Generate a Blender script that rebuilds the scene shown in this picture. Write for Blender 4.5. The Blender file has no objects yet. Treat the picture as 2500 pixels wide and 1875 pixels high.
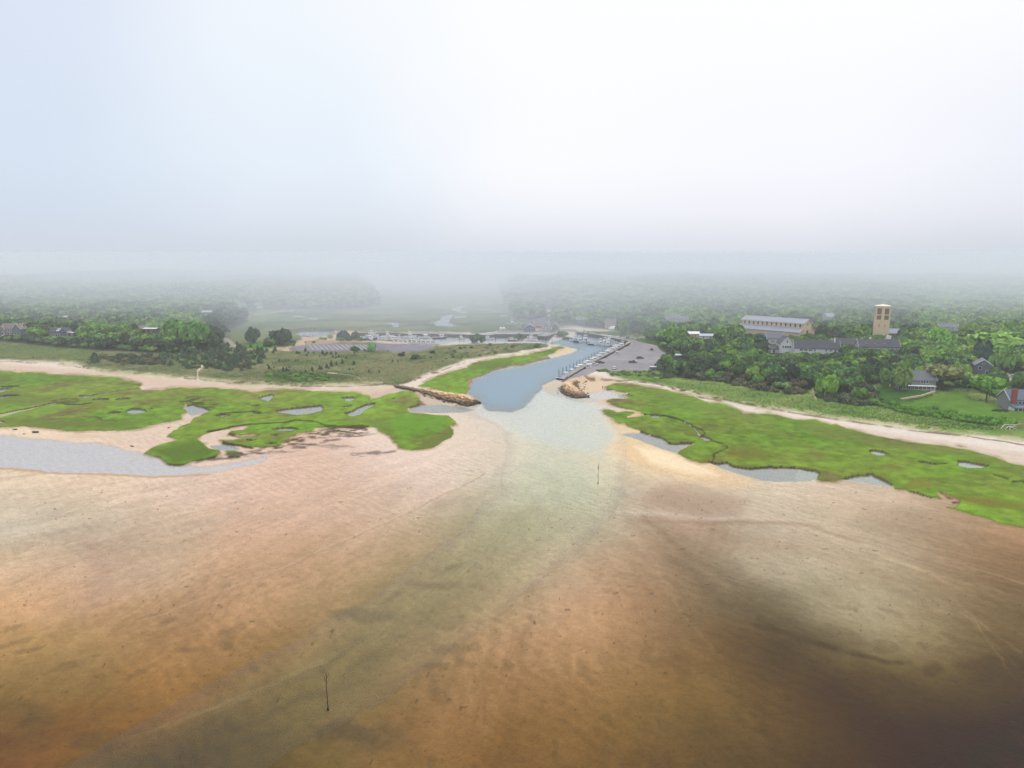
import bpy, bmesh, math, random
import numpy as np
from mathutils import Vector, Matrix
R = math.radians
S = bpy.context.scene
COL = S.collection
random.seed(7); RNG = np.random.default_rng(11)

# ------------------------------------------------------------------ camera
CAM_H = 70.0; FPX = 1665.0; PITCH = math.atan((937.5 - 640) / FPX)
cam = bpy.data.objects.new('camera', bpy.data.cameras.new('camera'))
cam.location = (0, 0, CAM_H); cam.rotation_euler = (math.pi / 2 - PITCH, 0, 0)
cam.data.sensor_width = 36; cam.data.lens = 36 * FPX / 2500
cam.data.clip_start = 0.5; cam.data.clip_end = 30000
COL.objects.link(cam); S.camera = cam

# ------------------------------------------------------------------ world: thin daylight sky behind a bright low cloud cover
def lin(c):
    c = np.asarray(c, float) / 255.0
    return np.where(c <= 0.04045, c / 12.92, ((c + 0.055) / 1.055) ** 2.4)
SUN_EL, SUN_AZ = R(48), R(35)          # from ahead and to the right
w = bpy.data.worlds.new("World"); S.world = w; w.use_nodes = True
nt = w.node_tree; nt.nodes.clear(); N = nt.nodes.new; LK = nt.links.new
def ramp(nt, pts, fac, interp='EASE'):
    r = nt.nodes.new('ShaderNodeValToRGB'); r.color_ramp.interpolation = interp
    el = r.color_ramp.elements
    while len(el) < len(pts): el.new(0.5)
    for e, (p, c) in zip(el, pts):
        e.position = p; e.color = tuple(c) + (1,) if len(c) == 3 else c
    nt.links.new(fac, r.inputs[0]); return r
tc = N('ShaderNodeTexCoord'); sx = N('ShaderNodeSeparateXYZ'); LK(tc.outputs['Generated'], sx.inputs[0])
nz = N('ShaderNodeTexNoise'); nz.inputs['Scale'].default_value = 2.2; nz.inputs['Detail'].default_value = 3; LK(tc.outputs['Generated'], nz.inputs['Vector'])
def math_(nt, op, a, b=None, c=None, clamp=False):
    m = nt.nodes.new('ShaderNodeMath'); m.operation = op; m.use_clamp = clamp
    for i, v in enumerate((a, b, c)):
        if v is None: continue
        if isinstance(v, (int, float)): m.inputs[i].default_value = v
        else: nt.links.new(v, m.inputs[i])
    return m.outputs[0]
def mixc(nt, fac, a, b, mode='MIX'):
    m = nt.nodes.new('ShaderNodeMix'); m.data_type = 'RGBA'; m.blend_type = mode
    if isinstance(fac, (int, float)): m.inputs[0].default_value = fac
    else: nt.links.new(fac, m.inputs[0])
    for i, v in ((6, a), (7, b)):
        if isinstance(v, (tuple, list, np.ndarray)): m.inputs[i].default_value = tuple(v)[:3] + (1,)
        else: nt.links.new(v, m.inputs[i])
    return m.outputs[2]
nn = math_(nt, 'MULTIPLY', math_(nt, 'SUBTRACT', nz.outputs[0], 0.5), 0.16)
xx = math_(nt, 'ADD', math_(nt, 'MULTIPLY_ADD', sx.outputs[0], 0.5, 0.5), nn)
zz = math_(nt, 'MULTIPLY_ADD', nn, 0.35, sx.outputs[2])
low = ramp(nt, [(0.0, lin((204, 213, 230))), (0.22, lin((208, 217, 232))), (0.36, lin((217, 224, 236))), (0.52, lin((231, 234, 245))), (0.66, lin((230, 231, 243))), (0.8, lin((221, 225, 237)))], xx)
mid = ramp(nt, [(0.0, lin((205, 216, 236))), (0.22, lin((216, 228, 243))), (0.36, lin((232, 241, 251))), (0.5, lin((252, 252, 255))), (0.7, lin((248, 248, 254))), (0.85, lin((234, 236, 247)))], xx)
hi = ramp(nt, [(0.0, lin((212, 220, 240))), (0.22, lin((222, 230, 247))), (0.36, lin((242, 248, 254))), (0.5, lin((255, 255, 255))), (1.0, lin((255, 255, 255)))], xx)
f1 = ramp(nt, [(0.0, (0, 0, 0)), (0.14, (1, 1, 1))], zz, 'EASE')
f2 = ramp(nt, [(0.10, (0, 0, 0)), (0.34, (1, 1, 1))], zz, 'EASE')
hz0 = ramp(nt, [(0.0, lin((205, 215, 227))), (0.3, lin((208, 217, 229))), (0.52, lin((218, 224, 234))), (0.66, lin((215, 221, 231))), (0.8, lin((208, 216, 227)))], xx)
f0 = ramp(nt, [(0.0, (0, 0, 0)), (0.075, (1, 1, 1))], zz, 'EASE')
skyc = mixc(nt, f2.outputs[0], mixc(nt, f1.outputs[0], mixc(nt, f0.outputs[0], hz0.outputs[0], low.outputs[0]), mid.outputs[0]), hi.outputs[0])
zen = ramp(nt, [(0.6, (1, 1, 1)), (0.95, (1, 1, 1))], zz)     # cloud is brightest overhead
zen.color_ramp.elements[1].color = (2.3, 2.36, 2.5, 1)
skyc = mixc(nt, 1.0, skyc, zen.outputs[0], 'MULTIPLY')
bg1 = N('ShaderNodeBackground'); LK(skyc, bg1.inputs[0]); bg1.inputs[1].default_value = 0.97
st = N('ShaderNodeTexSky'); st.sky_type = 'NISHITA'; st.sun_disc = False
st.sun_elevation = SUN_EL; st.sun_rotation = SUN_AZ
bg2 = N('ShaderNodeBackground'); LK(st.outputs[0], bg2.inputs[0]); bg2.inputs[1].default_value = 0.005
ad = N('ShaderNodeAddShader'); LK(bg1.outputs[0], ad.inputs[0]); LK(bg2.outputs[0], ad.inputs[1])
wo = N('ShaderNodeOutputWorld'); LK(ad.outputs[0], wo.inputs[0])
sl = bpy.data.lights.new('sun', 'SUN'); sl.energy = 1.1; sl.angle = R(14); sl.color = (1, 0.96, 0.9)
so = bpy.data.objects.new('sun', sl); COL.objects.link(so)
sd_ = Vector((math.sin(SUN_AZ) * math.cos(SUN_EL), math.cos(SUN_AZ) * math.cos(SUN_EL), math.sin(SUN_EL)))
so.rotation_euler = sd_.to_track_quat('Z', 'Y').to_euler()
S.view_settings.view_transform = 'Standard'; S.view_settings.look = 'None'
S.view_settings.exposure = 0.0; S.view_settings.gamma = 1.0
S.cycles.max_bounces = 6; S.cycles.diffuse_bounces = 2; S.cycles.glossy_bounces = 2
S.cycles.transmission_bounces = 2; S.cycles.volume_bounces = 1; S.cycles.transparent_max_bounces = 6
S.cycles.use_adaptive_sampling = False; S.cycles.denoising_prefilter = 'FAST'; S.cycles.denoising_input_passes = 'RGB_ALBEDO_NORMAL'
S.cycles.use_denoising = True; S.cycles.denoiser = 'OPENIMAGEDENOISE'
HAZE = 0.00020; FOG = 0.0021
HAZE_COL = (0.93, 0.96, 1.0)

# ------------------------------------------------------------------ pixel <-> world
cP, sP = math.cos(PITCH), math.sin(PITCH)
def at(px, py, z=0.0):
    x = (px - 1250) / FPX; y = (937.5 - py) / FPX
    dx, dy, dz = x, cP + y * sP, -sP + y * cP
    t = (z - CAM_H) / dz
    return dx * t, dy * t
def proj(x, y, z):
    zz = z - CAM_H
    f = y * cP - zz * sP; u = y * sP + zz * cP
    return 1250 + FPX * x / f, 937.5 - FPX * u / f
CR = {'C1': (0, 650, 3.3185), 'C2': (450, 650, 2.765), 'C3': (1150, 650, 3.6867), 'C4': (1600, 650, 4.0218),
      'C5': (2050, 650, 4.74), 'C6': (1250, 780, 5.53), 'C7': (1950, 850, 3.687), 'D1': (0, 1000, 1.7696),
      'D2': (1250, 1000, 1.7696), 'D3': (1300, 950, 3.6867), 'D4': (650, 680, 5.53), 'D5': (1000, 700, 5.53),
      'D6': (0, 750, 7.373), 'D7': (1780, 730, 4.9156), 'F': (0, 0, 0.8848), 'P': (0, 0, 1.0)}
def cv(c, pts):
    ox, oy, s = CR[c]
    return [(ox + a / s, oy + b / s) for a, b in pts]
def poly(*segs, z=0.0):
    out = []
    for c, pts in segs:
        for p in cv(c, pts):
            if z: x, y = at(p[0], p[1], z); p = proj(x, y, 0)
            out.append(p)
    return np.array(out)

# ------------------------------------------------------------------ noise
_T = np.random.default_rng(3).random((16, 256, 256))
def vnoise(x, y, s=0):
    T = _T[s % 16]; xf = np.floor(x); yf = np.floor(y); u = x - xf; v = y - yf
    u = u * u * (3 - 2 * u); v = v * v * (3 - 2 * v)
    i = xf.astype(np.int64) & 255; j = yf.astype(np.int64) & 255; i1 = (i + 1) & 255; j1 = (j + 1) & 255
    return (T[i, j] * (1 - u) + T[i1, j] * u) * (1 - v) + (T[i, j1] * (1 - u) + T[i1, j1] * u) * v
def fbm(x, y, o=4, s=0):
    a, t, n = 0.5, 0.0, 0.0
    for k in range(o):
        t = t + a * vnoise(x * 2 ** k + 17.3 * k, y * 2 ** k + 5.1 * k, s + k); n += a; a *= 0.5
    return t / n - 0.5

# ------------------------------------------------------------------ terrain grid (regular fan over the ground seen from above the bay)
gx = np.concatenate([np.arange(-900, -60, 14), np.arange(-60, 2560, 2.3), np.arange(2560, 3420, 14)])
gy = np.concatenate([np.array([644.5, 646, 648, 650.5, 653]), np.arange(655, 760, 1.6), np.arange(760, 1150, 1.35), np.arange(1150, 1450, 2.3), np.arange(1450, 1900, 3.6), np.arange(1900, 2700, 16)])
PX, PY = np.meshgrid(gx, gy)
WXm, WYm = at(PX, PY, 0.0)
n1 = fbm(WXm / 9, WYm / 9, 4, 1); n2 = fbm(WXm / 9, WYm / 9, 4, 6)
sc_ = np.clip((WYm) / 400, 0.4, 1.6)
QX, QY = proj(WXm + n1 * 6 * sc_, WYm + n2 * 9 * sc_, 0)      # gently wandering outlines
QX2, QY2 = proj(WXm + n1 * 2.5, WYm + n2 * 3.5, 0)
def sub(P, m):
    c0, c1 = np.searchsorted(gx, [P[:, 0].min() - m, P[:, 0].max() + m]); r0, r1 = np.searchsorted(gy, [P[:, 1].min() - m, P[:, 1].max() + m])
    return slice(max(r0 - 1, 0), r1 + 1), slice(max(c0 - 1, 0), c1 + 1)
def segd(X, Y, a, b):
    dx, dy = b[0] - a[0], b[1] - a[1]; L = dx * dx + dy * dy + 1e-9
    t = np.clip(((X - a[0]) * dx + (Y - a[1]) * dy) / L, 0, 1)
    return (X - a[0] - t * dx) ** 2 + (Y - a[1] - t * dy) ** 2
def sdpoly(P, m=30, wob=1):
    sl_ = sub(P, m + 12); A, B = ((QX, QY), (QX2, QY2), (PX, PY))[{1: 0, 0.5: 1, 0: 2}[wob]]
    X, Y = A[sl_], B[sl_]; d = np.full(X.shape, 1e9); ins = np.zeros(X.shape, bool)
    for i in range(len(P)):
        a, b = P[i - 1], P[i]
        d = np.minimum(d, segd(X, Y, a, b))
        if a[1] != b[1]:
            ins ^= ((a[1] > Y) != (b[1] > Y)) & (X < (b[0] - a[0]) * (Y - a[1]) / (b[1] - a[1]) + a[0])
    out = np.full(PX.shape, -1e3); d = np.sqrt(d); out[sl_] = np.where(ins, d, -d); return out
def mpoly(P, f=1.6, m=30, wob=1):
    s = sdpoly(P, max(m, f), wob); return np.clip(s / f + 0.5, 0, 1)
def mstroke(P, wd, f=1.5, wob=1):
    wd = np.broadcast_to(np.asarray(wd, float), (len(P),)); sl_ = sub(P, wd.max() + f + 14)
    A, B = ((QX, QY), (QX2, QY2), (PX, PY))[{1: 0, 0.5: 1, 0: 2}[wob]]
    X, Y = A[sl_], B[sl_]; o = np.zeros(X.shape)
    for i in range(1, len(P)):
        o = np.maximum(o, np.clip(((wd[i] + wd[i - 1]) / 2 - np.sqrt(segd(X, Y, P[i - 1], P[i]))) / f + 0.5, 0, 1))
    out = np.zeros(PX.shape); out[sl_] = o; return out
C = np.zeros(PX.shape + (3,)); Z = np.zeros(PX.shape); WET = np.ones(PX.shape)
def paint(m, c, op=1.0):
    c = np.array(c, float) if np.ndim(c) == 1 else c
    C[:] = C + (c - C) * (m * op)[..., None]
def setz(m, z): Z[:] = Z + (z - Z) * m
def setwet(m, v): WET[:] = WET + (v - WET) * m

# --- tidal flats: sediment colour, with sky tint and vignetted corners painted in
ctl = [(-60,1040,215,185,155),(50,1040,218,188,158),(300,1050,218,192,166),(600,1040,224,196,182),(800,1030,222,192,180),(950,950,224,202,182),(1040,950,218,200,182),
(50,1120,192,184,162),(200,1110,197,184,168),(500,1110,208,178,160),(800,1100,210,174,152),(950,1060,208,182,168),(30,1180,218,198,172),(130,1200,208,186,160),(230,1220,172,146,132),
(330,1190,188,174,148),(500,1200,198,162,132),(700,1170,198,162,136),(850,1130,194,164,138),(50,1290,208,160,108),(220,1300,178,142,116),(400,1280,184,142,106),(600,1270,184,144,108),(750,1240,174,140,112),
(50,1400,168,132,86),(200,1420,162,130,80),(400,1400,164,122,74),(600,1370,154,116,74),(800,1300,146,122,88),(950,1200,158,142,112),(50,1500,130,106,64),(200,1500,136,112,64),(350,1480,148,106,58),(500,1480,126,100,60),
(700,1430,120,104,68),(900,1350,132,120,84),(50,1600,122,88,42),(200,1590,152,100,44),(150,1650,138,88,36),(350,1600,96,80,46),(500,1550,96,85,48),(700,1530,106,92,56),(600,1640,108,92,58),(850,1480,132,115,76),
(760,1600,152,120,84),(900,1500,162,140,104),(1000,1400,172,152,120),(1100,1300,178,162,136),(1180,1210,188,172,146),(1000,1500,172,130,94),(1000,1620,152,112,70),(1150,1400,194,144,108),(1250,1250,200,156,124),
(1320,1230,200,156,124),(1300,1400,168,122,84),(1200,1550,148,105,64),(1400,1350,150,114,78),(1400,1500,132,98,58),(1450,1600,116,85,48),(1300,1640,126,90,54),(1550,1500,116,90,54),(1650,1620,82,56,26),(1600,1560,110,84,48),
(1240,1000,184,188,176),(1270,1100,178,178,162),(1150,1100,162,162,140),(1100,1180,146,140,112),(1400,980,238,216,174),(1350,960,222,186,140),(1500,1010,234,206,164),(1450,1040,206,182,162),(1600,1050,208,178,138),(1330,1020,192,188,186),
(1430,1090,166,140,122),(1560,1100,166,142,126),(1400,1060,192,176,166),(1350,1110,192,180,162),(1600,1122,202,186,160),(1750,1100,192,166,140),(1850,1080,198,166,134),(1950,1120,192,160,128),(1400,1150,162,130,110),(1500,1160,140,108,90),
(1600,1150,166,138,114),(1750,1160,168,136,110),(1500,1200,140,114,92),(1450,1240,118,102,84),(1700,1190,204,192,166),(1650,1250,194,182,156),(1820,1180,156,124,92),(2000,1130,192,160,128),(2150,1170,188,134,86),(2000,1190,150,130,104),
(2100,1250,130,108,82),(2230,1220,162,114,72),(1550,1320,86,76,60),(1650,1320,136,126,102),(1500,1280,96,86,68),(1800,1280,188,178,146),(1950,1290,162,148,114),(2050,1270,130,102,66),(2230,1350,110,74,42),(1650,1400,86,68,44),
(1750,1420,60,46,32),(1900,1400,136,126,92),(1850,1370,162,152,118),(2050,1400,146,136,100),(2230,1430,106,90,58),(1800,1480,70,46,22),(1950,1500,92,82,52),(2100,1460,104,80,48),(2000,1560,54,36,16),(2150,1600,32,20,10),
(1850,1600,72,48,20),(2230,1540,42,28,12),(1700,1520,104,78,46),(1150,900,196,200,196),(900,1000,224,200,188),(400,960,215,192,172),(1700,1060,200,176,150),(1820,1010,196,178,160)]
ctl = [c_ for c_ in ctl if c_[1] < 1012]
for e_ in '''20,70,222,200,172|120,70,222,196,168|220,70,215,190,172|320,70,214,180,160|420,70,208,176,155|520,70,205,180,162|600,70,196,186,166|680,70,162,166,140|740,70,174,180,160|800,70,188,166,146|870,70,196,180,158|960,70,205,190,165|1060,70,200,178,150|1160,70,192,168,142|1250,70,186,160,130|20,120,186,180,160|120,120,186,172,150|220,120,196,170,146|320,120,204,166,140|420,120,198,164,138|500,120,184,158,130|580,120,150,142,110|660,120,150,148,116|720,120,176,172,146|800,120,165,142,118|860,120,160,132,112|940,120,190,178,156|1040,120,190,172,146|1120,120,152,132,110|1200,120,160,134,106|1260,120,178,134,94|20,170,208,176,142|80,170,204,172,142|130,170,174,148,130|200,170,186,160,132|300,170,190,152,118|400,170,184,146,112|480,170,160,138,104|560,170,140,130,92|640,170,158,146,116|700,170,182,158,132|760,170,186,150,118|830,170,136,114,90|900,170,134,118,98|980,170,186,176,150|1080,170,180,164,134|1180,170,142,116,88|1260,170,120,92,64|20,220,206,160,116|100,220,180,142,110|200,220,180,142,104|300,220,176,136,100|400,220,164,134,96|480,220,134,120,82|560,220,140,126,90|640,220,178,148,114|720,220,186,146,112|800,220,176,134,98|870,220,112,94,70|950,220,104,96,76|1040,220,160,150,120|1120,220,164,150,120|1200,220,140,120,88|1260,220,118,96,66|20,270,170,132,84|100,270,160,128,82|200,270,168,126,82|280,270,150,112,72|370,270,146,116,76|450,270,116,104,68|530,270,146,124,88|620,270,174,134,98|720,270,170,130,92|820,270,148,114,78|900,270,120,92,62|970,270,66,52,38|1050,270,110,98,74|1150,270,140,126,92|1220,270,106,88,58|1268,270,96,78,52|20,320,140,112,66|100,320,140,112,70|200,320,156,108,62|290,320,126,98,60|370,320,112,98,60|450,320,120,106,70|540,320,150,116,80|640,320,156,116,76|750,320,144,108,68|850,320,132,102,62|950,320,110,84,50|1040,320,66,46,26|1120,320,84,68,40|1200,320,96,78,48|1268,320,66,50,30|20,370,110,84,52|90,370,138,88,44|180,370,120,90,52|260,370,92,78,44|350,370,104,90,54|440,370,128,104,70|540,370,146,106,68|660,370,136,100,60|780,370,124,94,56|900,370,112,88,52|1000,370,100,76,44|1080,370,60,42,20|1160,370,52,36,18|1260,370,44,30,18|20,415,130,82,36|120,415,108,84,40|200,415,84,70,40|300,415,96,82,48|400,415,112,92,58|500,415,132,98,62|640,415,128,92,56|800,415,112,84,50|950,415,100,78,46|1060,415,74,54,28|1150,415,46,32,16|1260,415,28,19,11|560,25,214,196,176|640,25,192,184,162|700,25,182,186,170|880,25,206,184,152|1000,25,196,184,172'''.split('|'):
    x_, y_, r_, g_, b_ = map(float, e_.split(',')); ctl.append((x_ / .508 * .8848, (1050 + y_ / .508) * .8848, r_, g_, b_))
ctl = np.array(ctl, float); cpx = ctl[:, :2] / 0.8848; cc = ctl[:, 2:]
warpx = PX + fbm(WXm / 14, WYm / 20, 4, 3) * 90; warpy = PY + fbm(WXm / 14, WYm / 20, 4, 9) * 55
def shepard(X, Y):
    W = np.zeros(X.shape); A = np.zeros(X.shape + (3,))
    for (a, b), c in zip(cpx, cc):
        q = np.exp(-(((X - a) / 84) ** 2 + ((Y - b) / 46) ** 2) / 2) + 3e-4 / (1 + ((X - a) ** 2 + (Y - b) ** 2) / 9000.)**2
        W += q; A += q[..., None] * c
    return A / W[..., None]
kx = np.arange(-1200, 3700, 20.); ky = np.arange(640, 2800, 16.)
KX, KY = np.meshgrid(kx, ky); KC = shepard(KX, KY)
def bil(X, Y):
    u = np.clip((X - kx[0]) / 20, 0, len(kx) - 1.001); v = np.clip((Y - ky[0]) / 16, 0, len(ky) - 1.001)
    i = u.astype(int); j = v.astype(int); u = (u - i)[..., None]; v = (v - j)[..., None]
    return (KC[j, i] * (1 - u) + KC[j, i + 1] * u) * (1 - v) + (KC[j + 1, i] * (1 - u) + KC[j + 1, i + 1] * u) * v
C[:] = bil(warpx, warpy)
# streaks that fan out from the mouth of the creek, patches and speckle
dxm, dym = WXm - 4, 300 - WYm; rr = np.hypot(dxm, dym); ph = np.arctan2(dxm, dym)
st1 = fbm(ph * 26 + fbm(WXm / 25, WYm / 25, 3, 2) * 2.5, rr / 45, 4, 4)
st2 = fbm(ph * 70 + fbm(WXm / 12, WYm / 12, 3, 5) * 4, rr / 16, 4, 8)
pt = fbm(WXm / 7, WYm / 5, 5, 7)
flat = np.clip((PY - 1040) / 120, 0, 1)
C *= (1 + ((st1 * 0.16 + st2 * 0.11) * np.clip(rr / 160 - .15, 0, 1) + pt * 0.08 + fbm(WXm / 1.6, WYm / 1.2, 3, 9) * .10) * (0.35 + 0.65 * flat))[..., None]
rdg = 1 - np.abs(fbm(ph * 60 + fbm(WXm / 14, WYm / 14, 3, 5) * 5, rr / 26, 3, 13)) * 9; rdg = np.clip(rdg, 0, 1) * np.clip(fbm(WXm / 22, WYm / 16, 3, 6) * 5 + .1, 0, 1) * np.clip(rr / 120 - .4, 0, 1)
paint(rdg * (PY > 1000), C * .86, .45)
dk = np.clip((pt + st2 * 0.8 - 0.17) / 0.12, 0, 1) * np.clip((PY - 1250) / 300, 0, 1)
paint(dk, (88, 74, 56), 0.28)
Z[:] = 0.09 + fbm(WXm / 20, WYm / 20, 3, 10) * 0.08
FL = lambda c, pts: poly((c, pts))
# olive drift of the main channel
ch = mpoly(FL('F', [(1060,880),(1180,860),(1290,900),(1335,960),(1335,1050),(1300,1110),(1230,1190),(1100,1290),(960,1400),(820,1500),(620,1610),(480,1720),(60,1720),(300,1580),(600,1420),(820,1300),(1000,1160),(1090,1070),(1112,990),(1105,930)]), 70, 60)
setz(ch, Z - 0.42)
paint(ch * (0.5 + 0.5 * np.clip(st1 * 4 + .5, 0, 1)), C * np.array([0.97, 0.99, 0.95]), 1)
# sand ridges (thin pale lines), dark weed patches
paint(mstroke(FL('F', [(1085,985),(1050,1015),(990,1050),(900,1095),(800,1145),(700,1185),(600,1230),(480,1280),(330,1330)]), [3,3,3,3,2.5,2,2,1.5,1], 6), (210, 186, 160), 0.30)
paint(mstroke(FL('F', [(1045,1022),(985,1056),(895,1101),(795,1151),(695,1191),(595,1236)]), 1.0, 2.5), (130, 110, 92), 0.35)
paint(mstroke(FL('F', [(1220,1175),(1300,1185),(1360,1200),(1420,1240),(1460,1310),(1520,1380),(1560,1420)]), [2,3,3,3,2,2,1], 8), (196, 168, 134), 0.14)
paint(mstroke(FL('F', [(1330,1106),(1400,1108),(1500,1118),(1580,1122),(1700,1124)]), [1,4,5,4,1], 9), (205, 196, 184), 0.45)
def soft(pts, w_, f_, c_, o_): paint(mstroke(FL('F', pts), w_, f_) * np.clip(.75 + st1 * 2.2 + pt * 1.5, 0, 1), c_, o_)
soft([(1560,1160),(1750,1185),(1900,1240),(2050,1300),(2230,1370)], 8, 80, (124, 98, 74), .5)
soft([(1460,1215),(1560,1300),(1680,1350),(1800,1400)], 8, 60, (84, 74, 60), .45)
GQ = lambda pts: [(x / .508 * .8848, (1050 + y / .508) * .8848) for x, y in pts]
soft(GQ([(940,235),(990,262),(1050,275),(1110,288)]), 2, 14, (64, 52, 40), .42)
soft(GQ([(800,110),(850,150),(900,185),(960,225),(1010,260)]), 2, 26, (96, 80, 64), .5)
soft(GQ([(830,190),(868,238),(900,272)]), 1, 8, (120, 96, 66), .6)
for k_ in range(9): soft(GQ([(690 - k_ * 9, 70 + k_ * 6), (600 - k_ * 14, 165 + k_ * 9), (480 - k_ * 22, 250 + k_ * 10), (330 - k_ * 30, 330 + k_ * 9)]), .8, 7, (104, 98, 70) if k_ % 2 else (156, 148, 118), .28)
for k_ in range(7): soft(GQ([(770 + k_ * 12, 60 + k_ * 4), (900 + k_ * 22, 90 + k_ * 8), (1080 + k_ * 22, 130 + k_ * 18), (1270, 190 + k_ * 22)]), .8, 7, (150, 124, 100) if k_ % 2 else (206, 190, 164), .25)
for p_ in ([(760,1440),(830,1390),(930,1330)], [(540,1560),(660,1500),(800,1465)], [(300,1665),(450,1610),(620,1575)], [(620,1480),(700,1440),(780,1370)], [(830,1300),(900,1250),(990,1215)]): soft(p_, 3, 22, (76, 70, 50), .5)
soft([(60,1640),(200,1600),(300,1560),(380,1540)], 6, 50, (160, 98, 40), .5)
soft([(640,1110),(560,1120),(430,1135),(380,1140)], 2, 20, (150, 136, 136), .4); soft([(520,1060),(510,1090),(470,1130),(420,1150)], 2, 12, (180, 180, 182), .4)
paint(mstroke(FL('F', [(1380,1126),(1500,1130),(1620,1130),(1750,1136),(1850,1170)]), [2,4,5,4,2], 8), (150, 118, 100), 0.5)
for x in (1500, 1530, 1560, 1590): paint(mstroke(FL('F', [(x+12,1130),(x+4,1165),(x-20,1205)]), 3, 16), (126, 98, 82), 0.18)
paint(mpoly(FL('F', [(1330,962),(1370,950),(1430,968),(1520,1000),(1600,1028),(1640,1052),(1560,1052),(1460,1030),(1380,1010),(1335,985)]), 24, 30), (226, 192, 144), 0.6)
paint(mpoly(FL('F', [(1368,965),(1420,972),(1510,1006),(1560,1030),(1480,1022),(1400,1000)]), 14, 30), (246, 226, 190), 0.7)
paint(mpoly(FL('F', [(1440,1050),(1560,1066),(1620,1084),(1600,1108),(1500,1108),(1400,1096),(1390,1074)]), 30, 30), (158, 132, 116), 0.5)
paint(mstroke(FL('F', [(1560,1330),(1700,1370),(1800,1405),(1900,1425),(1960,1432)]), [1,5,4,4,6], 10) * np.clip(.6 + pt * 3, 0, 1), (64, 50, 40), 0.5)
for p in ((2008,1443,16,10),(2130,1450,34,20),(1290,0,1,1),(400,1408,22,8),(540,1450,12,8),(75,1548,34,20),(210,1600,44,15),(800,1330,60,10),(920,1260,45,8),(480,1395,14,8),(820,1585,50,22),(300,1640,60,16),(750,1580,45,14)):
    q = np.sqrt(((QX - p[0] / .8848) / (p[2] * 1.3)) ** 2 + ((QY - p[1] / .8848) / (p[3] * 1.3)) ** 2)
    paint(np.clip(1.5 - q + pt * 2.2, 0, 1) * (q < 2.2), (80, 74, 66) if p[0] < 1500 else (66, 50, 36), 0.32)
# scattered weed scraps / shells
scr = np.clip((vnoise(WXm * 1.1, WYm * 1.1, 12) - 0.94) / 0.03, 0, 1) * (PY > 1180)
paint(scr, (80, 66, 50), 0.55)
paint(mpoly(FL('F', [(130,1160),(190,1165),(240,1210),(250,1260),(190,1330),(150,1340),(210,1270),(215,1220)]), 22, 30), (168, 136, 122), 0.3)

# --- left grey tidal pool, its pale sheen painted into the bed colour
lp = mpoly(FL('D1', [(-700,60),(-100,95),(0,108),(150,125),(350,140),(500,160),(620,185),(700,225),(800,244),(900,244),(1000,232),(1150,205),(1120,235),(900,270),(750,284),(600,285),(400,275),(200,270),(0,255),(-100,250),(-700,230)]), 7, 20)
setz(lp, -0.22); paint(lp, (178, 179, 183), 1)
lpr = mstroke(FL('D1', [(-100,246),(0,257),(200,273),(400,279),(600,288),(750,290),(900,280)]), 3, 4); paint(lpr, (190, 150, 110), 0.7); setz(lpr, 0.02)

# --- beaches
beachL = mpoly(poly(('C1', [(-1500,690),(-300,738),(0,752),(200,765),(400,770),(560,770),(700,800),(760,830),(850,850),(960,860),(1100,870),(1280,880),(1400,895),(1600,905),(1800,920),(2000,945)]),
   ('C2', [(200,770),(400,795),(600,800),(800,805),(1000,800),(1200,800),(1430,800),(1520,780),(1640,720),(1800,665),(1930,620),(2080,600)]), ('C3', [(230,815),(560,755),(690,735),(720,715),(820,712),(840,735)]),
   ('C2', [(2212,640),(1990,700),(1800,760),(1640,830),(1720,870),(1800,905),(1850,925),(1700,930),(1600,940),(1560,960),(1300,960),(1000,900)]), ('C1', [(2157,1060),(1600,1040),(1000,1000),(500,930),(0,870),(-300,880),(-1500,830)]), z=0.8), 3, 30)
setz(beachL, 0.75); paint(beachL, (224, 208, 192)); setwet(beachL, 0.15)
wetb = mpoly(poly(('C1', [(-300,790),(0,800),(300,815),(700,845),(1000,880),(1500,930),(2157,985)]), ('C2', [(560,820),(1000,835),(1420,815),(1500,830),(1700,850),(1900,960),(1300,960)]), ('C1', [(2157,1060),(0,900),(-300,880)]), z=.5), 8, 30)
paint(wetb, (206, 178, 156), 0.75); setwet(wetb, 0.7)
jl = mpoly(FL('C2', [(1260,880),(1380,840),(1450,815),(1560,850),(1700,890),(1850,930),(1700,940),(1600,945),(1540,960),(1500,900),(1400,850),(1290,905)]), 3, 20)
paint(jl, (198, 178, 160)); setz(jl, 0.12); setwet(jl, 0.8)
beachR = mpoly(poly(('C6', [(640,835),(780,790),(920,780),(1040,740),(1150,700),(1250,690),(1330,700),(1260,740),(1300,770),(1450,785),(1600,810),(1800,835),(1950,850),(2212,905)]), ('C4', [(350,1228),(500,1258),(650,1308),(800,1343),(1000,1373),(1200,1393),(1400,1413),(1600,1458),(1800,1488)]),
   ('C7', [(640,655),(800,670),(1000,700),(1200,735),(1400,755),(1600,770),(1800,790),(2028,820),(2300,845),(4000,1000),(4000,1300),(2300,1120),(1900,1060),(1400,960),(800,850),(300,760)]), ('C4', [(800,1480),(400,1360),(0,1290)]), ('C6', [(1700,980),(1300,900),(1250,960),(1000,1020),(1020,900),(880,860)]), z=0.7), 3, 30)
setz(beachR, 0.7); paint(beachR, (226, 214, 200)); setwet(beachR, 0.15)
br2 = mpoly(poly(('C4', [(0,1195),(300,1240),(500,1330),(900,1420),(1300,1470)]), ('C7', [(300,680),(800,770),(1300,840),(1800,920),(2300,960),(2300,1120),(1400,960),(300,760)]), ('C4', [(800,1480),(0,1290)]), z=.5), 7, 30)
paint(br2, (208, 190, 170), 0.8); setwet(br2, 0.6)
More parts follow.
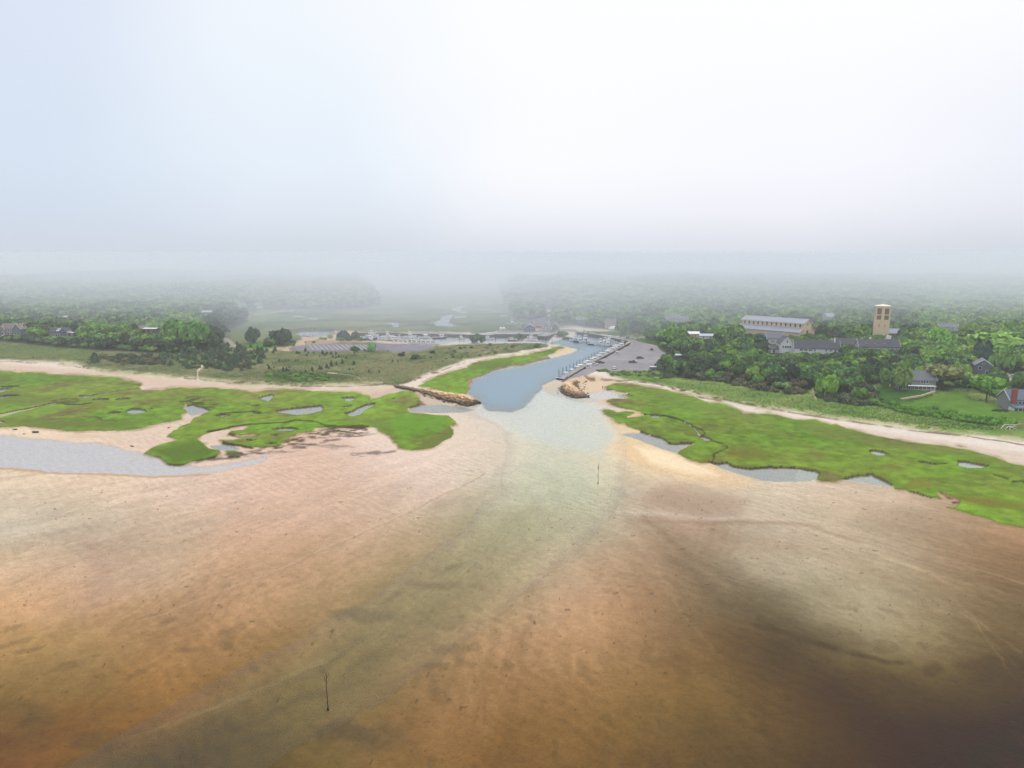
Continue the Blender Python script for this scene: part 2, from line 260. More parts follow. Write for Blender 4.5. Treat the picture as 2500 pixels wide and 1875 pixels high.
jr = mpoly(FL('C6', [(400,900),(480,850),(640,830),(800,800),(950,800),(1100,810),(1300,830),(1500,840),(1300,870),(1240,900),(1250,940),(1400,980),(1440,1040),(1250,1095),(1300,1150),(1100,1120),(900,1100),(700,1060),(500,1000),(400,950)]), 4, 20)
paint(jr, (214, 190, 160)); setz(jr, 0.10); setwet(jr, 0.7)
gp = mpoly(FL('C6', [(1020,1010),(1150,975),(1300,950),(1400,985),(1440,1030),(1560,1045),(1440,1060),(1260,1085),(1080,1080),(1010,1060)]), 6, 20)
paint(gp, (186, 184, 180)); setz(gp, -0.2)
gq = mpoly(FL('D3', [(450,130),(560,150),(700,145),(900,185),(780,205),(600,170),(520,160)]), 6, 20); paint(gq, (206, 196, 190), .7); setz(gq, -0.05)

# --- upland grass
up = mpoly(FL('P', [(-900,640),(3400,640),(3400,1000),(2140,990),(1799,936),(1640,925),(1600,905),(1575,880),(1560,850),(1548,828),(1490,806),(1420,796),(1380,800),(1355,802),(1290,808),(900,804),(700,822),(540,850),(-900,822)]), 6, 30)
setz(up, 2.0); paint(up, np.array([96, 116, 60.]) * (1 + fbm(WXm / 6, WYm / 9, 4, 5) * .5)[..., None]); setwet(up, 0)
dune = np.maximum(mpoly(poly(('C1', [(-1500,690),(-300,734),(0,748),(200,761),(400,766),(560,766),(700,796),(760,826),(850,846),(960,856),(1100,866),(1280,876),(1400,890),(1600,900),(1800,915),(2000,940)]),
   ('C2', [(200,765),(400,790),(600,795),(800,798),(1000,792),(1200,790),(1430,795),(1520,775),(1640,715),(1800,660),(1930,614),(2080,598)]), ('C3', [(230,812),(560,748),(690,730),(700,700),(600,680),(0,690)]), ('D5', [(800,760),(450,780),(150,775)]), ('D4', [(2080,930),(1600,975),(0,975)]), ('P', [(0,800),(-900,790)]), z=1.8), 4, 40),
   mpoly(poly(('C6', [(1265,745),(1330,697),(1600,690),(1900,690),(2212,600)]), ('P', [(1660,860),(2000,850),(3300,900),(3400,1120)]), ('C7', [(2300,842),(2028,817),(1800,787),(1600,767),(1400,752),(1200,732),(1000,697),(800,667),(640,652)]), ('C4', [(1800,1485),(1600,1455),(1400,1410),(1200,1390),(1000,1370),(800,1340),(650,1305),(500,1255),(350,1225)]), ('C6', [(2212,902),(1950,847),(1800,832),(1600,807),(1450,782),(1300,767)]), z=1.6), 4, 40))
dmot = fbm(WXm / 22, WYm / 22, 5, 2); dfine = fbm(WXm / 4, WYm / 4, 4, 5)
dcol = np.array([112, 128, 72.]) + np.clip(dmot * 3 + .5, 0, 1)[..., None] * (np.array([140, 140, 92.]) - np.array([112, 128, 72.]))
dcolR = np.array([108, 146, 52.]) + np.clip(dmot * 2.5 + .4, 0, 1)[..., None] * (np.array([132, 146, 76.]) - np.array([98, 132, 48.]))
side = np.clip((PX - 1300) / 200, 0, 1)[..., None]
dc = (dcol * (1 - side) + dcolR * side) * (1 + dfine * 0.3)[..., None]
setz(dune, 1.5 + fbm(WXm / 30, WYm / 30, 3, 11) * 1.6 + dfine * 0.25); paint(dune, dc); setwet(dune, 0)
dl = mpoly(FL('P', [(-300,842),(130,852),(230,862),(240,885),(120,880),(-300,870)]), 12, 30); paint(dl * dune, (112, 140, 62), .6)
dgr = mpoly(FL('D4', [(0,1290),(500,1260),(830,1290),(1150,1310),(1230,1340),(1050,1390),(600,1400),(0,1410)]), 12, 30); paint(dgr * dune, (82, 112, 44), .75)
dgs = mpoly(FL('D4', [(150,1160),(350,1120),(560,1130),(600,1170),(350,1200)]), 14, 30); paint(dgs * dune, (86, 118, 52), .6)
drn = mpoly(FL('D4', [(1250,1180),(1500,1170),(2100,1120),(2212,1200),(1900,1380),(1500,1410),(1300,1300)]), 25, 30); paint(drn * dune, (130, 132, 82), .6)
# sparse fringe of the dune grass where sand shows through
fr = np.clip((0.06 - dfine) / 0.06, 0, 1)
for P_ in (poly(('C1', [(500,785),(700,815),(760,840),(960,868),(1280,885),(1600,915),(2000,948)]), ('C2', [(400,800),(800,808),(1100,805),(1400,800)]), z=1), poly(('C4', [(350,1232),(650,1312),(1000,1378),(1400,1418),(1800,1492)]), ('C7', [(640,662),(1000,706),(1400,762),(2028,828)]), z=1)):
    paint(mstroke(P_, 6, 6) * fr, (196, 190, 150), 0.8)
# wrack lines
for P_, w_ in ((poly(('C6', [(1000,810),(1300,815),(1600,835),(1900,862),(2212,930)]), ('C4', [(200,1205),(380,1250),(600,1300),(900,1370),(1200,1410)]), ('C7', [(0,590),(300,640),(700,690),(1000,735),(1500,790),(2028,870),(2400,900)]), z=.7), 1.3),
               (poly(('C4', [(170,1200),(300,1232),(380,1252)]), z=.7), 2.6), (poly(('C4', [(390,1258),(470,1290),(640,1325)]), z=.7), 1.8),
               (poly(('C2', [(0,760),(300,785),(700,812),(1100,815),(1420,800),(1560,775),(1700,715),(1900,650)]), z=.7), 1.0), (poly(('C1', [(0,775),(300,785),(600,800),(800,850)]), z=.7), 0.8), (poly(('C2', [(1440,800),(1560,770),(1700,712)]), z=.7), 2.0)):
    paint(mstroke(P_, w_, 1.5) * np.clip(dfine * 6 + .7, 0, 1), (120, 88, 66), 0.8)

# --- woodland floor and hills
fL = mpoly(FL('P', [(-900,822),(0,835),(90,845),(190,855),(300,862),(400,868),(470,865),(545,858),(548,835),(540,815),(560,806),(598,790),(602,766),(640,758),(700,758),(880,757),(930,748),(900,700),(880,640),(-900,640)]), 6, 30)
fR = mpoly(FL('P', [(1607,913),(1657,926),(1710,933),(1799,936),(1849,951),(1923,966),(1980,961),(2060,991),(2140,988),(2120,952),(2140,943),(2230,945),(2300,962),(2370,955),(2440,980),(2500,950),(3400,1000),(3400,640),(1200,640),(1235,745),(1260,780),(1370,792),(1440,800),(1500,806),(1530,812),(1600,828),(1612,848),(1650,878)]), 6, 30)
forest = np.maximum(fL, fR)
hill = 3.0 + np.clip((WYm - 420) / 500, 0, 1) * 5 + np.clip((WYm - 900) / 900, 0, 1) * 18 + np.clip((WYm - 1000) / 500, 0, 1) * fbm(WXm / 260, WYm / 400, 3, 12) * 34 + fbm(WXm / 120, WYm / 120, 3, 13) * 5
hs = np.clip(np.maximum(np.clip(sdpoly(poly(('P', [(-900,822),(0,835),(190,855),(300,862),(545,858),(560,806),(640,758),(930,748),(880,640),(-900,640)])), 60) / 40, 0, 1), np.clip(sdpoly(poly(('P', [(1607,913),(1799,936),(1923,966),(2140,988),(2120,952),(2300,962),(3400,1000),(3400,640),(1200,640),(1235,745),(1500,790),(1620,828),(1660,878)])), 60) / 40, 0, 1)), 0, 1)
setz(hs, hill); paint(forest, (52, 70, 34)); setwet(forest, 0)
# back marsh
bm_ = mpoly(poly(('P', [(520,845),(560,806),(600,790),(602,768),(640,758),(880,755),(930,745),(905,640),(1240,640),(1245,760),(1262,782),(1290,800),(1260,812),(900,812),(820,806),(770,806),(700,850)])), 3, 30)
mc = np.array([92, 122, 50.]) + np.clip(fbm(WXm / 40, WYm / 60, 4, 6) * 3 + .5, 0, 1)[..., None] * np.array([38, 18, 28.])
setz(bm_, 0.5); paint(bm_, mc); setwet(bm_, 0)
paint(mpoly(FL('D4', [(0,520),(300,510),(520,570),(1000,585),(1150,610),(1000,660),(600,660),(200,650),(0,610)]), 6, 20), (100, 136, 36), .75)
for pts, w_ in (([(0,605),(400,600),(560,575),(1000,570),(1400,575),(2212,580)], 1.0), ([(150,490),(400,485),(750,560),(1100,545)], 1.3), ([(600,545),(760,580),(950,570)], 1.2), ([(1500,640),(1700,650),(2212,625)], 1.2), ([(1100,520),(1700,500),(2212,480)], .8), ([(1300,570),(1600,585),(1900,600),(2212,590)], 1.3), ([(1200,690),(1450,655),(1700,640)], 1.0)):
    m_ = mstroke(FL('D4', pts), w_, 1.5); paint(m_, (62, 60, 48), .8)
for pts, w_ in (([(0,520),(200,510),(340,530)], 2.5), ([(560,480),(700,520),(900,500)], 2), ([(380,380),(600,365),(900,365),(1300,370)], 1.2), ([(760,400),(1000,380),(1400,385)], 1)):
    paint(mstroke(FL('D5', pts), w_, 2), (64, 66, 54), .7)
creeks = [('D5', [(330,490),(380,460),(430,440),(420,415),(470,395),(560,375),(600,375),(570,410),(545,440),(535,490),(570,515),(640,525),(560,535),(440,530),(360,530)]), ('D5', [(570,300),(620,285),(700,262),(760,262),(700,290),(690,320),(770,345),(760,360),(690,355),(640,330),(590,320)]),
   ('D4', [(340,515),(400,500),(560,508),(480,525)]), ('D4', [(560,530),(640,525),(720,545),(680,555),(600,548)]), ('D4', [(1610,595),(1780,600),(1790,625),(1780,655),(1710,655),(1690,625)]), ('D5', [(1220,385),(1330,380),(1300,400),(1230,405)]), ('D5', [(600,400),(780,400),(760,415),(600,425)]),
   ('D4', [(390,745),(500,722),(700,716),(860,724),(1000,722),(920,752),(800,768),(660,785),(560,788),(460,778)])]
for c, pts in creeks:
    m_ = mpoly(FL(c, pts), 1.5, 20, 0.5); setz(m_, -0.6); paint(m_, (120, 134, 142))
paint(mstroke(FL('D4', [(300,715),(450,690),(700,690),(860,712)]), 3.0, 2), (96, 84, 76), .8)
# harbour lots, lawns, roads
LOTZ = 3.0
lotR = mpoly(poly(('C6', [(690,835),(1100,590),(1630,320),(1560,285),(1400,255),(1100,195),(860,165),(860,150),(1100,172),(1400,222),(1650,250),(1700,300),(1960,345),(1990,400),(2080,460),(2190,510),(2080,600),(1980,690),(1600,692),(1330,697),(1150,695),(1030,740),(800,800)]), z=LOTZ), 1.6, 20, 0.5)
lotc = np.array([156, 152, 156.]) * (1 + fbm(WXm / 6, WYm / 6, 5, 3) * 0.16 + fbm(WXm / 40, WYm / 25, 3, 7) * .14)[..., None]
hr = np.clip(lotR, 0, 1)
setz(np.clip(sdpoly(poly(('C6', [(690,835),(1630,320),(860,150),(1650,250),(1990,400),(2190,510),(1980,690),(1030,740)]), z=LOTZ), 30, 0.5) / 6 + 1, 0, 1), LOTZ)
setz(hr, LOTZ); paint(lotR, lotc); setwet(lotR, 0)
lotL = mpoly(poly(('D4', [(290,925),(560,885),(870,870),(1400,872),(1800,872),(2212,890)]), ('D5', [(140,770),(370,795),(200,850),(0,865)]), ('D4', [(1900,975),(1700,980),(1500,950),(1200,965),(700,975),(400,960)]), z=LOTZ), 1.6, 20, 0.5)
setz(lotL, LOTZ); paint(lotL, lotc * np.array([0.92, 0.93, 0.97])); setwet(lotL, 0)
sd1 = mpoly(poly(('D4', [(540,860),(600,825),(700,815),(870,825),(1250,838),(1700,862),(1500,868),(1100,855),(900,860),(700,880),(560,888)]), z=LOTZ), 2, 20); setz(sd1, LOTZ); paint(sd1, (186, 158, 126)); setwet(sd1, 0)
paint(mpoly(poly(('D4', [(850,868),(1000,852),(1400,858),(1620,876),(1200,882)]), z=LOTZ), 2, 20), (110, 128, 62))
lawns = [(('C6', [(900,150),(1100,140),(1400,150),(1560,180),(1600,235),(1400,215),(1100,165)]), (92, 128, 58), 2.2), (('C6', [(1610,255),(1750,215),(1960,215),(1990,300),(1960,345),(1700,295)]), (84, 122, 44), 2.5), (('C3', [(0,500),(330,500),(560,600),(150,600),(0,600)]), (98, 124, 66), 1),
   (('C5', [(370,1440),(560,1385),(850,1410),(1090,1440),(1060,1500),(760,1590),(500,1600)]), (66, 116, 28), 3), (('C5', [(760,1590),(1080,1500),(1250,1460),(1450,1440),(1560,1530),(1750,1590),(1920,1640),(2133,1660),(2400,1700),(4000,1900),(2400,1800),(1500,1740),(700,1640)]), (98, 142, 30), 2.5), (('D4', [(0,880),(80,885),(110,920),(0,945),(-300,930),(-300,900)]), (86, 146, 34), 2)]
LAWN = np.zeros(PX.shape)
for (c, pts), col_, z_ in lawns:
    m_ = mpoly(poly((c, pts), z=z_), 3, 20); setz(m_ * .9, z_); paint(m_, np.array(col_, float) * (1 + dfine * 0.25)[..., None]); setwet(m_, 0); LAWN = np.maximum(LAWN, m_)
paint(mpoly(FL('C2', [(370,535),(450,520),(600,535),(600,555),(400,560)]), 2, 20), (92, 150, 36)); 
def road(c, pts, w_, z_, col_=(150, 146, 142)):
    w_ = np.array(w_, float); m_ = mstroke(poly((c, pts), z=z_), w_, 1.4, 0); mz = mstroke(poly((c, pts), z=z_), w_ * 1.6 + 1, 3, 0); setz(mz, z_); paint(m_, col_)
    setwet(m_, 0)
road('C2', [(285,500),(315,525),(325,550),(305,580),(270,600)], [6,7,8,8,7], 2.5, (168, 160, 146))
road('C2', [(270,490),(300,505),(330,530)], [2,3,3], 2.5, (168, 160, 146))
road('C2', [(390,572),(520,575),(640,562),(720,540)], 1.6, 2.2, (170, 158, 140))
road('C2', [(470,330),(530,320),(620,310),(740,295)], 1.5, 3.0, (160, 160, 150))
road('D5', [(0,606),(300,606),(700,618),(900,640),(1200,625),(1700,612),(1960,590),(2080,600)], [1.2,1.2,1.2,2,4,6,5,3], LOTZ, (150, 148, 142))
road('C6', [(600,140),(850,150),(880,165)], 3, LOTZ, (146, 144, 142))
road('C6', [(1650,255),(1800,232),(1960,212)], 1.6, 2.5, (160, 150, 134))
road('C4', [(1545,1190),(1550,1240),(1575,1300)], 1.6, 2.4, (206, 190, 156))
road('C4', [(800,1030),(880,1060)], 3, 3, (120, 104, 84))
road('C1', [(1655,790),(1620,830),(1600,850),(1600,900)], [2.6,3,1.6,1.2], 2.0, (210, 196, 168))
road('D4', [(830,1270),(960,1280)], 1.3, 2.0, (206, 190, 156))
road('D4', [(960,1282),(1150,1300),(1240,1330),(1290,1365)], .7, 2.0, (170, 160, 116))
road('C5', [(1860,1250),(2060,1310),(2200,1330)], 9, 3.5, (176, 160, 140))

# --- harbour creek
HARP = poly(('C3', [(-30,1225),(70,1222),(60,1290),(150,1315),(380,1322),(480,1290),(560,1200),(630,1120),(640,1070),(760,1020),(850,1000)]), ('C6', [(760,770),(980,650),(1100,570),(1600,320),(1560,300),(1400,268),(1100,208),(900,190),(860,215),(760,260),(560,290),(480,330)]),
   ('D5', [(1920,640),(1700,652),(900,655),(300,655),(0,660)]), ('D4', [(1400,748),(1250,765),(1250,832),(1450,848),(1750,848),(1900,852),(2080,862)]), ('D5', [(0,740),(150,765),(370,788),(450,772),(600,742),(800,742),(950,758),(1200,742),(1500,738),(1750,742),(1920,778)]),
   ('C3', [(780,700),(860,722),(930,740),(970,750),(900,782),(800,808),(690,834),(600,864),(450,893),(300,908),(180,943),(100,988),(0,1022)]), ('C2', [(2050,692),(1990,728),(1935,762),(1915,800),(1912,850),(1985,915),(1950,960)]))
har = mpoly(HARP, 2.2, 30, 0.5)
harw = mpoly(poly(('C3', [(-250,1260),(70,1240),(380,1330),(560,1250),(700,1120),(860,1010),(640,900),(300,920),(0,1040)]), ('C2', [(1700,800),(1800,960)])), 60, 60)
hw_ = np.clip((PY - 938) / 25, 0, 1) * np.clip((1500 - PX) / 20, 0, 1)
har = har * (1 - hw_) + np.clip(sdpoly(HARP, 60, 1) / 60 + .5, 0, 1) * hw_
setz(har, -0.5); paint(har, (150, 168, 176), .8); setwet(har, 1)
inner = np.clip(sdpoly(poly(('C3', [(70,1222),(150,1305),(380,1312),(480,1270),(560,1190),(640,1080),(900,940),(1150,820),(1440,680),(950,610),(600,680),(860,722),(970,750),(690,834),(450,893),(180,943),(0,1022),(-80,1120)]), ), 60, 0.5) / 34, 0, 1)
setz(har * np.sqrt(inner), -2.4)
sh = mpoly(FL('F', [(1035,880),(1100,893),(1150,880),(1200,830),(1290,870),(1330,940),(1300,980),(1200,960),(1120,940)]), 26, 40) * (1 - har); paint(sh, (178, 190, 186), .75); setz(sh * (1 - np.clip(beachR + jr, 0, 1)), -0.35)
# muddy banks of the creek
for pts in ([(0,1010),(100,978),(185,935),(300,900),(450,885),(600,850),(690,828)],):
    m_ = mstroke(FL('C3', pts), 3.2, 3); paint(m_, (120, 102, 82), .9); setz(m_, 0.12)
m_ = mstroke(FL('C2', [(1910,850),(1915,800),(1950,755),(2050,700),(2120,680)]), 3.5, 3); paint(m_, (150, 120, 90), .9); setz(m_, 0.1)
sp = mpoly(FL('C3', [(720,802),(760,770),(850,735),(930,738),(965,748),(900,775),(800,802),(690,826)]), 2, 20); paint(sp, (222, 196, 158)); setz(sp, 0.5); setwet(sp, .3)
sb = mstroke(poly(('C3', [(0,862),(230,822),(400,797),(560,765),(690,745),(720,722),(800,716)]), z=.8), [4,3.5,3,3,4,6,3], 2); paint(sb, (222, 208, 188)); setwet(sb, .1)

# --- green marshes
MZ = 0.55
ML = poly(('C1', [(-1500,800),(-300,835),(0,848),(130,858),(300,865),(450,878),(620,883),(800,895),(950,905),(1060,925),(1150,950),(1140,985),(1160,1005),(1300,1005),(1450,980),(1560,985),(1700,980),(1850,990),(1950,1010),(2050,1018)]),
  ('C2', [(560,835),(700,832),(860,840),(1030,850),(1180,855),(1235,870),(1262,905),(1300,890),(1380,865),(1470,842),(1530,848),(1560,860),(1590,885),(1600,915),(1590,945),(1515,958),(1530,985),(1600,990),(1700,1000),(1770,1005),(1810,1030),(1845,1060),(1790,1075),(1825,1105),(1800,1150),(1740,1190),(1690,1215),(1620,1225),(1540,1240),(1490,1225),(1450,1220),(1445,1195),(1400,1165),(1370,1140),(1310,1110),(1300,1090),(1270,1078),
   (1180,1085),(1080,1092),(960,1088),(880,1090),(860,1110),(780,1125),(720,1150),(690,1170),(640,1190),(620,1215),(560,1220),(480,1215),(400,1210),(340,1200),(250,1190),(230,1175),(330,1168),(430,1150),(520,1140),(470,1130),(380,1140),(290,1130),(300,1110),(400,1100),(430,1080),(390,1070),(300,1095),(200,1110),(130,1130),(80,1165),(100,1190),(150,1205),(180,1225),(230,1240),(235,1260),(200,1280),(130,1300),(60,1315),(0,1340)]),
  ('C1', [(1430,1612),(1350,1600),(1310,1570),(1250,1530),(1190,1508),(1230,1470),(1290,1440),(1340,1420),(1430,1400),(1360,1375),(1370,1350),(1440,1320),(1460,1290),(1540,1260),(1580,1220),(1700,1170),(1640,1140),(1550,1120),(1510,1130),(1490,1120),(1480,1150),(1500,1180),(1470,1205),(1490,1235),(1400,1250),(1300,1270),(1220,1290),(1150,1310),(950,1332),(800,1328),(650,1330),(520,1322),(400,1312),(300,1300),(200,1290),(100,1295),(-300,1290),(-1500,1240)]), z=MZ)
MI = poly(('C2', [(270,1245),(300,1238),(400,1250),(380,1275),(300,1275)]), z=MZ)
MS = poly(('C2', [(1585,810),(1640,775),(1720,740),(1800,710),(1900,685),(1960,650),(2050,635)]), ('C3', [(330,822),(450,802),(600,777),(700,747),(800,716),(850,726),(840,737),(760,767),(720,787),(650,820),(600,835),(500,868),(440,878),(350,893),(250,903),(180,928),(170,943),(100,968),(0,1000)]), ('C2', [(1990,735),(1940,755),(1905,790),(1915,820),(1905,850),(1890,860),(1780,850),(1680,825),(1600,815)]), z=MZ)
MR = poly(('C6', [(1255,900),(1300,875),(1370,858),(1500,862),(1650,880),(1850,910),(2050,945)]), ('C4', [(200,1235),(350,1270),(450,1310),(520,1350),(650,1350),(760,1385),(870,1445),(1000,1455),(1090,1440),(1180,1455),(1230,1470),(1300,1480),(1400,1505),(1560,1510),(1700,1555)]),
  ('C7', [(350,690),(450,725),(600,765),(720,795),(860,820),(960,845),(1080,860),(1200,870),(1300,880),(1420,905),(1500,915),(1640,940),(1750,970),(1870,1030),(1950,1050),(2028,1065),(2300,1100),(4200,1400),(4200,2000),(2300,1660),(2028,1618),(1900,1590),(1800,1570),(1700,1540),(1550,1500),(1450,1460),(1330,1430),(1330,1415),(1410,1425),(1470,1385),(1400,1340),(1330,1310),(1250,1285),(1245,1300),(1290,1345),(1200,1345),(1100,1310),(1000,1285),(950,1265),(850,1260),(830,1225),(760,1190),(700,1170),(665,1135),(600,1145),(480,1155),(400,1175),(320,1200),(210,1195),(170,1180),(195,1120),(150,1105),(60,1085)]),
  ('D3', [(2212,712),(2130,695),(2040,715),(1950,712),(1830,695),(1790,685),(1750,655),(1660,665),(1600,650),(1500,658),(1400,630),(1340,600),(1280,575),(1320,545),(1380,520),(1450,488),(1300,490),(1220,485),(1170,440),(1050,425),(1060,405),(990,390),(940,355),(860,340),(840,320),(835,305),(780,300),(740,270),(690,235),(640,205),(605,180),(650,172),(700,180),(770,210),(850,198),(920,200),(930,208),(850,240),(860,250),(960,240),(1010,230),(980,205),(930,195),(880,185),(780,160),(720,140),(650,105),(700,85)]),
  ('C6', [(1500,1065),(1580,1045),(1440,1030),(1500,1005),(1560,990),(1450,975),(1370,945),(1300,940),(1255,925)]), z=MZ)
MB_ = poly(('C7', [(1390,880),(1440,878),(1505,895),(1460,900)]), z=MZ)
marsh = np.zeros(PX.shape)
rg = fbm(WXm / 4.5, WYm / 4.5, 3, 11) * 4.5 + fbm(WXm / 11, WYm / 11, 3, 3) * 3.0; msd = np.full(PX.shape, -1e3)
for P_ in (ML, MI, MS, MR, MB_): msd = np.maximum(msd, sdpoly(P_, 20, .5))
msd = msd + rg; marsh = np.clip(msd / 1.5 + .5, 0, 1)
mud = np.clip(1 - np.abs(msd + 2.0) / 3.2, 0, 1) * np.clip(.6 + fbm(WXm / 9, WYm / 9, 3, 8) * 3, 0, 1); paint(mud, (148, 124, 94), .6)
pools = [('C1', [(-50,995),(0,1000),(90,990),(50,1015),(0,1025),(-50,1025)]), ('C1', [(-50,1060),(60,1055),(160,1050),(60,1070),(-50,1078)]), ('C1', [(635,1052),(700,1048),(778,1048),(755,1060),(700,1070),(650,1065)]), ('C1', [(745,1085),(800,1076),(893,1080),(870,1088),(790,1090)]), ('C1', [(945,1080),(1010,1072),(1060,1075),(1060,1085),(960,1088)]),
 ('C1', [(1020,1170),(1080,1155),(1150,1155),(1185,1175),(1170,1190),(1090,1198),(1040,1190)]), ('C1', [(860,1198),(900,1186),(980,1184),(975,1195),(920,1202)]), ('C1', [(1740,1218),(1800,1206),(1868,1210),(1850,1222),(1790,1228)]), ('C1', [(1195,1162),(1240,1160),(1215,1169)]), ('C1', [(965,1163),(998,1160),(985,1169)]), ('C1', [(2045,1135),(2110,1130),(2080,1145)]), ('C1', [(2055,1192),(2125,1187),(2100,1203)]), ('C1', [(1990,1120),(2035,1112),(2020,1122)]),
 ('C2', [(490,895),(530,878),(605,864),(605,880),(590,900),(560,918),(530,908)]), ('C2', [(410,934),(450,926),(440,936)]), ('C2', [(465,948),(510,942),(500,952)]), ('C2', [(470,995),(520,990),(515,1000)]), ('C2', [(625,980),(700,962),(800,955),(920,943),(945,960),(920,980),(850,1000),(760,1012),(700,1000),(650,990)]), ('C2', [(1065,890),(1120,885),(1168,890),(1140,905),(1110,915)]), ('C2', [(1065,953),(1140,940),(1120,958)]),
 ('C2', [(1085,1000),(1140,980),(1170,960),(1220,942),(1295,925),(1290,940),(1240,960),(1210,990),(1180,1010),(1130,1020)]), ('C2', [(590,1100),(680,1090),(750,1095),(790,1105),(720,1115),(640,1115)]), ('C2', [(570,1143),(600,1140),(635,1150),(595,1160)]), ('C2', [(405,1175),(440,1172),(488,1180),(450,1188)]), ('C2', [(1390,896),(1420,894),(1418,902)]), ('C2', [(540,1200),(600,1197),(610,1207),(560,1210)]),
 ('D3', [(1060,240),(1110,235),(1175,248),(1160,258),(1070,262)]), ('D3', [(1490,440),(1540,432),(1600,450),(1640,478),(1560,475)]), ('C7', [(630,928),(680,922),(760,935),(838,965),(760,970),(700,965),(650,945)]), ('C7', [(1095,1035),(1150,1030),(1220,1040),(1340,1045),(1200,1062)]), ('C7', [(1420,1015),(1500,1018),(1600,1040),(1720,1065),(1650,1082),(1520,1085),(1430,1070)])]
mmot = fbm(WXm / 26, WYm / 26, 4, 14); mf = fbm(WXm / 3, WYm / 3, 4, 2)
g1, g2, g3 = np.array([114, 158, 14.]), np.array([122, 144, 34.]), np.array([126, 124, 58.])
t_ = np.clip(mmot * 3.4 + .42, 0, 1)[..., None]
mcol = g1 * (1 - t_) + g2 * t_; t_ = np.clip(mmot * 5 + fbm(WXm / 8, WYm / 8, 4, 1) * 3 - 1.0, 0, 1)[..., None]
mcol = mcol * (1 - t_) + g3 * t_
mcol = mcol * (1 + mf * 0.42 + fbm(WXm / 60, WYm / 45, 3, 7) * .25)[..., None]; t_ = np.clip(fbm(WXm / 14, WYm / 9, 4, 10) * 5 - .55, 0, 1)[..., None] * .5; mcol = mcol * (1 - t_) + np.array([130, 118, 56.]) * t_
Zb = Z.copy()
mZ = marsh.copy()
for ax_ in (0, 1, 0, 1): mZ = (np.roll(mZ, 1, ax_) + 2 * mZ + np.roll(mZ, -1, ax_)) / 4
setz(mZ, MZ + mf * 0.12); paint(marsh, mcol); setwet(marsh, 0)
# olive tones nearer the beach, browner patches
def mp(c, pts, f, col_, op): paint(mpoly(poly((c, pts), z=MZ), f, 30) * marsh * np.clip(.75 + mf * 1.5, 0, 1), col_, op)
mp('C7', [(0,640),(600,770),(1080,870),(1500,930),(1900,1050),(2028,1080),(2028,1180),(1700,1000),(1200,930),(800,900),(300,800),(0,720)], 14, (120, 128, 58), .75)
mp('C4', [(0,1210),(500,1370),(900,1460),(1400,1520),(1000,1530),(500,1430),(0,1300)], 12, (118, 134, 60), .6)
mp('C7', [(1000,1190),(1160,1170),(1230,1220),(1150,1265),(980,1260)], 10, (134, 116, 36), .55)
mp('C7', [(1250,1310),(1500,1320),(1800,1370),(2028,1400),(2028,1450),(1800,1430),(1550,1400),(1350,1350)], 12, (130, 96, 30), .6)
mp('D3', [(1780,530),(2000,520),(2150,560),(2120,640),(1900,640),(1760,600)], 10, (120, 112, 24), .6)
mp('C2', [(1420,1000),(1600,1000),(1760,1010),(1780,1080),(1650,1150),(1480,1140),(1400,1080)], 14, (98, 158, 6), .7)
mp('C2', [(1680,1150),(1850,1060),(1820,1150),(1690,1215),(1540,1235)], 10, (112, 120, 50), .8)
mp('C2', [(1200,1020),(1400,1040),(1420,1150),(1300,1100)], 14, (112, 126, 56), .6)
mp('C1', [(0,1000),(400,1060),(700,1080),(600,1120),(300,1110),(0,1130)], 12, (98, 118, 34), .5)
mp('C1', [(1230,1480),(1600,1400),(1750,1490),(1650,1570),(1400,1600)], 14, (84, 118, 14), .8)
mp('C1', [(0,1230),(500,1250),(1200,1250),(1000,1320),(400,1300),(0,1280)], 10, (102, 124, 32), .6)
mp('C2', [(1920,650),(2212,610),(2212,700),(2050,700)], 10, (96, 130, 40), .5)
# brown wrack & eroded peat
def brn(c, pts, f, col_, op, zz_=None):
    m_ = mpoly(poly((c, pts), z=.3), f, 30); n_ = np.clip(fbm(WXm / 3.2, WYm / 2.0, 4, 9) * 5 + .45, 0, 1); paint(m_ * n_, col_, op)
    if zz_ is not None: setz(m_ * n_ * (1 - marsh), zz_)
brn('C1', [(1430,1110),(1460,1080),(1560,1058),(1680,1080),(1780,1120),(1720,1160),(1640,1135),(1510,1110)], 3, (92, 76, 52), .95)
brn('C1', [(420,1100),(480,1068),(600,1075),(700,1105),(640,1130),(520,1130),(450,1115)], 4, (96, 88, 52), .8)
brn('C1', [(1380,1050),(1600,1045),(1850,1120),(1700,1100),(1500,1065)], 8, (118, 112, 62), .6)
brn('C2', [(600,1215),(720,1160),(880,1105),(1000,1090),(1150,1085),(1250,1080),(1220,1115),(1000,1135),(850,1165),(720,1215),(560,1250)], 4, (84, 66, 54), .95, .15)
brn('C2', [(430,1240),(700,1215),(900,1160),(1200,1110),(1290,1130),(1150,1150),(900,1200),(700,1255),(450,1275),(200,1305),(20,1345),(200,1280)], 5, (104, 92, 92), .9, .03)
brn('C2', [(1040,1265),(1250,1250),(1420,1230),(1500,1235),(1350,1270),(1150,1290)], 5, (118, 104, 104), .8)
brn('C2', [(820,1200),(1000,1195),(1200,1225),(1000,1235)], 5, (140, 124, 120), .7)
brn('C2', [(1560,900),(1600,905),(1645,935),(1600,955),(1575,950)], 3, (120, 92, 60), .9)
brn('C2', [(1300,1095),(1330,1100),(1450,1185),(1470,1230),(1430,1205),(1370,1150)], 3, (150, 116, 82), .9)
brn('C7', [(1250,1285),(1480,1385),(1420,1420),(1330,1340)], 3, (110, 70, 44), .9)
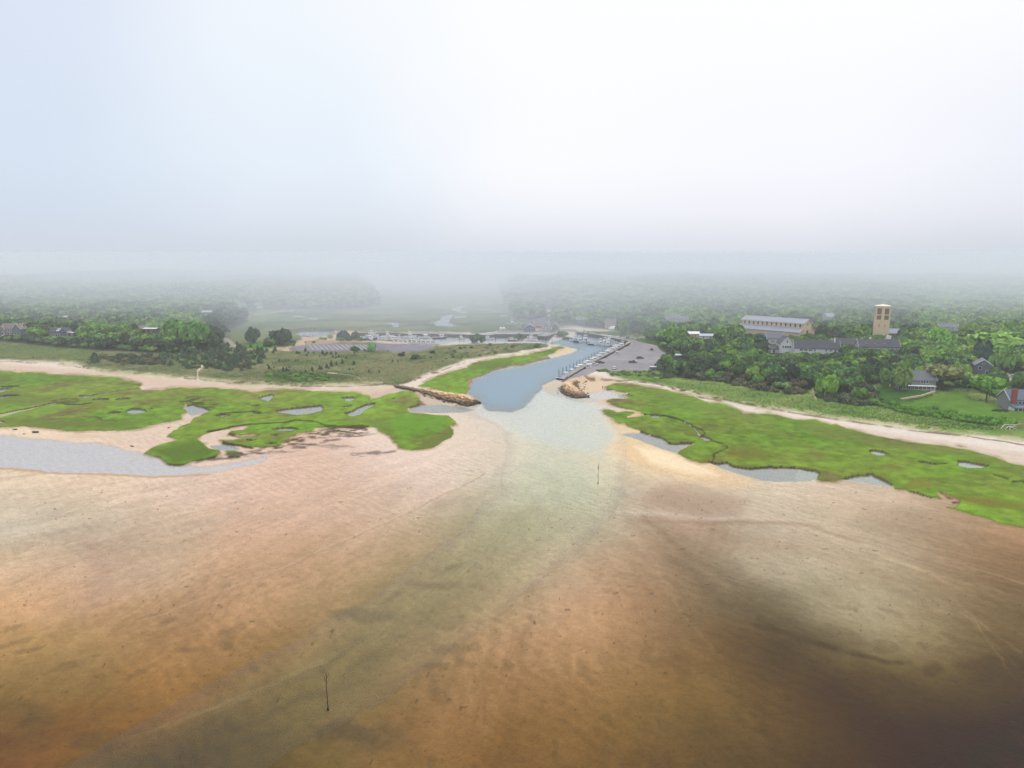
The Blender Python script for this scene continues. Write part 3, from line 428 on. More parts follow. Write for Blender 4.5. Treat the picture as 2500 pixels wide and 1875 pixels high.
# dark crevice lines of the marsh bank
for c, pts, w_ in (('C2', [(140,1118),(250,1098),(380,1068),(500,1063),(680,1050),(760,1035),(870,1040),(900,1050),(960,1078),(1080,1074),(1170,1069),(1250,1078)], 1.3), ('C2', [(240,1190),(340,1203),(470,1218)], 1.5), ('C2', [(290,1128),(380,1143),(500,1138)], 1.0), ('D3', [(1400,300),(1480,340),(1540,365),(1560,400),(1530,420)], 1.2), ('C7', [(1000,1285),(1200,1345),(1290,1345)], .8), ('C7', [(1910,1195),(1990,1188),(2028,1205)], 1.5), ('C7', [(1735,1135),(1860,1170)], .8),
                   ('C1', [(520,1120),(640,1125),(740,1105)], .9), ('C1', [(680,1215),(800,1235),(830,1255),(950,1258)], .7), ('C1', [(1780,1195),(1950,1180),(2100,1170)], 1.0), ('D3', [(1010,225),(1150,232),(1300,262),(1390,300)], 1.5), ('D3', [(1640,470),(1720,490),(1748,520),(1690,570),(1620,610),(1590,650)], 1.2), ('C1', [(20,975),(90,970),(150,968)], 1.8), ('C1', [(20,1052),(100,1045),(160,1043)], 1.8)):
    m_ = mstroke(poly((c, pts), z=MZ), w_, 1.4); paint(m_, (78, 62, 38), .8); setz(m_ * .7, 0.1)
# thin sandy creeks through the marsh
for c, pts, w_ in (('C1', [(-60,1225),(0,1205),(150,1170),(300,1140),(430,1112),(530,1100)], [5,4.5,3.2,2.2,2,1.2]), ('C1', [(-60,1245),(0,1250),(30,1262)], 3.0), ('D3', [(1380,290),(1420,320),(1480,360),(1495,400),(1520,430)], [1.4,1.6,2,2.4,2]), ('D3', [(700,2210)], 1), ('C2', [(1262,905),(1250,880),(1300,862)], 2.2), ('C1', [(780,1040),(900,1020),(1000,1005),(1150,990)], .7)):
    if len(pts) > 1: m_ = mstroke(poly((c, pts), z=MZ), w_, 1.4); paint(m_, (188, 178, 148), .9); setz(m_, 0.12)
for c, pts in pools + [('C1', [(1510,1135),(1550,1125),(1640,1142),(1700,1168),(1600,1200),(1540,1215),(1500,1190),(1490,1160)]), ('C2', [(1515,955),(1590,940),(1700,935),(1850,945),(1960,965),(1880,985),(1760,990),(1600,985),(1535,985)]), ('C2', [(180,1215),(260,1203),(340,1215),(370,1235),(300,1250),(230,1240)]),
    ('D3', [(980,385),(1050,420),(1170,442),(1220,487),(1300,493),(1450,492),(1320,548),(1280,575),(1200,548),(1100,515),(1000,470),(900,440),(800,405)]), ('D3', [(1560,652),(1660,668),(1750,660),(1790,690),(1950,715),(2130,700),(2397,715),(2600,760),(2500,830),(2212,830),(2050,815),(1900,770),(1700,715)]), ('C7', [(-20,1090),(150,1108),(195,1128),(170,1185),(60,1195),(-20,1200)]), ('C7', [(400,1182),(480,1160),(665,1142),(760,1192),(835,1230),(840,1250),(700,1235),(550,1205)]), ('D3', [(770,60),(800,45),(860,50),(900,62),(800,72)])]:
    m_ = mpoly(poly((c, pts), z=0.0), 1.3, 20, 0.5)
    big = max(p[1] for p in pts) - min(p[1] for p in pts) > 60 or c == 'D3'
    setz(m_, -0.30); paint(m_, (140, 150, 150) if c != 'C7' else (146, 160, 156)); setwet(m_, 1)

# peat face of the banks: where marsh drops to the flats
gz = np.zeros_like(Z); dz = np.abs(np.diff(Z, axis=0)); gz[:-1] = np.maximum(gz[:-1], dz); gz[1:] = np.maximum(gz[1:], dz)
bank = np.clip((gz - 0.10) / 0.2, 0, 1) * (Z < 0.46) * (Z > -0.4) * (marsh > 0.02) * (PY > 930)
paint(bank, (74, 58, 36), .8)
# never leave ledges in the far haze
DIST = np.minimum(np.sqrt(WXm ** 2 + WYm ** 2 + CAM_H ** 2), 700.)
Tt = np.exp(-HAZE * DIST)[..., None]
C = np.clip(C, 0, 255); C = C + (255 * (C / 255) ** .96 - C) * WET[..., None]; LC = lin(C); LC = np.maximum(LC - WET[..., None] * np.array([0, .010, .030]), LC * .35); LUM = (LC @ np.array([.3, .5, .2]))[..., None]
KK = np.clip((LUM - .016 * WET[..., None] - .50 * (1 - Tt)) / Tt / LUM, .55, 2)
SATF = 0.92
ALB = np.clip((LUM + (LC - LUM) * SATF) * KK * np.array([0.705, 0.675, 0.65]), .004, .9)
ALB *= (1 + .30 * np.clip(-Z / .2, 0, 1) + .07 * WET)[..., None]; ALB += WET[..., None] * np.array([.011, .006, 0])
TZ = Z
def hgt(x, y):
    px, py = proj(x, y, 0); i = min(max(int(np.searchsorted(gy, py)), 1), len(gy) - 1); j = min(max(int(np.searchsorted(gx, px)), 1), len(gx) - 1)
    u = min(max((px - gx[j-1]) / (gx[j] - gx[j-1]), 0), 1); v = min(max((py - gy[i-1]) / (gy[i] - gy[i-1]), 0), 1)
    return float((TZ[i-1, j-1] * (1-u) + TZ[i-1, j] * u) * (1-v) + (TZ[i, j-1] * (1-u) + TZ[i, j] * u) * v)
def ground(px, py):
    z = 0.
    for _ in range(6):
        x, y = at(px, py, z); z = 0.5 * z + 0.5 * hgt(x, y)
    x, y = at(px, py, z); return x, y, hgt(x, y)
def gmask(M, x, y):
    px, py = proj(x, y, 0); i = min(max(int(np.searchsorted(gy, py)), 0), len(gy) - 1); j = min(max(int(np.searchsorted(gx, px)), 0), len(gx) - 1)
    return float(M[i, j])

# ------------------------------------------------------------------ mesh helpers
def arr_mesh(name, V, F, smooth=False):
    V = np.asarray(V, np.float32).reshape(-1, 3); F = np.asarray(F, np.int32); k = F.shape[1]
    me = bpy.data.meshes.new(name); me.vertices.add(len(V)); me.vertices.foreach_set('co', V.ravel())
    me.loops.add(F.size); me.loops.foreach_set('vertex_index', F.ravel())
    me.polygons.add(len(F)); me.polygons.foreach_set('loop_start', np.arange(0, F.size, k, dtype=np.int32)); me.polygons.foreach_set('loop_total', np.full(len(F), k, np.int32))
    if smooth: me.polygons.foreach_set('use_smooth', np.ones(len(F), bool))
    me.update(calc_edges=True); return me
def vcol(me, name, arr):
    a = me.attributes.new(name, 'FLOAT_COLOR', 'POINT'); arr = np.asarray(arr, np.float32).reshape(-1, arr.shape[-1])
    if arr.shape[1] == 3: arr = np.concatenate([arr, np.ones((len(arr), 1), np.float32)], 1)
    a.data.foreach_set('color', arr.ravel())
def vfl(me, name, arr):
    a = me.attributes.new(name, 'FLOAT', 'POINT'); a.data.foreach_set('value', np.asarray(arr, np.float32).ravel())
def link(name, me, mat=None, parent=None, loc=None):
    o = bpy.data.objects.new(name, me); COL.objects.link(o)
    if mat is not None: me.materials.append(mat)
    if parent is not None: o.parent = parent
    if loc is not None: o.location = loc
    return o
def tag(o, label=None, cat=None, group=None, kind=None):
    if label: o['label'] = label
    if cat: o['category'] = cat
    if group: o['group'] = group
    if kind: o['kind'] = kind
    return o
def newmat(name):
    m = bpy.data.materials.new(name); m.use_nodes = True; nt = m.node_tree; b = nt.nodes['Principled BSDF']; return m, nt, b
def noise(nt, vec, scale, detail=4, rough=.6):
    n = nt.nodes.new('ShaderNodeTexNoise'); n.inputs['Scale'].default_value = scale; n.inputs['Detail'].default_value = detail; n.inputs['Roughness'].default_value = rough
    if vec is not None: nt.links.new(vec, n.inputs['Vector'])
    return n.outputs[0]
def attr(nt, name):
    a = nt.nodes.new('ShaderNodeAttribute'); a.attribute_name = name; return a

# ground material
m_ground, nt, b = newmat('ground'); LK = nt.links.new
ge = nt.nodes.new('ShaderNodeNewGeometry'); pos = ge.outputs['Position']
ca = attr(nt, 'col'); wa = attr(nt, 'wet')
na = noise(nt, pos, 2.6, 5, .75); nb = noise(nt, pos, 0.35, 4, .6)
wv = nt.nodes.new('ShaderNodeTexWave'); wv.inputs['Scale'].default_value = 0.16; wv.inputs['Distortion'].default_value = 9; wv.inputs['Detail'].default_value = 3; wv.inputs['Detail Scale'].default_value = .6; wv.bands_direction = 'DIAGONAL'; nt.links.new(pos, wv.inputs['Vector'])
wvf = math_(nt, 'MULTIPLY', math_(nt, 'MULTIPLY', math_(nt, 'SUBTRACT', wv.outputs['Fac'], 0.5), wa.outputs['Fac']), math_(nt, 'MULTIPLY_ADD', noise(nt, pos, .03, 2), 2.2, -.85, True))
nc = noise(nt, pos, .9, 4, .7)
mu = math_(nt, 'MULTIPLY_ADD', math_(nt, 'SUBTRACT', na, 0.5), 0.95, math_(nt, 'MULTIPLY_ADD', math_(nt, 'SUBTRACT', nb, 0.5), 0.28, 1.0))
mu = math_(nt, 'ADD', math_(nt, 'MULTIPLY_ADD', math_(nt, 'SUBTRACT', nc, 0.5), 0.5, mu), math_(nt, 'MULTIPLY', wvf, .22))
vm = nt.nodes.new('ShaderNodeVectorMath'); vm.operation = 'SCALE'; LK(ca.outputs['Color'], vm.inputs[0]); LK(mu, vm.inputs['Scale'])
LK(vm.outputs[0], b.inputs['Base Color'])
LK(math_(nt, 'MULTIPLY_ADD', wa.outputs['Fac'], -0.28, 0.92), b.inputs['Roughness'])
LK(math_(nt, 'MULTIPLY_ADD', wa.outputs['Fac'], .05, .03), b.inputs['Specular IOR Level'])
bp = nt.nodes.new('ShaderNodeBump'); bp.inputs['Strength'].default_value = 0.5; bp.inputs['Distance'].default_value = 0.35
LK(math_(nt, 'ADD', na, noise(nt, pos, 0.9, 4)), bp.inputs['Height']); LK(bp.outputs[0], b.inputs['Normal'])

# terrain object
nr, nc = PX.shape
idx = np.arange(nr * nc).reshape(nr, nc)
F = np.stack([idx[1:, :-1], idx[1:, 1:], idx[:-1, 1:], idx[:-1, :-1]], -1).reshape(-1, 4)
V = np.stack([WXm, WYm, TZ], -1)
me = arr_mesh('ground', V, F, True); vcol(me, 'col', ALB); vfl(me, 'wet', WET)
tag(link('ground', me, m_ground), kind='structure')
# wide seabed / land sheet round everything
rim = [(-9000, -3000), (9000, -3000), (9000, 9000), (-9000, 9000)]
me = arr_mesh('outer_ground', [(x, y, -3.2) for x, y in rim], [(0, 1, 2, 3)]); vcol(me, 'col', np.tile(lin((150, 128, 96)) * .6, (4, 1))); vfl(me, 'wet', np.ones(4))
tag(link('outer_ground', me, m_ground), kind='structure')

# water sheet
wmask = TZ < 0.03
fm = (wmask[1:, :-1] | wmask[1:, 1:] | wmask[:-1, 1:] | wmask[:-1, :-1]).ravel()
FW = F[fm]; used = np.unique(FW); remap = -np.ones(nr * nc, np.int32); remap[used] = np.arange(len(used))
VW = V.reshape(-1, 3)[used].copy(); VW[:, 2] = 0.0
dep = np.clip(-TZ.ravel()[used], 0, 5)
me = arr_mesh('water', VW, remap[FW], True); vfl(me, 'depth', dep)
m_water = bpy.data.materials.new('water'); m_water.use_nodes = True; nt = m_water.node_tree; nt.nodes.clear(); LK = nt.links.new
out = nt.nodes.new('ShaderNodeOutputMaterial'); da = attr(nt, 'depth')
ge = nt.nodes.new('ShaderNodeNewGeometry')
al = math_(nt, 'SUBTRACT', 1.0, math_(nt, 'POWER', 2.718, math_(nt, 'MULTIPLY', da.outputs['Fac'], -1.1)))
al = math_(nt, 'MULTIPLY', al, math_(nt, 'MULTIPLY_ADD', da.outputs['Fac'], 2.2, -0.9, True))
dr = ramp(nt, [(0.0, lin((150, 160, 140)) * .6), (0.25, lin((130, 152, 158)) * .7), (0.9, lin((120, 150, 168)) * .7)], math_(nt, 'MULTIPLY', da.outputs['Fac'], 0.42), 'LINEAR')
df = nt.nodes.new('ShaderNodeBsdfDiffuse'); LK(dr.outputs[0], df.inputs[0])
tr = nt.nodes.new('ShaderNodeBsdfTransparent')
mx = nt.nodes.new('ShaderNodeMixShader'); LK(al, mx.inputs[0]); LK(tr.outputs[0], mx.inputs[1]); LK(df.outputs[0], mx.inputs[2])
mp_ = nt.nodes.new('ShaderNodeMapping'); mp_.inputs['Scale'].default_value = (1, 0.8, 1); LK(ge.outputs['Position'], mp_.inputs[0])
hN = math_(nt, 'MULTIPLY_ADD', noise(nt, mp_.outputs[0], 0.15, 2), 1.5, noise(nt, mp_.outputs[0], 1.1, 3))
bp = nt.nodes.new('ShaderNodeBump'); bp.inputs['Strength'].default_value = 0.25; bp.inputs['Distance'].default_value = 0.1; LK(hN, bp.inputs['Height'])
gl = nt.nodes.new('ShaderNodeBsdfGlossy'); gl.inputs['Roughness'].default_value = 0.24; LK(bp.outputs[0], gl.inputs['Normal'])
fr_ = nt.nodes.new('ShaderNodeFresnel'); fr_.inputs['IOR'].default_value = 1.33; LK(bp.outputs[0], fr_.inputs['Normal'])
m2 = nt.nodes.new('ShaderNodeMixShader'); LK(math_(nt, 'MULTIPLY', fr_.outputs[0], 0.72), m2.inputs[0]); LK(mx.outputs[0], m2.inputs[1]); LK(gl.outputs[0], m2.inputs[2])
LK(m2.outputs[0], out.inputs[0])
tag(link('water', me, m_water), kind='structure')

# haze
def haze_box():
    x0, x1, y0, y1, z0, z1 = -4200, 4200, -600, 7800, -4.5, 73
    me = arr_mesh('haze', [(x0,y0,z0),(x1,y0,z0),(x1,y1,z0),(x0,y1,z0),(x0,y0,z1),(x1,y0,z1),(x1,y1,z1),(x0,y1,z1)], [(0,3,2,1),(4,5,6,7),(0,1,5,4),(1,2,6,5),(2,3,7,6),(3,0,4,7)])
    m = bpy.data.materials.new('haze'); m.use_nodes = True; nt = m.node_tree; nt.nodes.clear()
    o = nt.nodes.new('ShaderNodeOutputMaterial'); v = nt.nodes.new('ShaderNodeVolumePrincipled')
    v.inputs['Color'].default_value = HAZE_COL + (1,); v.inputs['Density'].default_value = HAZE; v.inputs['Anisotropy'].default_value = 0.0
    nt.links.new(v.outputs[0], o.inputs['Volume'])
    tag(link('haze', me, m), kind='stuff')
haze_box()
def fog_bank():   # low cloud lying over the far shore: lumpy front and lumpy top
    xs = np.linspace(-5200, 5200, 105); n = len(xs); prof = [(0, -4.6), (0, 20), (.08, 60), (1.2, 88), (4, 98), (9, 112), (14, 124)]
    V = []
    for j, (dy, z) in enumerate(prof):
        a = xs / 8000.
        front = 560 + 130 * np.clip((xs - 60) / 500, -1, 1) ** 2 - 50 * np.exp(-((xs + 40) / 170) ** 2) + 160 * fbm(xs / 260, xs * 0 + 3.1, 3, 2)
        front = np.where(np.abs(xs) > 1500, front - (np.abs(xs) - 1500) * .5, front)
        V.append(np.stack([xs, front + dy * 420 , z + (14 * fbm(xs / 500, xs * 0 + 1.9, 3, 7) if z > 95 else 0 * xs)], 1))
    V.append(np.stack([xs, xs * 0 + 8200, xs * 0 + 128], 1)); V.append(np.stack([xs, xs * 0 + 8200, xs * 0 - 4.6], 1))
    m = len(V); V = np.concatenate(V); F = []
    for j in range(m):
        k = (j + 1) % m
        for i in range(n - 1): F.append((j * n + i, j * n + i + 1, k * n + i + 1, k * n + i))
    me = bpy.data.meshes.new('fog_bank'); me.from_pydata(V.tolist(), [], F + [tuple(j * n for j in range(m)), tuple(j * n + n - 1 for j in range(m))[::-1]])
    bm = bmesh.new(); bm.from_mesh(me); bmesh.ops.recalc_face_normals(bm, faces=bm.faces); bm.to_mesh(me); bm.free()
    mt = bpy.data.materials.new('fog'); mt.use_nodes = True; nt = mt.node_tree; nt.nodes.clear()
    o = nt.nodes.new('ShaderNodeOutputMaterial'); v = nt.nodes.new('ShaderNodeVolumePrincipled')
    v.inputs['Color'].default_value = (0.875, 0.91, 0.965, 1); v.inputs['Density'].default_value = FOG; v.inputs['Anisotropy'].default_value = 0.0
    nt.links.new(v.outputs[0], o.inputs['Volume']); tag(link('fog_bank', me, mt), kind='stuff')
fog_bank()

# ================================================================== materials for objects
_mc = {}
def mat(name, rgb, rough=.7, var=.12, scale=1.5, metal=0, spec=.4):
    if name in _mc: return _mc[name]
    m, nt, b = newmat(name); tc = nt.nodes.new('ShaderNodeTexCoord')
    c = lin(rgb) * 0.8; n = noise(nt, tc.outputs['Object'], scale, 4)
    r = ramp(nt, [(0.3, tuple(c * (1 - var))), (0.7, tuple(np.minimum(c * (1 + var), .95)))], n, 'LINEAR')
    nt.links.new(r.outputs[0], b.inputs['Base Color']); b.inputs['Roughness'].default_value = rough; b.inputs['Metallic'].default_value = metal; b.inputs['Specular IOR Level'].default_value = spec
    _mc[name] = m; return m
def banded(name, rgb, dark, period, axis='Z', rough=.8, width=.12, var=.1):
    """boards, shingle courses or stone courses"""
    if name in _mc: return _mc[name]
    m, nt, b = newmat(name); tc = nt.nodes.new('ShaderNodeTexCoord'); sx = nt.nodes.new('ShaderNodeSeparateXYZ'); nt.links.new(tc.outputs['Object'], sx.inputs[0])
    f = math_(nt, 'LESS_THAN', math_(nt, 'FRACT', math_(nt, 'DIVIDE', sx.outputs[axis], period)), width)
    n = noise(nt, tc.outputs['Object'], 1.2, 5)
    r = ramp(nt, [(0.3, tuple(lin(rgb) * .8 * (1 - var))), (0.7, tuple(np.minimum(lin(rgb) * .8 * (1 + var), .95)))], n, 'LINEAR')
    nt.links.new(mixc(nt, math_(nt, 'MULTIPLY', f, .6), r.outputs[0], lin(dark)), b.inputs['Base Color']); b.inputs['Roughness'].default_value = rough
    _mc[name] = m; return m
def foliage_mat(name, base, hue_var=.15):
    m, nt, b = newmat(name); oi = nt.nodes.new('ShaderNodeObjectInfo'); ta = attr(nt, 'tint'); tc = nt.nodes.new('ShaderNodeTexCoord')
    n = noise(nt, tc.outputs['Object'], 0.55, 3)
    v = math_(nt, 'MULTIPLY_ADD', n, 0.7, 0.65)
    c = nt.nodes.new('ShaderNodeVectorMath'); c.operation = 'MULTIPLY'; nt.links.new(oi.outputs['Color'], c.inputs[0]); nt.links.new(ta.outputs['Color'], c.inputs[1])
    c2 = nt.nodes.new('ShaderNodeVectorMath'); c2.operation = 'SCALE'; nt.links.new(c.outputs[0], c2.inputs[0]); nt.links.new(v, c2.inputs['Scale'])
    nt.links.new(c2.outputs[0], b.inputs['Base Color']); b.inputs['Roughness'].default_value = .75; b.inputs['Specular IOR Level'].default_value = .2
    return m
m_leaf = foliage_mat('foliage', None)
m_bark = mat('bark', (92, 80, 66), .9, .3)

# ================================================================== vegetation
def leaf_quads(cen, nrm, size, rng):
    n = len(cen); a = rng.normal(size=(n, 3)); t = np.cross(nrm, a); t /= np.linalg.norm(t, axis=1, keepdims=True) + 1e-9
    bt = np.cross(nrm, t); s = (size * rng.uniform(.6, 1.3, n))[:, None]; t = t * s; bt = bt * s * rng.uniform(.5, 1, (n, 1))
    V = np.stack([cen - t - bt * .6, cen + t * .7 - bt, cen + t + bt * .7, cen - t * .6 + bt], 1).reshape(-1, 3)
    return V, np.arange(4 * n).reshape(n, 4)
def crown_points(kind, n, rng):
    """points on the lumpy surface of a crown about 1 m in radius-units; returns centres, normals, tint"""
    if kind == 'cedar':
        h = rng.random(n) ** .8; r = (1 - h) ** .75 * (1 + .25 * np.sin(h * 23 + rng.random() * 6)) * rng.uniform(.75, 1.05, n); a = rng.uniform(0, 6.283, n)
        r *= 1 + .22 * np.sin(a * 3 + h * 9)
        P = np.stack([r * np.cos(a), r * np.sin(a), h * 2.3], 1); Nn = np.stack([np.cos(a), np.sin(a), .45 + 0 * a], 1)
        t = rng.uniform(.7, 1.15, n)
    else:
        nl = {'oak': 13, 'tall': 11, 'shrub': 8}[kind]
        lob = rng.normal(size=(nl, 3)); lob /= np.linalg.norm(lob, axis=1, keepdims=True); lob[:, 2] = np.abs(lob[:, 2]) * .75 - .1
        cz = {'oak': .72, 'tall': 1.0, 'shrub': .35}[kind]; sz = {'oak': .62, 'tall': .9, 'shrub': .42}[kind]
        lc = lob * rng.uniform(.35, .68, (nl, 1)) * np.array([1, 1, sz]) + np.array([0, 0, cz]); lr = rng.uniform(.28, .5, nl)
        k = rng.integers(0, nl, n); d = rng.normal(size=(n, 3)); d /= np.linalg.norm(d, axis=1, keepdims=True)
        d[:, 2] = np.where((d[:, 2] < -.3) & (rng.random(n) < .8), -d[:, 2], d[:, 2])
        P = lc[k] + d * (lr[k] * rng.uniform(.82, 1.08, n))[:, None] * np.array([1, 1, .8]); Nn = d + rng.normal(size=(n, 3)) * .45
        tl = rng.uniform(.86, 1.16, nl); t = tl[k] * rng.uniform(.84, 1.18, n)
    Nn /= np.linalg.norm(Nn, axis=1, keepdims=True)
    return P, Nn, t
def crown_mesh(name, kind, n, leaf, seed):
    rng = np.random.default_rng(seed); P, Nn, t = crown_points(kind, n, rng)
    V, F = leaf_quads(P, Nn, leaf, rng); me = arr_mesh(name, V, F)
    tt = np.repeat(t, 4)[:, None] * np.array([1, 1, 1]) * np.array([1 + .0, 1, 1]); vcol(me, 'tint', tt); me.materials.append(m_leaf); return me
def trunk_mesh(h, r):
    M_ = MB()
    M_.tube([(0, 0, -.6), (r * .2, 0, h * .45), (0, r * .3, h)], [r, r * .75, r * .45], 7)
    for a in (0.3, 2.3, 4.4): M_.tube([(0, 0, h * .5), (math.cos(a) * h * .22, math.sin(a) * h * .22, h * .8), (math.cos(a) * h * .38, math.sin(a) * h * .38, h * 1.05)], [r * .5, r * .35, r * .15], 5)
    return M_.mesh('trunk')
class MB:
    def __init__(s): s.v = []; s.f = []
    def add(s, V, F):
        k = len(s.v); s.v += [tuple(p) for p in V]; s.f += [tuple(i + k for i in f) for f in F]; return s
    def box(s, c, d, rz=0, ry=0):
        x, y, z = (q / 2 for q in d); M_ = Matrix.Rotation(rz, 3, 'Z') @ Matrix.Rotation(ry, 3, 'Y'); V = []
        for a, b_, e in ((-1,-1,-1),(1,-1,-1),(1,1,-1),(-1,1,-1),(-1,-1,1),(1,-1,1),(1,1,1),(-1,1,1)): V.append(M_ @ Vector((a * x, b_ * y, e * z)) + Vector(c))
        return s.add(V, [(0,3,2,1),(4,5,6,7),(0,1,5,4),(1,2,6,5),(2,3,7,6),(3,0,4,7)])
    def bar(s, a, b, w, h=None):
        a, b = Vector(a), Vector(b); d = (b - a); L = d.length; d.normalize(); up = Vector((0, 0, 1)) if abs(d.z) < .95 else Vector((1, 0, 0))
        q = d.cross(up).normalized() * w / 2; u = q.cross(d).normalized() * (h or w) / 2
        return s.add([a - q - u, a + q - u, a + q + u, a - q + u, b - q - u, b + q - u, b + q + u, b - q + u], [(0,1,2,3),(7,6,5,4),(0,4,5,1),(1,5,6,2),(2,6,7,3),(3,7,4,0)])
    def tube(s, pts, rad, n=8):
        V = []; F = []; pts = [Vector(p) for p in pts]
        for i, p in enumerate(pts):
            d = (pts[min(i + 1, len(pts) - 1)] - pts[max(i - 1, 0)]).normalized(); up = Vector((1, 0, 0)) if abs(d.z) > .8 else Vector((0, 0, 1))
            q = d.cross(up).normalized(); u = q.cross(d).normalized()
            for j in range(n): a = 2 * math.pi * j / n; V.append(p + (q * math.cos(a) + u * math.sin(a)) * rad[i])
        for i in range(len(pts) - 1):
            for j in range(n): F.append((i * n + j, i * n + (j + 1) % n, (i + 1) * n + (j + 1) % n, (i + 1) * n + j))
        F.append(tuple(range(n))[::-1]); F.append(tuple((len(pts) - 1) * n + j for j in range(n)))
        return s.add(V, F)
    def mesh(s, name, smooth=False, recalc=True):
        me = bpy.data.meshes.new(name); me.from_pydata([tuple(p) for p in s.v], [], s.f)
        if recalc:
            bm = bmesh.new(); bm.from_mesh(me); bmesh.ops.recalc_face_normals(bm, faces=bm.faces); bm.to_mesh(me); bm.free()
        if smooth: me.polygons.foreach_set('use_smooth', np.ones(len(me.polygons), bool))
        return me
    def build(s, name, m, parent=None, smooth=False, loc=None): return link(name, s.mesh(name, smooth), m, parent, loc)
def thing(name, label, cat, loc, rz=0, group=None):
    o = bpy.data.objects.new(name, None); COL.objects.link(o); o.location = loc; o.rotation_euler = (0, 0, rz); return tag(o, label, cat, group)
def dup(root, loc, rz=0, sc=None, label=None, group=None):
    r = root.copy(); COL.objects.link(r); r.location = loc; r.rotation_euler = (0, 0, rz)
    if sc is not None: r.scale = sc
    if label: r['label'] = label
    if group: r['group'] = group
    for ch in list(root.children):
        c = ch.copy(); COL.objects.link(c); c.parent = r
        for g in ch.children: d = g.copy(); COL.objects.link(d); d.parent = c
    return r

OAKS = [crown_mesh('crown', 'oak', 760, .17, 40 + i) for i in range(6)]
TALLS = [crown_mesh('crown', 'tall', 720, .16, 60 + i) for i in range(3)]
CEDARS = [crown_mesh('crown', 'cedar', 420, .17, 80 + i) for i in range(4)]
SHRUBS = [crown_mesh('foliage', 'shrub', 330, .16, 90 + i) for i in range(4)]
BUSHY = [crown_mesh('crown', 'shrub', 800, .15, 120 + i) for i in range(3)]
TRUNK = trunk_mesh(1.0, .09); TRUNK.materials.append(m_bark)
GREENS = [lin(c) * 1.0 for c in ((84, 118, 52), (92, 126, 48), (76, 108, 56), (70, 98, 50), (104, 136, 48), (64, 92, 46))]
BRIGHT = [lin(c) for c in ((110, 144, 56), (102, 140, 60), (116, 142, 66))]
DARK = [lin(c) for c in ((52, 72, 44), (48, 66, 46), (58, 74, 46))]
BROWNS = [lin(c) for c in ((96, 92, 62), (88, 84, 60), (104, 98, 64))]
keep = []   # (px rectangle that must stay visible, distance of the building)
def blocked(x, y, z, r, h):
    px, py1 = proj(x, y, z + h); _, py0 = proj(x, y, z); pr = FPX * r / y; d = math.hypot(x, y)
    for (x0, y0, x1, y1, dd) in keep:
        if d < dd + 6 and px + pr > x0 and px - pr < x1 and py1 < y1 and py0 + 0 > y0: return True
    return False
nobuild = []   # (x, y, r) footprints
def on_foot(x, y, r): return any((x - a) ** 2 + (y - b_) ** 2 < (r + c) ** 2 for a, b_, c in nobuild)
def plant(name, cat, mesh, pos, r, hs, color, label, group, trunk=True, rz=None):
    x, y, z = pos
    o = bpy.data.objects.new(name, None); COL.objects.link(o); o.location = (x, y, z); o.rotation_euler = (0, 0, random.random() * 6.28 if rz is None else rz)
    tag(o, label, cat, group)
    c = bpy.data.objects.new('crown' if trunk else 'foliage', mesh); COL.objects.link(c); c.parent = o; c.scale = (r, r, hs); c.color = tuple(color) + (1,)
    if trunk:
        c.location = (0, 0, hs * (.16 if cat == 'tree' else -.08)); t = bpy.data.objects.new('trunk', TRUNK); COL.objects.link(t); t.parent = o; t.scale = (min(r, 6) * .8, min(r, 6) * .8, hs * .8)
    return o
def plant1(name, cat, mesh, pos, r, hs, color, label, group):   # low growth with no trunk to see: one mesh
    o = bpy.data.objects.new(name, mesh); COL.objects.link(o); o.location = pos; o.rotation_euler = (0, 0, random.random() * 6.28); o.scale = (r, r, hs); o.color = tuple(color) + (1,); return tag(o, label, cat, group)

# ================================================================== buildings
M_glass = mat('window_glass', (52, 58, 66), .15, .2, .3, spec=.6)
M_white = mat('white_paint', (232, 232, 230), .6, .05)
M_shingle = banded('grey_shingle', (142, 140, 138), (70, 68, 66), .35)
M_shingleroof = banded('slate_grey_roof', (112, 114, 120), (60, 60, 64), .4, 'X')
M_darkroof = banded('dark_roof', (74, 74, 82), (40, 40, 46), .45, 'X')
M_brownroof = banded('brown_roof', (128, 114, 106), (80, 70, 64), .4, 'X')
M_bluewall = banded('blue_grey_shingle', (100, 110, 124), (60, 66, 76), .3)
M_brown = banded('brown_board', (96, 74, 62), (50, 38, 32), .5)
M_stone = banded('cream_stone', (238, 212, 172), (176, 146, 110), .9, 'Z', .85, .07, .1)
M_metalroof = banded('standing_seam_roof', (156, 158, 168), (110, 112, 122), 1.6, 'X', .85, .08, .05)
M_stonetrim = mat('pale_stone_trim', (236, 222, 198), .8, .06)
M_brick = banded('red_brick', (150, 70, 52), (110, 90, 80), .25, 'Z', .9, .2)
M_timber = banded('dark_timber', (84, 74, 70), (38, 32, 30), .45, 'X', .9, .22, .25)
M_plank = banded('grey_planks', (150, 146, 142), (96, 90, 86), .5, 'X', .85, .12)
M_conc = mat('concrete', (176, 170, 160), .85, .1, .6)
M_yellow = mat('yellow_clapboard', (222, 210, 140), .7, .06)
M_pink = mat('salmon_wall', (226, 160, 120), .7, .08)
M_pale = mat('pale_grey_wall', (190, 192, 198), .7, .08)
def prism(m, x0, x1, W, H, RH, y0=0.0, z0=-1.2):
    V = [(x0, y0 - W / 2, z0), (x0, y0 + W / 2, z0), (x0, y0 + W / 2, H), (x0, y0, H + RH), (x0, y0 - W / 2, H)]
    V += [(x1,) + v[1:] for v in V]; m.add(V, [(0,1,2,3,4), (9,8,7,6,5), (0,5,6,1), (1,6,7,2), (2,7,8,3), (3,8,9,4), (4,9,5,0)])
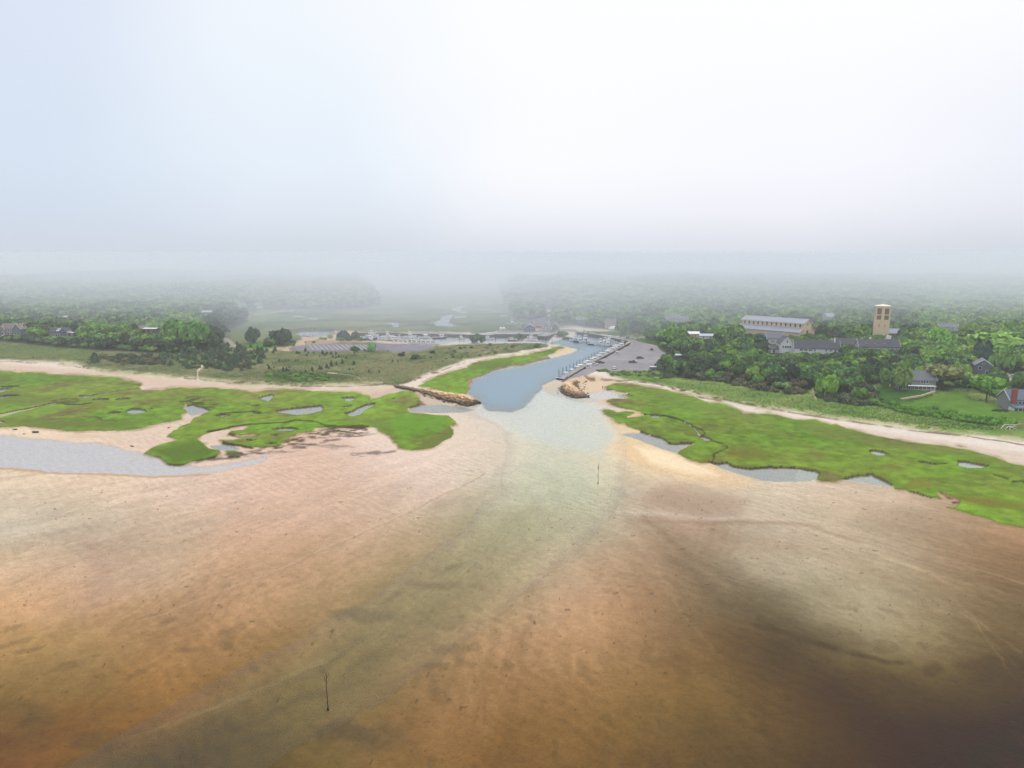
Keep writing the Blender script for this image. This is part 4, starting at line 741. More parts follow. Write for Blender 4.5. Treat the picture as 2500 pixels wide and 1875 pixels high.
def roofm(m, x0, x1, W, H, RH, y0=0.0, ov=.5, t=.28):
    for s in (-1, 1):
        k = RH / (W / 2); e = ov
        a = (y0 + s * (W / 2 + e), H - k * e); r_ = (y0, H + RH)
        V = [(x, a[0], a[1] + .05) for x in (x0 - ov, x1 + ov)] + [(x, r_[0], r_[1] + .05) for x in (x1 + ov, x0 - ov)]
        V += [(p[0], p[1], p[2] + t) for p in V]
        m.add(V, [(0,1,2,3), (7,6,5,4), (0,4,5,1), (1,5,6,2), (2,6,7,3), (3,7,4,0)])
def rakes(m, x0, x1, W, H, RH, y0=0.0, ov=.5, w_=.35):
    for x, d in ((x0 - ov, -1), (x1 + ov, 1)):
        for s in (-1, 1):
            k = RH / (W / 2); m.bar((x + d * .05, y0 + s * (W / 2 + ov), H - k * ov + .12), (x + d * .05, y0, H + RH + .12), .12, w_)
def bargeboards(root, x0, x1, W, H, RH, ov=.5):
    for x, d in ((x0 - ov, -1), (x1 + ov, 1)):
        m = MB(); k = RH / (W / 2)
        m.add([(x + d * .05 + t, y, z) for t in (-.06, .06) for y, z in ((-W / 2 - ov, H - k * ov - .05), (0, H + RH - .05), (W / 2 + ov, H - k * ov - .05), (W / 2 + ov, H - k * ov + .35), (0, H + RH + .4), (-W / 2 - ov, H - k * ov + .35))], [(0,1,4,5), (1,2,3,4), (11,10,7,6), (10,9,8,7), (0,6,7,1), (1,7,8,2), (2,8,9,3), (3,9,10,4), (4,10,11,5), (5,11,6,0)]); m.build('bargeboard', M_white, root)
def window(root, side, u, z, w_, h, L, W, frame=None, y0=0.0, x0=None, x1=None):
    X0 = -L / 2 if x0 is None else x0; X1 = L / 2 if x1 is None else x1
    c, rz = {'f': ((u, y0 - W / 2 - .06, z + h / 2), 0), 'b': ((u, y0 + W / 2 + .06, z + h / 2), 0), 'l': ((X0 - .06, y0 + u, z + h / 2), math.pi / 2), 'r': ((X1 + .06, y0 + u, z + h / 2), math.pi / 2)}[side]
    f = MB().box((0, 0, 0), (w_ + .3, .16, h + .3)).build('window', frame or M_white, root); f.location = c; f.rotation_euler.z = rz
    MB().box((0, 0, 0), (w_, .22, h)).build('pane', M_glass, f)
def reg(x, y, z, r, rect=None, d=None):
    nobuild.append((x, y, r))
    if rect: keep.append(tuple(rect) + (math.hypot(x, y),))
def house(name, label, base, L, W, H, RH, rot, wall, roof, wins=(), trim=True, rect=None, chimney=None, cat='house', group=None, z=None, frame=None):
    x, y, g = ground(*base) if z is None else at(base[0], base[1], z) + (z,)
    root = thing(name, label, cat, (x, y, g), rot, group)
    m = MB(); prism(m, -L / 2, L / 2, W, H, RH); m.build('wall', wall, root)
    m = MB(); roofm(m, -L / 2, L / 2, W, H, RH); rf = m.build('roof', roof, root)
    if trim: bargeboards(root, -L / 2, L / 2, W, H, RH)
    for s in wins: window(root, *s, L, W, frame)
    if chimney:
        cx, cy, ch, cw, cm = chimney; c_ = MB().box((cx, cy, H + RH * .4 + ch / 2), (cw, cw, RH * .8 + ch)).build('chimney', cm, rf); MB().box((cx, cy, H + RH * .8 + ch + .1), (cw + .25, cw + .25, .22)).build('cap', M_conc, rf)
    reg(x, y, g, max(L, W) * .55 + 3, rect); return root
def addgable(root, cx, W, H, RH, y_front, depth, wall, roof, trim=True, wins=()):
    """cross gable whose face looks along -y"""
    e = thing('cross_gable', None, None, (cx, y_front + depth / 2, 0), -math.pi / 2) ; e.parent = root
    m = MB(); prism(m, -depth / 2, depth / 2, W, H, RH); w_ = m.build('wall', wall, e)
    m = MB(); roofm(m, -depth / 2, depth / 2, W, H, RH); m.build('roof', roof, e)
    if trim: bargeboards(e, -depth / 2, depth / 2, W, H, RH)
    if wins:
        m = MB(); g = MB()
        for (u, z, ww, hh) in wins: m.box((depth / 2 + .05, u, z + hh / 2), (.14, ww + .3, hh + .3)); g.box((depth / 2 + .08, u, z + hh / 2), (.18, ww, hh))
        m.build('window_frame', M_white, e); g.build('window_pane', M_glass, e)

# church with clerestory nave and lean-to aisles
def church():
    rz = math.atan2(-.76, .65); base = at(1974, 818, 6.5); L, W, H, RH = 60, 15, 10.2, 3.2
    ux, uy = math.cos(rz), math.sin(rz)     # local +x points to the near gable
    nx, ny = -uy, ux                         # local +y
    gxc, gyc = at(1973, 780, 6.5 + H + RH)   # ridge end at the near gable
    cx, cy = gxc - ux * L / 2, gyc - uy * L / 2
    root = thing('church', 'long cream stone church with blue grey roof and a row of clerestory windows', 'church', (cx, cy, 6.5), rz)
    m = MB(); prism(m, -L / 2, L / 2, W, H, RH, z0=-5); m.build('wall', M_stone, root)
    m = MB(); roofm(m, -L / 2, L / 2, W, H, RH, ov=.6); m.build('roof', M_metalroof, root)
    m = MB(); rakes(m, -L / 2 - .3, L / 2 + .3, W, H, RH, ov=.62, w_=.6)
    for s in (-1, 1): m.box((0, s * (W / 2 + .75), H - .35), (L + 2, .3, .45))
    m.build('cornice', M_stonetrim, root)
    AW = 7.5
    for s in (-1, 1):
        y0, y1 = s * W / 2, s * (W / 2 + AW); m = MB()
        V = [(x, y, z) for x in (-L / 2, L / 2 - .4) for y, z in ((y0, -5), (y1, -5), (y1, 2.6), (y0, 5.6))]
        m.add(V, [(0,1,2,3), (7,6,5,4), (0,4,5,1), (1,5,6,2), (2,6,7,3), (3,7,4,0)]); m.build('aisle', M_stone, root)
        yy = s * (W / 2 + AW + .7); V = [(-L / 2 - .6, y0, 5.75), (L / 2 + .2, y0, 5.75), (L / 2 + .2, yy, 2.45), (-L / 2 - .6, yy, 2.45)]; V += [(a, b_, c + .3) for a, b_, c in V]
        m = MB(); m.add(V, [(0,1,2,3), (7,6,5,4), (0,4,5,1), (1,5,6,2), (2,6,7,3), (3,7,4,0)]); m.build('aisle_roof', M_metalroof, root)
        for xe in (L / 2 + .3, -L / 2 - .7): m = MB(); m.bar((xe, y0, 6.15), (xe, yy, 2.85), .25, .5); m.build('aisle_trim', M_stonetrim, root)
        for k in range(13):
            u = -L / 2 + 3 + k * (L - 6) / 12; f = MB().box((0, 0, 0), (2.0, .25, 3.1)).build('window', M_stonetrim, root); f.location = (u, s * (W / 2 + .05), 8.0)
            p = MB().box((0, 0, -.15), (1.5, .3, 2.4)); p.add([(math.cos(a) * .75 * 1, -.15, 1.05 + math.sin(a) * .5) for a in np.linspace(0, math.pi, 7)] + [(math.cos(a) * .75, .15, 1.05 + math.sin(a) * .5) for a in np.linspace(0, math.pi, 7)], [tuple(range(7)), tuple(range(13, 6, -1))]); p.build('pane', M_glass, f)
    rw = MB(); rw.add([(L / 2 + .12, 1.35 * math.cos(a), 9.2 + 1.35 * math.sin(a)) for a in np.linspace(0, 6.283, 25)[:-1]] + [(L / 2 - .1, 1.35 * math.cos(a), 9.2 + 1.35 * math.sin(a)) for a in np.linspace(0, 6.283, 25)[:-1]], [tuple(range(24))] + [(i, (i + 1) % 24, 24 + (i + 1) % 24, 24 + i) for i in range(24)])
    rose = rw.build('rose_window', M_glass, root); m = MB()
    for k in range(4): a = k * math.pi / 4; m.bar((L / 2 + .2, -1.3 * math.cos(a), 9.2 - 1.3 * math.sin(a)), (L / 2 + .2, 1.3 * math.cos(a), 9.2 + 1.3 * math.sin(a)), .15, .15)
    m.build('tracery', M_stonetrim, rose)
    m = MB().box((L / 2 + .1, 0, 1.5), (.3, 3.2, 4.4)); m.build('door', M_brown, root)
    for k in range(7): nobuild.append((cx + ux * (k - 3) * 9, cy + uy * (k - 3) * 9, 18))
    keep.append((1822, 765, 2002, 812, math.hypot(cx, cy)))
    for k in range(14): keep.append((1825 + k * 9, 790, 1834 + k * 9, 806 + k * .9, math.hypot(cx, cy)))
church()
def tower():
    x, y = at(2149, 822, 6.5); d = math.hypot(x, y); s = d / FPX; Wd = 31 * s * .9; top = 6.5 + 0
    Ht = 20.0
    while proj(x, y, 6.5 + Ht)[1] > 748: Ht += .2      # as tall as it stands against the trees
    root = thing('bell_tower', 'square cream stone bell tower with four tall louvred openings', 'tower', (x, y, 6.5), R(-23))
    h = Wd / 2; m = MB(); zo0, zo1, zp0, zp1 = Ht - 11.2, Ht - 7.6, Ht - 6.7, Ht - 1.6
    m.box((0, 0, (zo0 - 4) / 2), (Wd, Wd, zo0 + 4))
    for cx_ in (-h + .55, 0, h - .55):
        for cy_ in (-h + .55, 0, h - .55):
            if cx_ or cy_: m.box((cx_, cy_, (zo0 + Ht) / 2), (1.1 if cx_ else 2.3, 1.1 if cy_ else 2.3, Ht - zo0))
    for sgn in (-1, 1):
        for zc, zh in (((zo1 + zp0) / 2, zp0 - zo1), ((zp1 + Ht) / 2 + .01, Ht - zp1)):
            m.box((0, sgn * (h - .45), zc), (Wd - .1, .8, zh)); m.box((sgn * (h - .45), 0, zc), (.8, Wd - .1, zh))
    m.build('shaft', M_stone, root)
    m = MB().box((0, 0, Ht + .25), (Wd + .7, Wd + .7, .5)); V = [(-h, -h, Ht + .5), (h, -h, Ht + .5), (h, h, Ht + .5), (-h, h, Ht + .5), (0, 0, Ht + 1.9)]; m.add(V, [(0,1,4), (1,2,4), (2,3,4), (3,0,4), (3,2,1,0)]); m.build('roof', M_stonetrim, root)
    for fx, fy, rz in ((0, -1, 0), (1, 0, math.pi / 2), (0, 1, 0), (-1, 0, math.pi / 2)):
        for u in (-1, 1):
            for a, b_ in ((zo0, zo1), (zp0, zp1)):
                wv = (Wd / 2 - 1.15 - 1.1); c = u * (1.15 + wv / 2)
                lv = MB().box((0, 0, 0), (wv + .3, .3, b_ - a + .2))
                for q in range(6): lv.box((0, -.2 if fy <= 0 else .2, -(b_ - a) / 2 + (q + .5) * (b_ - a) / 6), (wv, .12, .18))
                o = lv.build('louvre', mat('bronze_louvre', (156, 128, 110), .7, .15), root); o.location = (fx * (h - 1.0) + (c if fx == 0 else 0), fy * (h - 1.0) + (c if fy == 0 else 0), (a + b_) / 2); o.rotation_euler.z = rz
    for u in (-2.2, 2.2): MB().box((u, -h - .02, zo0 - 5), (.35, .14, 2.4)).build('slit_window', M_glass, root)
    reg(x, y, 0, 14, (2128, 742, 2172, 812))
tower()
W3 = lambda us, z, w_, h: [('f', u, z, w_, h) for u in us]
# white and dark roofed buildings before the church
house('long_house', 'long white house with dark roof and white chimney in front of the church', (1990, 866), 30, 10, 5.2, 5.0, R(-12), M_white, M_darkroof, W3([-11,-9.9,-8,-6.9,-5,-3.9,-1.5,6,9,12], 3.2, .9, 1.1), True, (1944, 822, 2036, 858), (12, -1, 3.0, .9, M_white))
h_ = house('gambrel_house', 'tall white gabled house with curved bargeboards among trees below the church', (1915, 862), 14, 9, 7.6, 4.6, R(80), M_white, M_darkroof, [('l', -2.2, 4.5, 1, 1.6), ('l', -.7, 4.5, 1, 1.6), ('l', .8, 4.5, 1, 1.6), ('l', 0, 8.4, 1, 1.3), ('l', 2.6, 4.5, .9, 1.6)], True, (1885, 816, 1942, 856))
house('white_shed', 'low white building with dark doorway beside the gabled white house', (1893, 861), 9, 6, 3, 2, R(-5), M_white, M_darkroof, W3([-2], .4, 1.6, 2), True, (1883, 842, 1902, 860))
house('white_wing_house', 'white house with small dormers partly hidden behind the tall gabled house', (1888, 838), 15, 8, 4.5, 4, R(10), M_white, M_shingleroof, W3([-4, -2, 1, 3], 1.5, .8, 1.2), True, (1882, 818, 1902, 838))
house('dark_roofed_hall', 'plain hall with low dark roof right of the long white house', (2060, 850), 18, 9, 3.5, 4, R(-8), M_pale, M_darkroof, W3([-5, 0, 5], 1, 1, 1.2), True, (2044, 822, 2072, 838))
hh = house('long_lodge', 'long lodge with dark roof, skylights and white chimneys below the bell tower', (2140, 858), 29, 10, 4.0, 4.8, R(-6), M_pale, M_darkroof, W3([-9, -6, 6, 9, 12], 1.4, 1, 1.3), True, (2096, 820, 2184, 846), (-11, 1, 1.8, 1.4, M_white))
MB().box((-5, 1, 9.2), (1.2, 1.2, 2.2)).build('chimney', M_white, hh); MB().box((8, 1, 10.2), (3, 2, 3)).build('cupola', M_white, hh)
for u in (-9, -3, 4): MB().box((u, -2.7, 6.3), (.5, 1.8, .25), 0).build('skylight', M_white, hh)
house('white_gable_house', 'white gable end with arched windows at the right end of the lodge', (2182, 858), 8, 6, 6, 3, R(70), M_white, M_darkroof, [('l', 0, 3, 1, 1.8), ('l', 0, 6, .8, 1.2)], True, (2172, 830, 2188, 850))
house('blue_roofed_house', 'house with pale blue grey roof right of the bell tower', (2178, 822), 10, 9, 3.5, 3.5, R(-4), M_bluewall, M_metalroof, W3([-3, 0, 3], 1, 1, 1), True, (2166, 799, 2190, 816))
# left shore
def left_houses():
    r_ = house('gabled_shingle_house', 'large grey shingled house with white trimmed gables and deck on the left shore', (36, 818), 17, 9, 6.2, 4.6, R(4), M_shingle, M_brownroof, W3([-3.5, -2, -.5], 4.2, .9, 1.3) + W3([-3.8, -2.2, .8, 2.4], .8, 1.1, 2.0), True, (-5, 785, 62, 816))
    addgable(r_, 6.2, 7.5, 6.2, 4.8, -6.4, 9, M_bluewall, M_brownroof, True, [(-1.2, 4.6, 1.2, 1.6), (1.2, 4.6, 1.2, 1.6), (0, 7.4, 1, 1), (-1.5, 1, 1.4, 2), (1.5, 1, 1.4, 2)])
    addgable(r_, -6.8, 4.6, 6.0, 3.4, -6.0, 7, M_shingle, M_brownroof, True, [(0, 4.4, 1.6, 1.4), (0, 1, 1.6, 2)])
    MB().box((-12.5, -2, 1.6), (9, 8, 4.4)).build('side_wing', M_bluewall, r_)
    m = MB().box((-2, -9, .3), (16, 5, .3))
    for k in range(17): m.box((-10 + k, -11.4, .9), (.12, .12, 1.1))
    m.box((-2, -11.4, 1.45), (16.4, .15, .14)); m.build('deck', M_white, r_)
    r_ = house('dormered_shingle_house', 'grey shingled house with white roof windows and balcony left of the woods', (150, 822), 17, 8, 4.6, 3.6, R(2), M_shingle, M_darkroof, W3([-6.5, -4.8, -1.5, .2, 3.4, 5], .9, 1.2, 1.7), False, (122, 797, 184, 819))
    addgable(r_, -5.4, 5.5, 5.6, 1.6, -4.3, 5, M_shingle, M_darkroof, False, [(-1.1, 4.4, .9, 1.2), (1.1, 4.4, .9, 1.2)]); addgable(r_, 4.6, 5.5, 5.6, 1.6, -4.3, 5, M_bluewall, M_darkroof, False, [(-1.1, 4.4, .9, 1.2), (1.1, 4.4, .9, 1.2)])
    for u in (-1.4, .2):
        for v in (0, 1): o = MB().box((0, 0, 0), (1.1, 1.2, .12)).build('skylight', M_white, r_); o.location = (u + v * .35, -3.1 + v * 1.4, 5.9 + v * 1.26); o.rotation_euler.x = math.atan2(3.6, 4)
    m = MB().box((10.2, -2, 3.9), (4.4, 6, .25))
    for k in range(9): m.box((8.2 + k * .5, -5, 4.6), (.1, .1, 1.2))
    for q in (8.2, 12.2): m.box((q, -4.8, 1.4), (.2, .2, 5))
    m.box((10.2, -5, 5.2), (4.5, .12, .7)); m.build('balcony', M_white, r_)
    r_ = house('brown_flat_house', 'dark brown house with flat white edged roof showing between the trees', (372, 818), 12, 8, 6, .4, R(-6), M_brown, M_white, W3([-3, 1, 4], 1.5, 1.3, 1.4) + W3([-3, 2], 4, 1.3, 1), False, (357, 794, 388, 812), (0, 0, .8, 1, M_brick))
    house('brown_gable_house', 'brown house with shallow gable roof, mostly sunk in the left woods', (350, 812), 10, 8, 4, 2.2, R(20), M_brown, M_brownroof, W3([-2, 2], 1.5, 1, 1), False, (342, 791, 356, 799))
    house('white_roof_house', 'low white house roof peeking from the left woods above the balcony house', (158, 782), 14, 7, 3, 1.6, R(3), M_white, M_pale, W3([-3, 2], 1, 1, 1), False, (136, 759, 178, 768))
    house('hillside_house', 'pale house seen faintly at the foot of the foggy left hill', (505, 770), 12, 7, 3.6, 2, R(5), M_pale, M_pale, W3([-3, 2], 1, 1, 1), False, (496, 754, 515, 761))
    house('hillside_gable_house', 'pale gabled house high on the foggy left hill', (590, 753), 12, 8, 4, 4, R(70), M_pale, M_shingleroof, [('l', 0, 2, 1, 1)], True, (581, 734, 600, 746))
    house('hillside_white_house', 'white gabled house beside the pale one on the foggy left hill', (630, 752), 11, 8, 4, 4, R(60), M_white, M_shingleroof, [('l', 0, 2, 1, 1)], True, (624, 730, 638, 744))
left_houses()
# harbour village
house('boat_shed', 'dark shingled harbour shed with white double doors', (1294, 809), 9, 10, 4.2, 3.2, R(85), M_bluewall, M_shingleroof, [('l', -2.6, .3, 2.0, 2.6), ('l', .2, .3, 2.0, 2.6), ('l', 2.8, .3, 1.4, 2.4)], True, (1282, 790, 1308, 807), z=3.0)
house('white_harbour_house', 'two storey pale gabled house at the right of the harbour sheds', (1334, 806), 10, 8.5, 5.0, 3.0, R(80), M_pale, M_shingleroof, [('l', -1.8, 1, 1, 1.4), ('l', 1.8, 1, 1, 1.4), ('l', -1.2, 3.8, .9, 1.2), ('l', 1.2, 3.8, .9, 1.2), ('l', 0, 5.8, .8, 1)], True, (1324, 787, 1343, 804), z=3.0)
house('restaurant', 'harbour restaurant with grey hipped roof and reddish awning', (1316, 800), 12, 11, 4.6, 4.2, R(8), M_pink, M_shingleroof, W3([-4, -2, 0, 2, 4], .8, 1.2, 1.4), True, (1304, 784, 1331, 800), z=3.0)
MB().box((0, 0, 0), (13, 4, .2)).build('awning', M_pink, bpy.data.objects['restaurant']).location = (0, -7.5, 3.2)
house('long_grey_shed', 'long low grey roofed shed behind the dark harbour shed', (1287, 800), 12, 7, 3, 2.2, R(5), M_shingle, M_shingleroof, W3([-3, 3], 1, 1, 1), True, (1275, 783, 1300, 791), z=3.0)
house('pale_box_house', 'small pale flat house above the restaurant roof', (1308, 791), 6, 6, 4.6, .6, R(0), M_pale, M_pale, W3([-1, 1.4], 2, .8, 1), False, (1303, 777, 1312, 786), z=3.0)
house('pale_gabled_cottage', 'small pale gabled cottage behind the white harbour house', (1321, 792), 7, 7, 4, 2.4, R(60), M_pale, M_shingleroof, [('l', 0, 2, 1, 1)], True, (1315, 777, 1327, 786), z=3.0)
house('grey_cottage', 'small grey shingled cottage at the road bend beyond the pier', (1357, 806), 7, 6, 4, 3, R(75), M_shingle, M_shingleroof, [('l', 0, 1.2, 1, 1.3)], True, (1350, 788, 1363, 804), z=3.0)
house('yellow_house', 'yellow house with brown roof beyond the road lawn', (1489, 799), 10, 8, 4.2, 4.2, R(-8), M_yellow, M_brownroof, W3([-3, 0, 3], 1.2, 1, 1.4), True, (1478, 776, 1501, 797))
house('white_a_frame', 'small steep white gabled cottage beside the white tent', (1521, 801), 6, 5.4, 1.6, 4.2, R(80), M_white, M_white, [('l', 0, 1.5, .9, 1.2)], True, (1515, 789, 1527, 801))
house('blue_house', 'pale blue house showing faintly among trees beyond the road', (1418, 790), 10, 7, 4.5, 2.4, R(4), M_bluewall, M_shingleroof, W3([-3, 0, 3], 1.2, 1, 1.4), True, (1409, 776, 1427, 786))
house('grey_roof_house', 'large grey roofed house in the misty trees behind the harbour road', (1640, 786), 16, 9, 4, 4.5, R(20), M_pale, M_shingleroof, W3([-4, 0, 4], 1.2, 1.2, 1.4), True, (1628, 765, 1655, 780))
house('misty_white_house', 'white walled house in the mist right of the grey roofed one', (1664, 788), 12, 8, 4, 3, R(-5), M_white, M_shingleroof, W3([-3, 0, 3], 1.2, 1, 1.4), True, (1655, 770, 1676, 784))
house('salmon_house', 'small salmon walled house behind the round green tree', (1692, 824), 9, 7, 3.5, 1.5, R(0), M_pink, M_white, W3([-2, 1], 1.2, 1, 1.2), True, (1685, 812, 1700, 821))
house('low_white_house', 'low white house in the trees between the salmon house and the church', (1728, 828), 14, 6, 3, 1.4, R(-8), M_white, M_pale, W3([-4, 2, 4], 1, 1, 1.2), True, (1716, 816, 1740, 825))
house('round_roof_house', 'pale blue roofed house in the mist behind the church gable', (2021, 780), 12, 9, 3.5, 3.5, R(30), M_pale, M_metalroof, W3([-3, 2], 1, 1, 1), True, (2011, 766, 2032, 778))
house('misty_ridge_house', 'grey roofed house in the mist among the right hand trees', (2306, 808), 13, 8, 4, 3, R(-5), M_pale, M_shingleroof, W3([-3, 2], 1, 1, 1), True, (2294, 795, 2318, 805))
house('misty_white_gable', 'small white gable near two bare poles in the right woods', (2335, 806), 7, 6, 4, 2.4, R(70), M_white, M_shingleroof, [('l', 0, 2, .8, 1)], True, (2329, 797, 2340, 803))
house('slate_gable_house', 'blue grey house with bold white bargeboards below a dark conifer', (2396, 914), 9, 9, 6.2, 3.2, R(62), M_bluewall, M_shingleroof, [('l', -2, 1, 1.2, 1.8), ('l', 1.6, 3.6, 1.6, 1.6), ('l', 0, 6.5, .9, .9), ('f', 2, 3.6, 1.4, 1.4), ('f', -1, 3.6, 1.4, 1.4)], True, (2380, 885, 2409, 909))
r_ = house('porch_house', 'grey house with long white railed porch behind the right lawn', (2228, 950), 19, 9, 5.8, 4.2, R(-10), M_shingle, M_shingleroof, W3([2.5, 3.8, 5.1], 4.2, .9, 1.2) + W3([-7, -5, -3, -1], .8, 1.2, 1.6), True, (2240, 908, 2258, 934))
keep.append((2205, 938, 2240, 949, 9999))
m = MB().box((-1, -6.2, .3), (19, 3, .25)).box((-1, -6.2, 3.0), (19.4, 3.4, .2))
for k in range(10): m.box((-10 + k * 2, -7.5, 1.6), (.22, .22, 2.8))
m.box((-1, -7.6, 1.2), (19, .1, .12)); m.build('porch', M_white, r_)
r_ = house('chimney_house', 'blue grey roofed house with glazed porch and red brick chimney at the right edge', (2492, 1000), 16, 10, 5.6, 3.8, R(-6), M_shingle, mat('blue_slate', (84, 96, 116), .6, .12), W3([-5.4, -3.8, -2.2, 1, 2.6, 5], 3.6, 1.1, 1.1), True, (2456, 946, 2560, 1002), None)
m = MB().box((0, -6.8, 1.1), (17, 3.6, 2.6)); m.build('porch', M_white, r_)
m = MB()
for k in range(9): m.box((-7.2 + k * 1.8, -8.65, 1.55), (1.4, .12, 1.3))
m.build('porch_windows', M_glass, r_)
V = [(-8.9, -9.1, 2.45), (8.9, -9.1, 2.45), (8.9, -4.9, 3.7), (-8.9, -4.9, 3.7)]; V += [(a, b_, c + .2) for a, b_, c in V]
m = MB(); m.add(V, [(0,1,2,3), (7,6,5,4), (0,4,5,1), (1,5,6,2), (2,6,7,3), (3,7,4,0)]); m.build('porch_roof', mat('blue_slate', (84, 96, 116)), r_)
MB().box((-6.6, -4.9, 5.2), (2.1, 1.3, 11)).build('chimney', M_brick, r_)

# ================================================================== harbour works
P3 = lambda c, p, z: (lambda q: Vector(at(q[0], q[1], z) + (z,)))(cv(c, [p])[0])
def wall_run(name, label, pts, z1, th, m_, cap, z0=-3.2, cat='bulkhead'):
    root = thing(name, label, cat, (pts[0][0], pts[0][1], 0)); o = Vector((pts[0][0], pts[0][1], 0)); m = MB(); c = MB(); p = MB()
    for a, b_ in zip(pts, pts[1:]):
        a, b_ = Vector((a[0], a[1], 0)) - o, Vector((b_[0], b_[1], 0)) - o
        zc = Vector((0, 0, (z0 + z1) / 2)); m.bar(a + zc, b_ + zc, th, z1 - z0); zt = Vector((0, 0, z1 + .15)); c.bar(a + zt, b_ + zt, th + .4, .3)
        n = max(int((b_ - a).length / 3.0), 1); d = (b_ - a).normalized(); q = Vector((-d.y, d.x, 0))
        for k in range(n + 1):
            for s in (-1, 1): e = a + (b_ - a) * k / n + q * s * (th / 2 + .16); p.tube([e + Vector((0, 0, z0)), e + Vector((0, 0, z1 - .1))], [.17, .17], 6)
    m.build('sheet_wall', m_, root); c.build('cap_rail', cap, root); p.build('fender_posts', M_timber, root)['kind'] = 'stuff'; return root
LZ = 3.0
W1 = [P3('C6', p, LZ) for p in ((745, 785), (1000, 632), (1300, 470), (1600, 312))]
wall_run('dock_bulkhead', 'straight timber bulkhead with pale cap between the boat slips and the right car park', W1, LZ + .25, .8, M_timber, mat('weathered_concrete', (140, 132, 120), .85, .15, .6))
W2 = [P3('C6', p, LZ) for p in ((1604, 310), (1560, 288), (1400, 257), (1250, 225), (1100, 197), (960, 178), (880, 170))]
wall_run('road_bulkhead', 'dark posted bulkhead curving below the harbour road', W2, LZ + .1, .6, M_timber, M_conc)
W3_ = [P3('D5', p, LZ) for p in ((0, 632), (300, 630), (640, 640), (900, 645), (1130, 645))]
wall_run('basin_bulkhead', 'long dark bulkhead along the far side of the back basin', [P3('D4', (1240, 728), LZ), P3('D4', (1700, 724), LZ)] + W3_, LZ - .4, .6, M_timber, M_conc)
W4 = [P3('D5', p, LZ + .4) for p in ((1135, 640), (1400, 640), (1725, 640))]
wall_run('fish_pier_bulkhead', 'tall dark piled wall of the fish pier behind the spit', W4, LZ + .4, 1.0, M_timber, M_conc, cat='bulkhead')
def pier():
    a, b_, c, d = (P3('D5', p, LZ + .5) for p in ((1735, 660), (1850, 668), (1975, 625), (1860, 612))); o = Vector((a.x, a.y, 0)); root = thing('pier', 'square dark piled pier with railed deck at the creek bend', 'pier', o)
    m = MB(); V = [p - o for p in (a, b_, c, d)]; V = [v - Vector((0, 0, .35)) for v in V] + V; m.add(V, [(3,2,1,0), (4,5,6,7), (0,1,5,4), (1,2,6,5), (2,3,7,6), (3,0,4,7)]); m.build('deck', M_plank, root)
    m = MB(); q = MB(); r2 = MB()
    for s, e in ((a, b_), (b_, c), (c, d), (d, a)):
        s, e = s - o, e - o; n = max(int((e - s).length / 1.2), 2)
        for k in range(n + 1): p = s + (e - s) * k / n; m.tube([(p.x, p.y, -3.2), (p.x, p.y, LZ + .1)], [.3, .3], 6)
        n = max(int((e - s).length / 2.4), 2)
        for k in range(n + 1): p = s + (e - s) * k / n; q.bar((p.x, p.y, LZ + .5), (p.x, p.y, LZ + 1.6), .12)
        r2.bar(s + Vector((0, 0, 1.1)), e + Vector((0, 0, 1.1)), .1); r2.bar(s + Vector((0, 0, .6)), e + Vector((0, 0, .6)), .08)
    m.build('piles', M_timber, root)['kind'] = 'stuff'; q.build('rail_posts', M_plank, root); r2.build('rails', M_plank, root)
pier()
def deck_quad(name, label, cs, z, cat, m_=None):
    P = [P3(c, p, z) for c, p in cs]; o = Vector((P[0].x, P[0].y, 0)); V = [p - o for p in P]; V = [v - Vector((0, 0, .3)) for v in V] + V
    m = MB(); m.add(V, [(3,2,1,0), (4,5,6,7), (0,1,5,4), (1,2,6,5), (2,3,7,6), (3,0,4,7)]); ob = m.build(name, m_ or M_plank); ob.location = o; return tag(ob, label, cat)
deck_quad('quay_deck', 'grey planked quay behind the fish pier wall', [('D5', (1135, 640)), ('D5', (1735, 640)), ('D5', (1860, 612)), ('D5', (1200, 618))], LZ + .55, 'quay')
deck_quad('floating_dock', 'floating dock with small white boats in the back basin', [('D5', (-20, 765)), ('D5', (400, 782)), ('D5', (405, 772)), ('D5', (-20, 755))], .45, 'dock')
deck_quad('finger_dock', 'narrow float along the far side of the small boats', [('D5', (-300, 720)), ('D5', (340, 742)), ('D5', (345, 734)), ('D5', (-300, 712))], .45, 'dock')
# concrete ramp edge running into the creek
rp = [P3('C6', p, z) for p, z in (((760, 772), 2.2), ((700, 822), .7), ((672, 838), .2))]
ob = MB(); o_ = Vector((rp[0].x, rp[0].y, 0)); ob.bar(rp[0] - o_, rp[1] - o_, .9, .5); ob.bar(rp[1] - o_, rp[2] - o_, .9, .5); q = ob.build('ramp_kerb', mat('wet_concrete', (96, 92, 88), .5)); q.location = o_; tag(q, 'dark kerb of the launching ramp running down into the creek', 'kerb')
